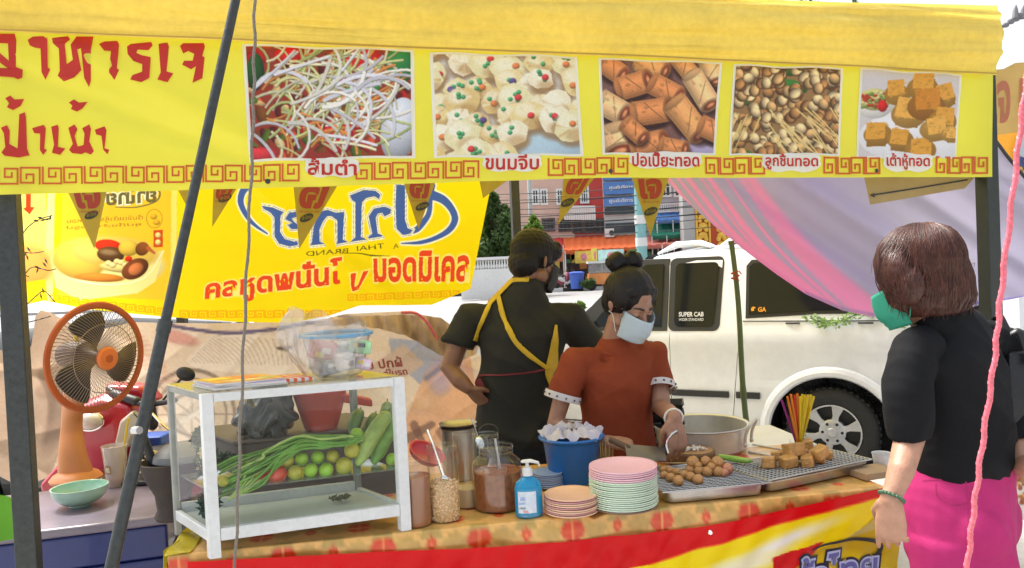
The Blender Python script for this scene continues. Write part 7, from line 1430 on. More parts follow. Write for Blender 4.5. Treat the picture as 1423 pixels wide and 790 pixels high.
# ================================================================== people
from mathutils.bvhtree import BVHTree
def bvh_world(o):
    me = o.data; off = Vector(WL[o.name]); return BVHTree.FromPolygons([v.co + off for v in me.vertices], [tuple(p.vertices) for p in me.polygons])
def hit(bv, px, py, lift=.003):
    d = Vector(ray(px, py)).normalized(); h = bv.ray_cast(Vector(CAM), d)
    return None if h[0] is None else np.array(h[0] + h[1] * lift) if h[1].dot(d) < 0 else np.array(h[0] - h[1] * lift)
def ribbon_on(bv, pts, w, lift=.003, n=10):
    P = curve(pts, n); rows = []; T = np.gradient(np.array(P), axis=0); W_ = np.interp(np.linspace(0, 1, len(P)), np.linspace(0, 1, len(w)), w) if hasattr(w, '__len__') else [w] * len(P)
    for p, t, w in zip(P, T, W_):
        nn = np.array([-t[1], t[0]]) / (np.linalg.norm(t) + 1e-9); r = [hit(bv, *(p + nn * w * k / 2), lift) for k in (-1, -.33, .33, 1)]
        if all(q is not None for q in r): rows.append(r)
    return MB().grid(np.array(rows))
def skin(name, c): return pm(name, c, .45, sss=.08, nz=(28, .12), nz2=(7, .12), bump=(180, .15))
M_sk1, M_sk2, M_sk3 = skin('skin_woman', (.36, .19, .12)), skin('skin_man', (.25, .12, .07)), skin('skin_customer', (.46, .25, .165))
def hairm(n, c): return pm(n, c, .5, nz=(40, .3), wave=(45, .2, 6, 'X'), spec=.3)
class Head:
    def __init__(s, c, f, tiltref=(0, 0, 1), sc=1.0):
        s.c = np.asarray(c); s.f = nrm(f); s.r = nrm(np.cross(s.f, tiltref)); s.u = np.cross(s.r, s.f); s.s = sc
    def __call__(s, a, b, c): return s.c + (s.r * a + s.f * b + s.u * c) * s.s      # right, forward, up
    @property
    def R(s): return np.column_stack([s.r, s.f, s.u])
    def skull(s, mb):
        k = s.s
        mb.ell(s(0, -.010, .035), (.073 * k, .092 * k, .086 * k), s.R); mb.ell(s(0, .028, -.035), (.056 * k, .060 * k, .075 * k), s.R); mb.ell(s(0, .045, -.082), (.034 * k, .034 * k, .028 * k), s.R)
        for q in (-1, 1):
            mb.ell(s(.037 * q, .050, -.020), (.023 * k, .028 * k, .026 * k), s.R); mb.ell(s(.031 * q, .072, .004), (.016 * k, .012 * k, .011 * k), s.R)
            mb.ell(s(.050 * q, .006, -.058), (.022 * k, .035 * k, .026 * k), s.R)
            mb.tube([s(.076 * q, -.012, .018), s(.082 * q, -.014, .0), s(.076 * q, -.008, -.024)], [(.010 * k, .006 * k), (.015 * k, .007 * k), (.008 * k, .006 * k)], 8, rnd=True)
        mb.tube([s(0, .080, .016), s(0, .092, -.010), s(0, .103, -.030)], [.009 * k, .010 * k, .013 * k], 8, rnd=True); mb.ell(s(0, .090, -.036), (.018 * k, .012 * k, .010 * k), s.R)
        mb.tube([s(-.035, .074, .024), s(0, .084, .022), s(.035, .074, .024)], .010 * k, 8, rnd=True)
        mb.tube([s(-.018, .078, -.060), s(0, .086, -.060), s(.018, .078, -.060)], .008 * k, 8, rnd=True)
    def eyes(s, par, brow):
        for q in (-1, 1):
            part('eyelashes', MB().tube([s(.018 * q, .083, -.002), s(.030 * q, .0855, -.006), s(.044 * q, .077, -.001)], [.0012, .0024, .0012], 6), pm('lash_black', (.01, .008, .008), .6), par)
            part('eyelid', MB().ell(s(.031 * q, .075, .0), (.016 * s.s, .011 * s.s, .009 * s.s), s.R), None, par).data.materials.append(brow[1])
            part('eyebrow', MB().tube([s(.014 * q, .093, .026), s(.032 * q, .089, .031), s(.050 * q, .073, .026)], [(.0045, .002), (.0045, .002), (.002, .0015)], 8, ref=s.u), brow[0], par)
    def mask(s, par, mat, loop, sc=1.0, name='face_mask'):
        P = []
        for b in np.linspace(0, 1, 14):
            row = []
            for a in np.linspace(-1, 1, 21):
                t = a * 1.25; bul = math.sin(min(1, b * 1.25) * 3.0) * .5 + .5; zz = -.004 - .096 * b + .012 * abs(a) * (1 if b < .5 else -.2) * (1 - 2 * b if b < .5 else 1)
                rf = (.111 + .015 * bul * math.exp(-a * a * 3)) - .038 * max(0, b - .62); row.append(s(.070 * math.sin(t) * (1 - .12 * b), .012 + rf * math.cos(t) * .97 + .0018 * math.sin(b * 40) * math.cos(a), zz - .004))
            P.append(row)
        m = part(name, MB().grid(np.array(P)), mat, par, solid=.0012)
        for q in (-1, 1):
            for bz in (.008, -.088): part('ear_loop', MB().tube(curve([s(.070 * q, .040, bz if bz > 0 else bz), s(.078 * q, .01, bz * .4), s(.080 * q, -.014, .02 if bz > 0 else -.03)], 6), .0014, 5), loop, m)
        return m
def hand(mb, w, d, n, side, curl=(.35, .45, .5, .55), sc=1.0, thumb=.5):
    """w wrist, d towards the fingers, n back of the hand, side = thumb side"""
    d, n = nrm(d), nrm(n); n = nrm(n - d * np.dot(n, d)); side = nrm(np.asarray(side) - d * np.dot(side, d) - n * np.dot(side, n)); k = sc
    mb.tube([w - d * .01 * k, w + d * .03 * k, w + d * .06 * k, w + d * .088 * k], [(.026 * k, .019 * k), (.034 * k, .017 * k), (.040 * k, .015 * k), (.039 * k, .012 * k)], 12, ref=side, rnd=True)
    for i, (o, L) in enumerate(((.029, .070), (.010, .078), (-.010, .073), (-.029, .058))):
        p = w + d * (.086 - abs(o) * .18) * k + side * o * k; a = 0; pts = [p - d * .015 * k, p]; c = curl[i]
        for q, fl in ((.45, c * .7), (.30, c * 1.1), (.25, c * .8)): a += fl; p = p + (d * math.cos(a) - n * math.sin(a)) * L * q * k + side * o * .06 * k; pts.append(p)
        mb.tube(pts, [.0088 * k, .0087 * k, .0080 * k, .0072 * k, .0062 * k], 10, rnd=True)
    p = w + d * .022 * k + side * .028 * k - n * .006 * k; t1 = nrm(d * .7 + side * (.75 - thumb * .4) - n * (.2 + thumb * .5)); t2 = nrm(d * .95 + side * (.25 - thumb * .4) - n * (.15 + thumb * .5))
    mb.tube([p - t1 * .01 * k, p + t1 * .030 * k, p + t1 * .030 * k + t2 * .028 * k, p + t1 * .03 * k + t2 * .052 * k], [.014 * k, .0115 * k, .0098 * k, .0078 * k], 10, rnd=True)
def torso(mb, pts, sd, n=22): mb.tube([p for p, _ in pts], [r for _, r in pts], n, ref=sd, rnd=True)
def legs(mb, hip, sd, fd, rr_=(.085, .055, .04), sp=.085, step=0.0):
    for q in (-1, 1):
        h = hip + sd * sp * q; g_ = V(h[0], h[1], 0) + fd * step * q; mb.tube([h, (h + V(g_[0], g_[1], .46)) / 2 * V(1, 1, 0) + V(0, 0, .70), V(g_[0], g_[1], .46) + fd * .01, V(g_[0], g_[1], .25), V(g_[0], g_[1], .08)], [rr_[0], rr_[0] * .85, rr_[1], rr_[1] * .95, rr_[2] * .85], 14, rnd=True)
        mb.tube([V(g_[0], g_[1], .035) - fd * .05, V(g_[0], g_[1], .045) + fd * .04, V(g_[0], g_[1], .025) + fd * .15], [(.035, .03), (.042, .035), (.04, .018)], 12, ref=sd, rnd=True)
def shoes(par, hip, sd, fd, mat, sp=.085, step=0.0):
    for q in (-1, 1):
        h = hip + sd * sp * q; g_ = V(h[0], h[1], 0) + fd * step * q; part('shoe', MB().tube([V(g_[0], g_[1], .038) - fd * .065, V(g_[0], g_[1], .045) + fd * .02, V(g_[0], g_[1], .03) + fd * .165], [(.042, .034), (.05, .04), (.046, .024)], 14, ref=sd, rnd=True), mat, par)
def wr(*fs):
    """fold displacement: each (ax, ay, az, freq, amp)"""
    def f(c, n):
        r = np.full(len(c), .004)
        for k, (ax, ay, az, fr, am) in enumerate(fs):
            q = c[:, 0] * ax + c[:, 1] * ay + c[:, 2] * az; ph_ = fr * q * .5 + 1.6 * wob(c[:, 0], c[:, 1], c[:, 2], 3.2, k * 3); r += am * 1.5 * ((1 - np.abs(np.sin(ph_))) ** 1.7 * 1.8 - .55) * (.35 + .65 * np.clip(wob(c[:, 0], c[:, 1], c[:, 2], 4.5, k * 5 + 2) + .5, 0, 1.4)) if am > .0011 else am * np.sin(ph_ * 2)
        return c + n * r[:, None]
    return f
# ---------------------------------------------------------------- the woman cooking
f1 = nrm(V(.42, -.90, 0)); l1 = V(-f1[1], f1[0], 0)      # l1 = her left, to the image right
sh1 = at(857, 492, 2.98); hp1 = at(858, 640, 3.02)
p1 = root('person', 'woman in rust red t-shirt and pale blue face mask preparing food behind the table', 'person', V(hp1[0], hp1[1], 0))
H1 = Head(at(875, 423, 2.90), (.47, -.72, -.46), sc=.98); nk1 = at(853, 478, 2.97)
aR = [at(803, 497, 2.93), at(785, 540, 2.91), at(772, 588, 2.90), at(810, 606, 2.82), at(838, 613, 2.76)]
aL = [at(906, 490, 3.03), at(916, 530, 3.00), at(919, 566, 2.94), at(930, 574, 2.84), at(937, 582, 2.75)]
mb = MB(); H1.skull(mb); mb.tube([H1(0, -.02, -.05), nk1 + V(0, 0, .02), nk1 - V(0, 0, .07)], [.048, .044, .050], 14, rnd=True)
torso(mb, [(hp1, (.135, .09)), (hp1 * .5 + sh1 * .5, (.110, .075)), (sh1 - V(0, 0, .09), (.115, .07)), (sh1 - V(0, 0, .05), (.09, .05))], l1)
for a in (aR, aL): mb.tube([a[0] * .85 + sh1 * .15 - V(0, 0, .03)] + a[1:], [.028, .036, .036, .032, .023], 14, rnd=True)
hand(mb, aR[-1], nrm(V(.95, -.25, -.12)), V(-.1, -.35, .93), V(.3, .9, .3), (.9, .95, 1., 1.), .95, .6)
hand(mb, aL[-1], nrm(V(.05, -.28, -.95)), nrm(V(.35, -.85, .3)), V(-.95, -.2, 0), (.35, .45, .5, .6), 1.0, .8)
legs(mb, hp1, l1, f1); blobpart('body', mb, M_sk1, p1, voxel=.0055, smooth=3)
mb = MB(); torso(mb, [(hp1 - V(0, 0, .06), (.165, .118)), (hp1 * .6 + sh1 * .4, (.142, .108)), (hp1 * .25 + sh1 * .75, (.148, .116)), (sh1 - V(0, 0, .04), (.158, .102)), (sh1 + V(0, 0, .012), (.135, .078)), (nk1 - V(0, 0, .028), (.078, .066))], l1)
for a, w_ in ((aR, (.070, .062, .066)), (aL, (.062, .056, .058))): mb.tube([a[0] * .55 + sh1 * .45 - V(0, 0, .02), a[0] - V(0, 0, .008), a[0] * .1 + a[1] * .9, a[1] + (a[2] - a[1]) * .22], [w_[0] * .8, w_[0] * .86, w_[1] * .98, w_[2]], 16)
s1 = blobpart('t_shirt', mb, pm('rust_cotton', (.235, .045, .016), .85, nz=(8, .12), bump=(300, .12), spec=.25), p1, voxel=.006, smooth=16, noise=wr((.5, 0, 1, 26, .0035), (1, .5, .35, 34, .003), (-.6, 0, 1, 17, .005), (.9, .2, .8, 60, .0012)))
for a, r_ in ((aR, .068), (aL, .060)):
    e = a[1] + (a[2] - a[1]) * .22; d = nrm(a[2] - a[1]); part('white_sleeve_trim', MB().tube([e - d * .012, e + d * .004, e + d * .014], [r_, r_ + .002, r_], 28, caps=False), pm('white_knit_trim', (.62, .60, .60), .8, bump=(200, .5), wave=(60, .5, 2, 'Z')), p1)
    for k in range(26): 
        F_ = frame(d); an = k * 6.283 / 26; c = e + F_ @ V((r_ + .003) * math.cos(an), (r_ + .003) * math.sin(an), .002); 
        if k % 2: continue
        mb = MB(); mb.box(c, (.006, .006, .006), F_); part('trim_stitch', mb, M_dark, p1)
part('collar_band', MB().tube([nk1 + V(.002, .0, -.018) + (l1 * math.cos(a) * .070 + f1 * math.sin(a) * .062) + V(0, 0, -.012 * math.sin(a) - .006) for a in np.linspace(0, 6.283, 33)[:-1]], .006, 8, closed=True), MATS['rust_cotton'], p1)
H1.eyes(p1, (pm('brow_dark', (.03, .02, .015), .7), M_sk1)); H1.mask(p1, pm('pale_blue_mask', (.50, .62, .68), .7, transl=.15, bump=(200, .1)), M_wfr)
mb = MB(); mb.ell(H1(0, -.024, .042), (.086, .094, .092), H1.R, 20, 14); mb.ell(H1(0, -.05, .0), (.076, .066, .08), H1.R); mb.tube([H1(-.055, .040, .072), H1(0, .052, .088), H1(.055, .040, .072)], .016, 8, rnd=True)
for q in (-1, 1): mb.ell(H1(.064 * q, .006, .042), (.020, .045, .045), H1.R)
hz1 = blobpart('hair', mb, hairm('black_hair', (.008, .007, .007)), p1, voxel=.005, smooth=6, noise=wr((1, 1, 0, 130, .0006), (0, .5, 1, 90, .0006)))
bnc = at(869, 366, 2.93); mb = MB(); mb.ell(bnc + V(-.030, 0, .004), (.040, .038, .036)).ell(bnc + V(.030, 0, .010), (.034, .034, .032)).ell(bnc + V(0, .01, -.02), (.034, .034, .03)); blobpart('hair_bun', mb, MATS['black_hair'], p1, voxel=.005, smooth=2, noise=wr((1, .4, .8, 120, .0016), (1, 0, -1, 160, .001)))
part('hair_band', MB().tube([bnc + V(.028 + .012 * math.cos(a), -.02 + .012 * math.sin(a), .046) for a in np.linspace(0, 6, 14)], .004, 6), pm('green_tie', (.10, .16, .06), .6), p1)
rg = random.Random(5)
for k in range(14):
    a = rg.uniform(-1, 1); b0_ = H1(.072 * (1 if a > 0 else -1), .02 + rg.uniform(-.02, .03), .05); part('loose_strand', MB().tube([b0_, b0_ + H1.f * .012 - H1.u * .03, b0_ + H1.f * .010 - H1.u * (.06 + rg.uniform(0, .03))], [.0012, .0010, .0005], 5), MATS['black_hair'], p1)
part('earring', MB().ell(H1(-.088, -.008, -.02), (.004, .004, .004)), M_chrome, p1)
d = nrm(aL[4] - aL[3]); c = aL[4] - d * .012; Fw = frame(d); part('white_bracelet', MB().tube([c + Fw @ V(.031 * math.cos(a), .031 * math.sin(a), .002) for a in np.linspace(0, 6.283, 33)[:-1]], .0045, 8, closed=True), pm('white_beads', (.7, .68, .62), .4), p1)
part('trousers', (lambda m: (legs(m, hp1 - V(0, 0, .02), l1, f1, (.10, .07, .055)), m)[1])(MB()), pm('navy_trousers', (.02, .022, .03), .8), p1); shoes(p1, hp1, l1, f1, M_blk)
# tongs in her left hand
tg = root('tongs', 'steel tongs held in the hand of the woman in the rust shirt', 'tongs', at(930, 628, 2.68)); h_ = at(941, 600, 2.70)
part('arm', MB().tube(curve([h_, at(932, 606, 2.68), at(926, 617, 2.67), at(929, 630, 2.66)], 5), [(.006, .0012)] * 16, 6), M_chrome, tg); part('arm', MB().tube(curve([h_, at(943, 610, 2.68), at(941, 622, 2.67), at(935, 632, 2.66)], 5), [(.006, .0012)] * 16, 6), M_chrome, tg)
# ---------------------------------------------------------------- the man behind
f2 = nrm(V(.30, .95, 0)); l2 = V(-f2[1], f2[0], 0)       # his left, to the image left
sh2 = at(724, 436, 3.36); hp2 = at(716, 622, 3.36)
p2 = root('person', 'man seen from behind in charcoal shirt with crossed yellow apron straps', 'person', V(hp2[0], hp2[1], 0))
H2 = Head(at(743, 364, 3.36), (.72, .60, -.30), sc=1.03); nk2 = at(733, 402, 3.36)
bL = [at(655, 436, 3.40), at(638, 476, 3.38), at(625, 512, 3.35), at(640, 530, 3.30), at(651, 540, 3.28)]
bR = [at(790, 436, 3.34), at(812, 472, 3.38), at(836, 505, 3.44), at(850, 530, 3.54), at(862, 548, 3.60)]
mb = MB(); H2.skull(mb); mb.tube([H2(0, -.03, -.05), nk2 + V(0, 0, .0), nk2 - V(0, 0, .09)], [.054, .054, .056], 14, rnd=True)
torso(mb, [(hp2, (.155, .11)), (hp2 * .5 + sh2 * .5, (.14, .10)), (sh2 - V(0, 0, .10), (.145, .085)), (sh2 - V(0, 0, .05), (.12, .06))], l2)
for a in (bL, bR): mb.tube([a[0] * .85 + sh2 * .15 - V(0, 0, .05)] + a[1:], [.030, .044, .043, .037, .027], 14, rnd=True)
hand(mb, bL[-1], nrm(V(.6, .25, -.7)), V(-.7, -.65, .1), V(.3, -.5, .8), (.4, .5, .5, .55), .98, .4); hand(mb, bR[-1], nrm(V(.6, .5, -.3)), V(0, 0, 1), V(-.6, .6, 0), (.4, .5, .5, .5), 1.05)
legs(mb, hp2, l2, f2, (.09, .06, .045)); blobpart('body', mb, M_sk2, p2, voxel=.0055, smooth=3)
mb = MB(); torso(mb, [(hp2 + V(0, 0, .06), (.178, .135)), (hp2 * .62 + sh2 * .38, (.172, .130)), (hp2 * .35 + sh2 * .65, (.172, .125)), (sh2 - V(0, 0, .085), (.198, .125)), (sh2 - V(0, 0, .02), (.196, .088)), (sh2 + V(0, 0, .035), (.135, .08)), (nk2 + V(0, 0, .012), (.070, .068))], l2)
mb.tube([bL[0] * .6 + sh2 * .4 - V(0, 0, .03), bL[0] - V(0, 0, .02), bL[1], bL[1] + (bL[2] - bL[1]) * .15], [.07, .076, .074, .078], 18); mb.tube([bR[0] * .6 + sh2 * .4 - V(0, 0, .03), bR[0] - V(0, 0, .02), bR[1], bR[1] + (bR[2] - bR[1]) * .6], [.07, .078, .076, .078], 18)
s2 = blobpart('shirt', mb, pm('charcoal_cotton', (.016, .017, .014), .85, nz=(6, .15), bump=(260, .15)), p2, voxel=.007, smooth=16, noise=wr((.3, 0, 1, 22, .0055), (1, .4, .5, 26, .005), (-.8, 0, 1, 15, .006), (.9, .2, .8, 60, .0015)))
part('shirt_collar', MB().tube([nk2 + V(0, 0, .008) + (l2 * math.cos(a) * .074 + f2 * math.sin(a) * .068) + V(0, 0, -.015 * math.sin(a)) for a in np.linspace(0, 6.283, 33)[:-1]], [(.022, .006)] * 32, 8, ref=(0, 0, 1), closed=True), MATS['charcoal_cotton'], p2)
bv = bvh_world(s2); M_yst = pm('yellow_strap', (.62, .42, .02), .6, nz=(20, .1))
ap = tag(_link('apron', None, p2, WL[p2.name]), None)
part('strap', ribbon_on(bv, [(735, 389), (712, 391), (694, 403), (678, 430), (665, 458), (659, 474)], 6, .006), M_yst, ap, solid=.002); part('strap', ribbon_on(bv, [(691, 391), (695, 418), (703, 448), (718, 476), (738, 496), (762, 514)], 6.5, .0085), M_yst, ap, solid=.002)
part('yellow_side_cloth', ribbon_on(bv, [(772, 452), (770, 475), (766, 505), (762, 520), (764, 538)], [3, 9, 15, 11, 3], .007), M_yst, ap, solid=.002)
part('waist_tie', ribbon_on(bv, [(657, 524), (675, 522), (700, 521), (730, 518), (760, 514)], 2.5, .006), pm('maroon_tie', (.18, .02, .03), .7), ap)
q_ = hit(bv, 668, 526, .012); mb = MB()
for k in range(5): a = -1.2 + k * .35; mb.tube(curve([q_, q_ + V(.03 * math.cos(a) - .01, -.012, -.03 - .02 * abs(a)), q_ + V(.045 * math.cos(a) - .02, -.005, -.085 + .01 * k)], 4), [(.010, .003)] * 9, 6, ref=(1, 0, 0))
part('tie_bow', mb, MATS['maroon_tie'], ap)
mb = MB(); mb.ell(H2(0, -.018, .042), (.086, .104, .092), H2.R, 20, 14); mb.ell(H2(0, -.056, -.015), (.074, .056, .070), H2.R); mb.ell(H2(.055, -.01, .03), (.03, .04, .04), H2.R); mb.tube([H2(-.05, .055, .08), H2(0, .072, .088), H2(.05, .055, .08)], .020, 8, rnd=True); mb.ell(H2(.058, .045, .05), (.022, .035, .03), H2.R)
blobpart('hair', mb, hairm('black_hair_short', (.006, .005, .005)), p2, voxel=.005, smooth=1, noise=wr((1, 1, 0, 210, .0007), (0, .6, 1, 260, .0006)))
H2.mask(p2, pm('black_mask', (.012, .012, .014), .7), M_blk); H2.eyes(p2, (MATS['brow_dark'], M_sk2))
mb = MB(); legs(mb, hp2 - V(0, 0, .0), l2, f2, (.115, .08, .06)); torso(mb, [(hp2 - V(0, 0, .04), (.17, .125)), (hp2 + V(0, 0, .10), (.165, .12))], l2); blobpart('trousers', mb, pm('black_trousers', (.010, .011, .014), .85, nz=(6, .2)), p2, voxel=.012, smooth=4, noise=wr((.3, 0, 1, 22, .004))); shoes(p2, hp2, l2, f2, M_blk)
# ---------------------------------------------------------------- the customer
f3 = nrm(V(-.62, .78, 0)); l3 = V(-f3[1], f3[0], 0)      # her left: (-.78,-.62) towards the camera's left
sh3 = at(1322, 466, 2.06); hp3 = at(1332, 712, 2.08)
p3 = root('person', 'woman customer with auburn bob, black knit top and bright pink trousers', 'person', V(hp3[0], hp3[1], 0))
H3 = Head(at(1276, 388, 2.04), (-.74, .60, -.34), sc=.98); nk3 = at(1304, 442, 2.05)
cL = [at(1270, 484, 1.98), at(1259, 545, 1.95), at(1264, 610, 1.95), at(1252, 655, 1.90), at(1238, 694, 1.88)]
cR = [at(1384, 478, 2.16), at(1402, 550, 2.14), at(1412, 615, 2.08), at(1425, 650, 2.0), at(1440, 640, 1.93)]
mb = MB(); H3.skull(mb); mb.tube([H3(0, -.03, -.05), nk3 + V(0, 0, .0), nk3 - V(0, 0, .08)], [.048, .048, .052], 14, rnd=True)
torso(mb, [(hp3, (.105, .085)), (hp3 * .5 + sh3 * .5, (.10, .08)), (sh3 - V(0, 0, .10), (.11, .075)), (sh3 - V(0, 0, .06), (.09, .05))], l3)
mb.tube([cL[0] - V(0, 0, .03)] + cL[1:], [.030, .040, .036, .031, .0215], 16, rnd=True); mb.tube([cR[0] - V(0, 0, .03)] + cR[1:], [.030, .040, .036, .031, .0225], 16, rnd=True)
hand(mb, cL[-1], nrm(V(-.02, .03, -1)), nrm(V(-.55, -.80, .05)), V(-.75, .55, 0), (.30, .42, .55, .62), .92, .75); hand(mb, cR[-1], nrm(V(.3, -.3, .3)), V(0, -.5, .8), V(-1, 0, 0), (.8, .8, .9, .9), .9)
legs(mb, hp3 - V(0, 0, .06), l3, f3, (.062, .045, .04), .06); blobpart('body', mb, M_sk3, p3, voxel=.0042, smooth=2)
mb = MB(); wst = at(1334, 630, 2.08)
torso(mb, [(at(1336, 634, 2.08), (.136, .122)), (at(1335, 610, 2.08), (.134, .120)), (wst * .6 + sh3 * .4, (.132, .116)), (wst * .3 + sh3 * .7, (.145, .118)), (sh3 - V(0, 0, .045), (.150, .106)), (sh3 + V(0, 0, .004), (.132, .080)), (nk3 - V(0, 0, .008), (.076, .066))], l3)
mb.tube([cL[0] * .7 + sh3 * .3, cL[0], cL[1] * .5 + cL[0] * .5, cL[1], cL[1] * .35 + cL[2] * .65, cL[2] + V(0, 0, .0)], [.048, .053, .055, .055, .056, .049], 20, rnd=False); mb.tube([cR[0] * .7 + sh3 * .3, cR[0], cR[1], cR[2]], [.060, .064, .060, .054], 20)
s3 = blobpart('knit_top', mb, pm('black_knit', (.0055, .006, .008), .85, nz=(5, .15), bump=(400, .2), spec=.25), p3, voxel=.0065, smooth=16, noise=wr((.2, 0, 1, 24, .002), (.8, .6, .6, 40, .0022), (1, 0, -.6, 18, .003), (.7, .3, 1, 75, .0012)))
part('neck_trim', MB().tube([nk3 - V(0, 0, .012) + (l3 * math.cos(a) * .072 + f3 * math.sin(a) * .060) + V(0, 0, -.008 * math.sin(a)) for a in np.linspace(0, 6.283, 33)[:-1]], .004, 8, closed=True), pm('beige_trim', (.35, .3, .2), .7), p3)
mb = MB(); w0 = at(1338, 622, 2.09)
torso(mb, [(w0 + V(0, 0, .05), (.122, .106)), (w0 - V(0, 0, .04), (.138, .124)), (hp3 + V(0, 0, .0), (.142, .136)), (hp3 - V(0, 0, .10), (.138, .124))], l3)
for q in (-1, 1):
    h = hp3 + l3 * .064 * q - V(0, 0, .05); mb.ell(hp3 - f3 * .062 + l3 * .062 * q - V(0, 0, .02), (.072, .075, .085)); mb.tube([h, h - V(0, 0, .20), V(h[0], h[1], .40), V(h[0], h[1], .10)], [(.084, .098), (.080, .090), (.070, .075), (.075, .075)], 18, ref=l3)
s4 = blobpart('trousers', mb, pm('magenta_cotton', (.44, .026, .15), .8, nz=(6, .14), bump=(300, .1), spec=.25), p3, voxel=.007, smooth=4, noise=wr((.5, .2, 1, 22, .005), (1, -.3, .25, 34, .004), (.2, .8, .8, 15, .005), (.8, .2, .9, 60, .0015)))
bv4 = bvh_world(s4)
for pts in ([(1300, 672), (1303, 690), (1322, 702), (1345, 698), (1352, 676)], [(1340, 650), (1344, 690), (1346, 740), (1343, 788)], [(1282, 668), (1330, 664), (1390, 650)]):
    try: part('seam', ribbon_on(bv4, pts, 1.4, .0012), pm('dark_magenta', (.36, .015, .11), .8), p3)
    except Exception: pass
H3.mask(p3, pm('green_mask', (.03, .33, .22), .7, transl=.15), MATS['green_mask'] if 'green_mask' in MATS else M_wfr); H3.eyes(p3, (MATS['brow_dark'], M_sk3))
# auburn bob: volume plus locks that break the outline
M_aub = pm('auburn_hair', (.062, .020, .013), .45, nz=(22, .3), nz2=(60, .2), spec=.4); M_aub2 = pm('auburn_hair_light', (.11, .038, .024), .45, nz=(30, .3), spec=.4)
hc = at(1284, 377, 2.05); mb = MB(); mb.ell(H3(0, -.020, .045), (.092, .108, .092), H3.R, 22, 16)
mb.tube([hc + V(-.002, 0, .06), hc + V(-.004, 0, .02), hc + V(.004, .0, -.035), hc + V(.012, 0, -.078), hc + V(.014, 0, -.108)], [(.084, .086), (.102, .100), (.111, .102), (.106, .094), (.084, .076)], 24, ref=(1, 0, 0), rnd=False)
mb.ell(at(1334, 410, 2.04), (.032, .05, .030)); mb.ell(at(1240, 376, 2.01), (.032, .06, .055)); mb.ell(at(1262, 398, 1.97), (.032, .04, .05))
hr3 = blobpart('hair', mb, M_aub, p3, voxel=.006, smooth=3, noise=wr((1, .7, .15, 95, .0016), (1, -.5, .1, 150, .0010)))
bvh3 = bvh_world(hr3); rg = random.Random(31); top_ = at(1284, 322, 2.04); lock = MB(); lock2 = MB()
for k in range(1000):
    a = rg.uniform(-3.14, 3.14); pts = []; e0 = rg.uniform(.75, 1.5); end = rg.uniform(.55, 1.0)
    for t in np.linspace(0, 1, 15):
        if t > end: break
        if t < .45: e = e0 * (1 - t / .45); o_ = hc + V(0, 0, .015); dd_ = V(math.cos(a) * math.cos(e), math.sin(a) * math.cos(e), math.sin(e))
        else: o_ = hc + V(.006, 0, .015 - .118 * (t - .45) / .55); dd_ = V(math.cos(a), math.sin(a), -.05)
        h = bvh3.ray_cast(Vector(o_), Vector(dd_))
        if h[0] is None: break
        pts.append(np.array(h[0]) + dd_ * (.0000 + .0012 * rg.random())); a += rg.uniform(-.05, .05)
    if len(pts) > 5:
        if end > .9: pts.append(pts[-1] + V(rg.uniform(-.012, .012), rg.uniform(-.006, .006), -rg.uniform(.006, .030)))
        (lock if rg.random() < .7 else lock2).tube(pts, [.0003] + [.0010] * (len(pts) - 3) + [.0008, .0003], 4)
part('hair_locks', lock, M_aub, p3, kind='stuff'); part('hair_locks', lock2, M_aub2, p3, kind='stuff')
for k in range(22):
    b0_ = at(1226 + rg.uniform(-6, 8), 345 + rg.uniform(-10, 40), 2.0); part('loose_strand', MB().tube(curve([b0_, b0_ + V(-.008, 0, -.02), b0_ + V(-.002 + rg.uniform(-.01, .01), 0, -.05)], 4), .0007, 4), M_aub, p3)
for k in range(40):      # flyaways
    a = rg.uniform(-3.14, 3.14); e = rg.uniform(-.2, 1.3); dd_ = V(math.cos(a) * math.cos(e), math.sin(a) * math.cos(e), math.sin(e)); h = bvh3.ray_cast(Vector(hc + V(0, 0, .01)), Vector(dd_))
    if h[0] is None: continue
    p_ = np.array(h[0]); t_ = nrm(np.cross(dd_, V(rg.uniform(-1, 1), rg.uniform(-1, 1), .2))); part('flyaway_strand', MB().tube(curve([p_, p_ + dd_ * .008 + t_ * .015 - V(0, 0, .01), p_ + dd_ * .006 + t_ * .03 - V(0, 0, .035)], 4), .0004, 4), M_aub, p3)
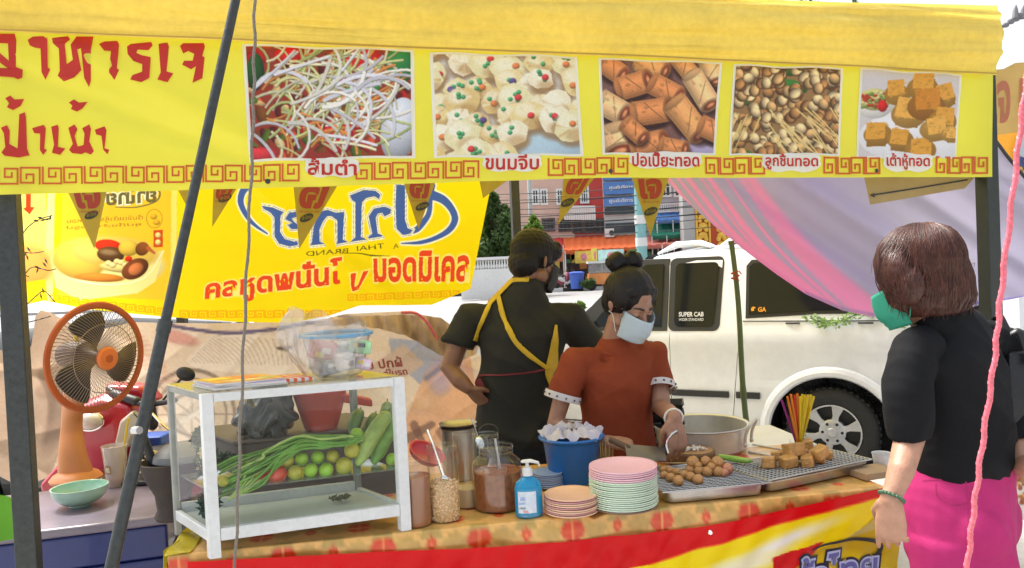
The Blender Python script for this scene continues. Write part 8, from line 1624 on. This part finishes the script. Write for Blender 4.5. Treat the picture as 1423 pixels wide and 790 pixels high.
# bracelet of green beads
d = nrm(cL[4] - cL[3]); Fw = frame(d); c = cL[4] - d * .006
brc = part('bead_bracelet', MB().tube([c + Fw @ V(.0265 * math.cos(a), .0265 * math.sin(a), 0) for a in np.linspace(0, 6.283, 25)[:-1]], .0015, 6, closed=True), pm('jade_beads', (.05, .13, .07), .3, nz=(90, .5)), p3)
bme = mesh_of(MB().ell((0, 0, 0), (.0052, .0052, .0046), n=8, m=6), name='bead')
for k in range(20): a = k * 6.283 / 20; o = part('bead', bme, MATS['jade_beads'], brc); o.location = c + Fw @ V(.0275 * math.cos(a), .0275 * math.sin(a), 0) - WL[brc.name]
# handbag
hb0 = at(1424, 560, 2.10); hbg = root('handbag', 'black leather shoulder bag hanging at the side of the pink trousered woman', 'handbag', at(1424, 645, 2.10)); M_lea = pm('black_leather', (.010, .010, .012), .4, bump=(90, .2), nz=(6, .2))
mb = MB(); zt2, zb2 = at(1420, 486, 2.10)[2], at(1420, 648, 2.10)[2]; cc3 = V(hb0[0] + .05, hb0[1], 0)
mb.rings([[cc3 + V(w_ * cx, dpt * cy, z) for cx, cy in ((1, 1), (-1, 1), (-1, -1), (1, -1))] for w_, dpt, z in ((.115, .045, zb2), (.125, .05, zb2 + .02), (.12, .045, (zt2 + zb2) / 2), (.10, .02, zt2 - .01), (.095, .012, zt2))]); part('bag_body', mb, M_lea, hbg, bevel=.012, seg=3)
shp = at(1388, 448, 2.13)
for dx in (-.055, .05): part('strap', MB().tube(curve([cc3 + V(dx, -.035, zt2 - .03), cc3 + V(dx * .9 - .02, -.02, zt2 + .05), shp + V(.01 + dx * .2, -.03, -.03), shp + V(0, 0, .018), shp + V(0, .05, -.03)], 6), [(.009, .003)] * 25, 8), M_lea, hbg)
part('buckle_ring', MB().tube([cc3 + V(-.055, -.04, zt2 - .02) + V(.012 * math.cos(a), 0, .014 * math.sin(a)) for a in np.linspace(0, 6.283, 17)[:-1]], .002, 6, closed=True), M_chrome, hbg)
shoes(p3, hp3, l3, f3, M_blk, .064)
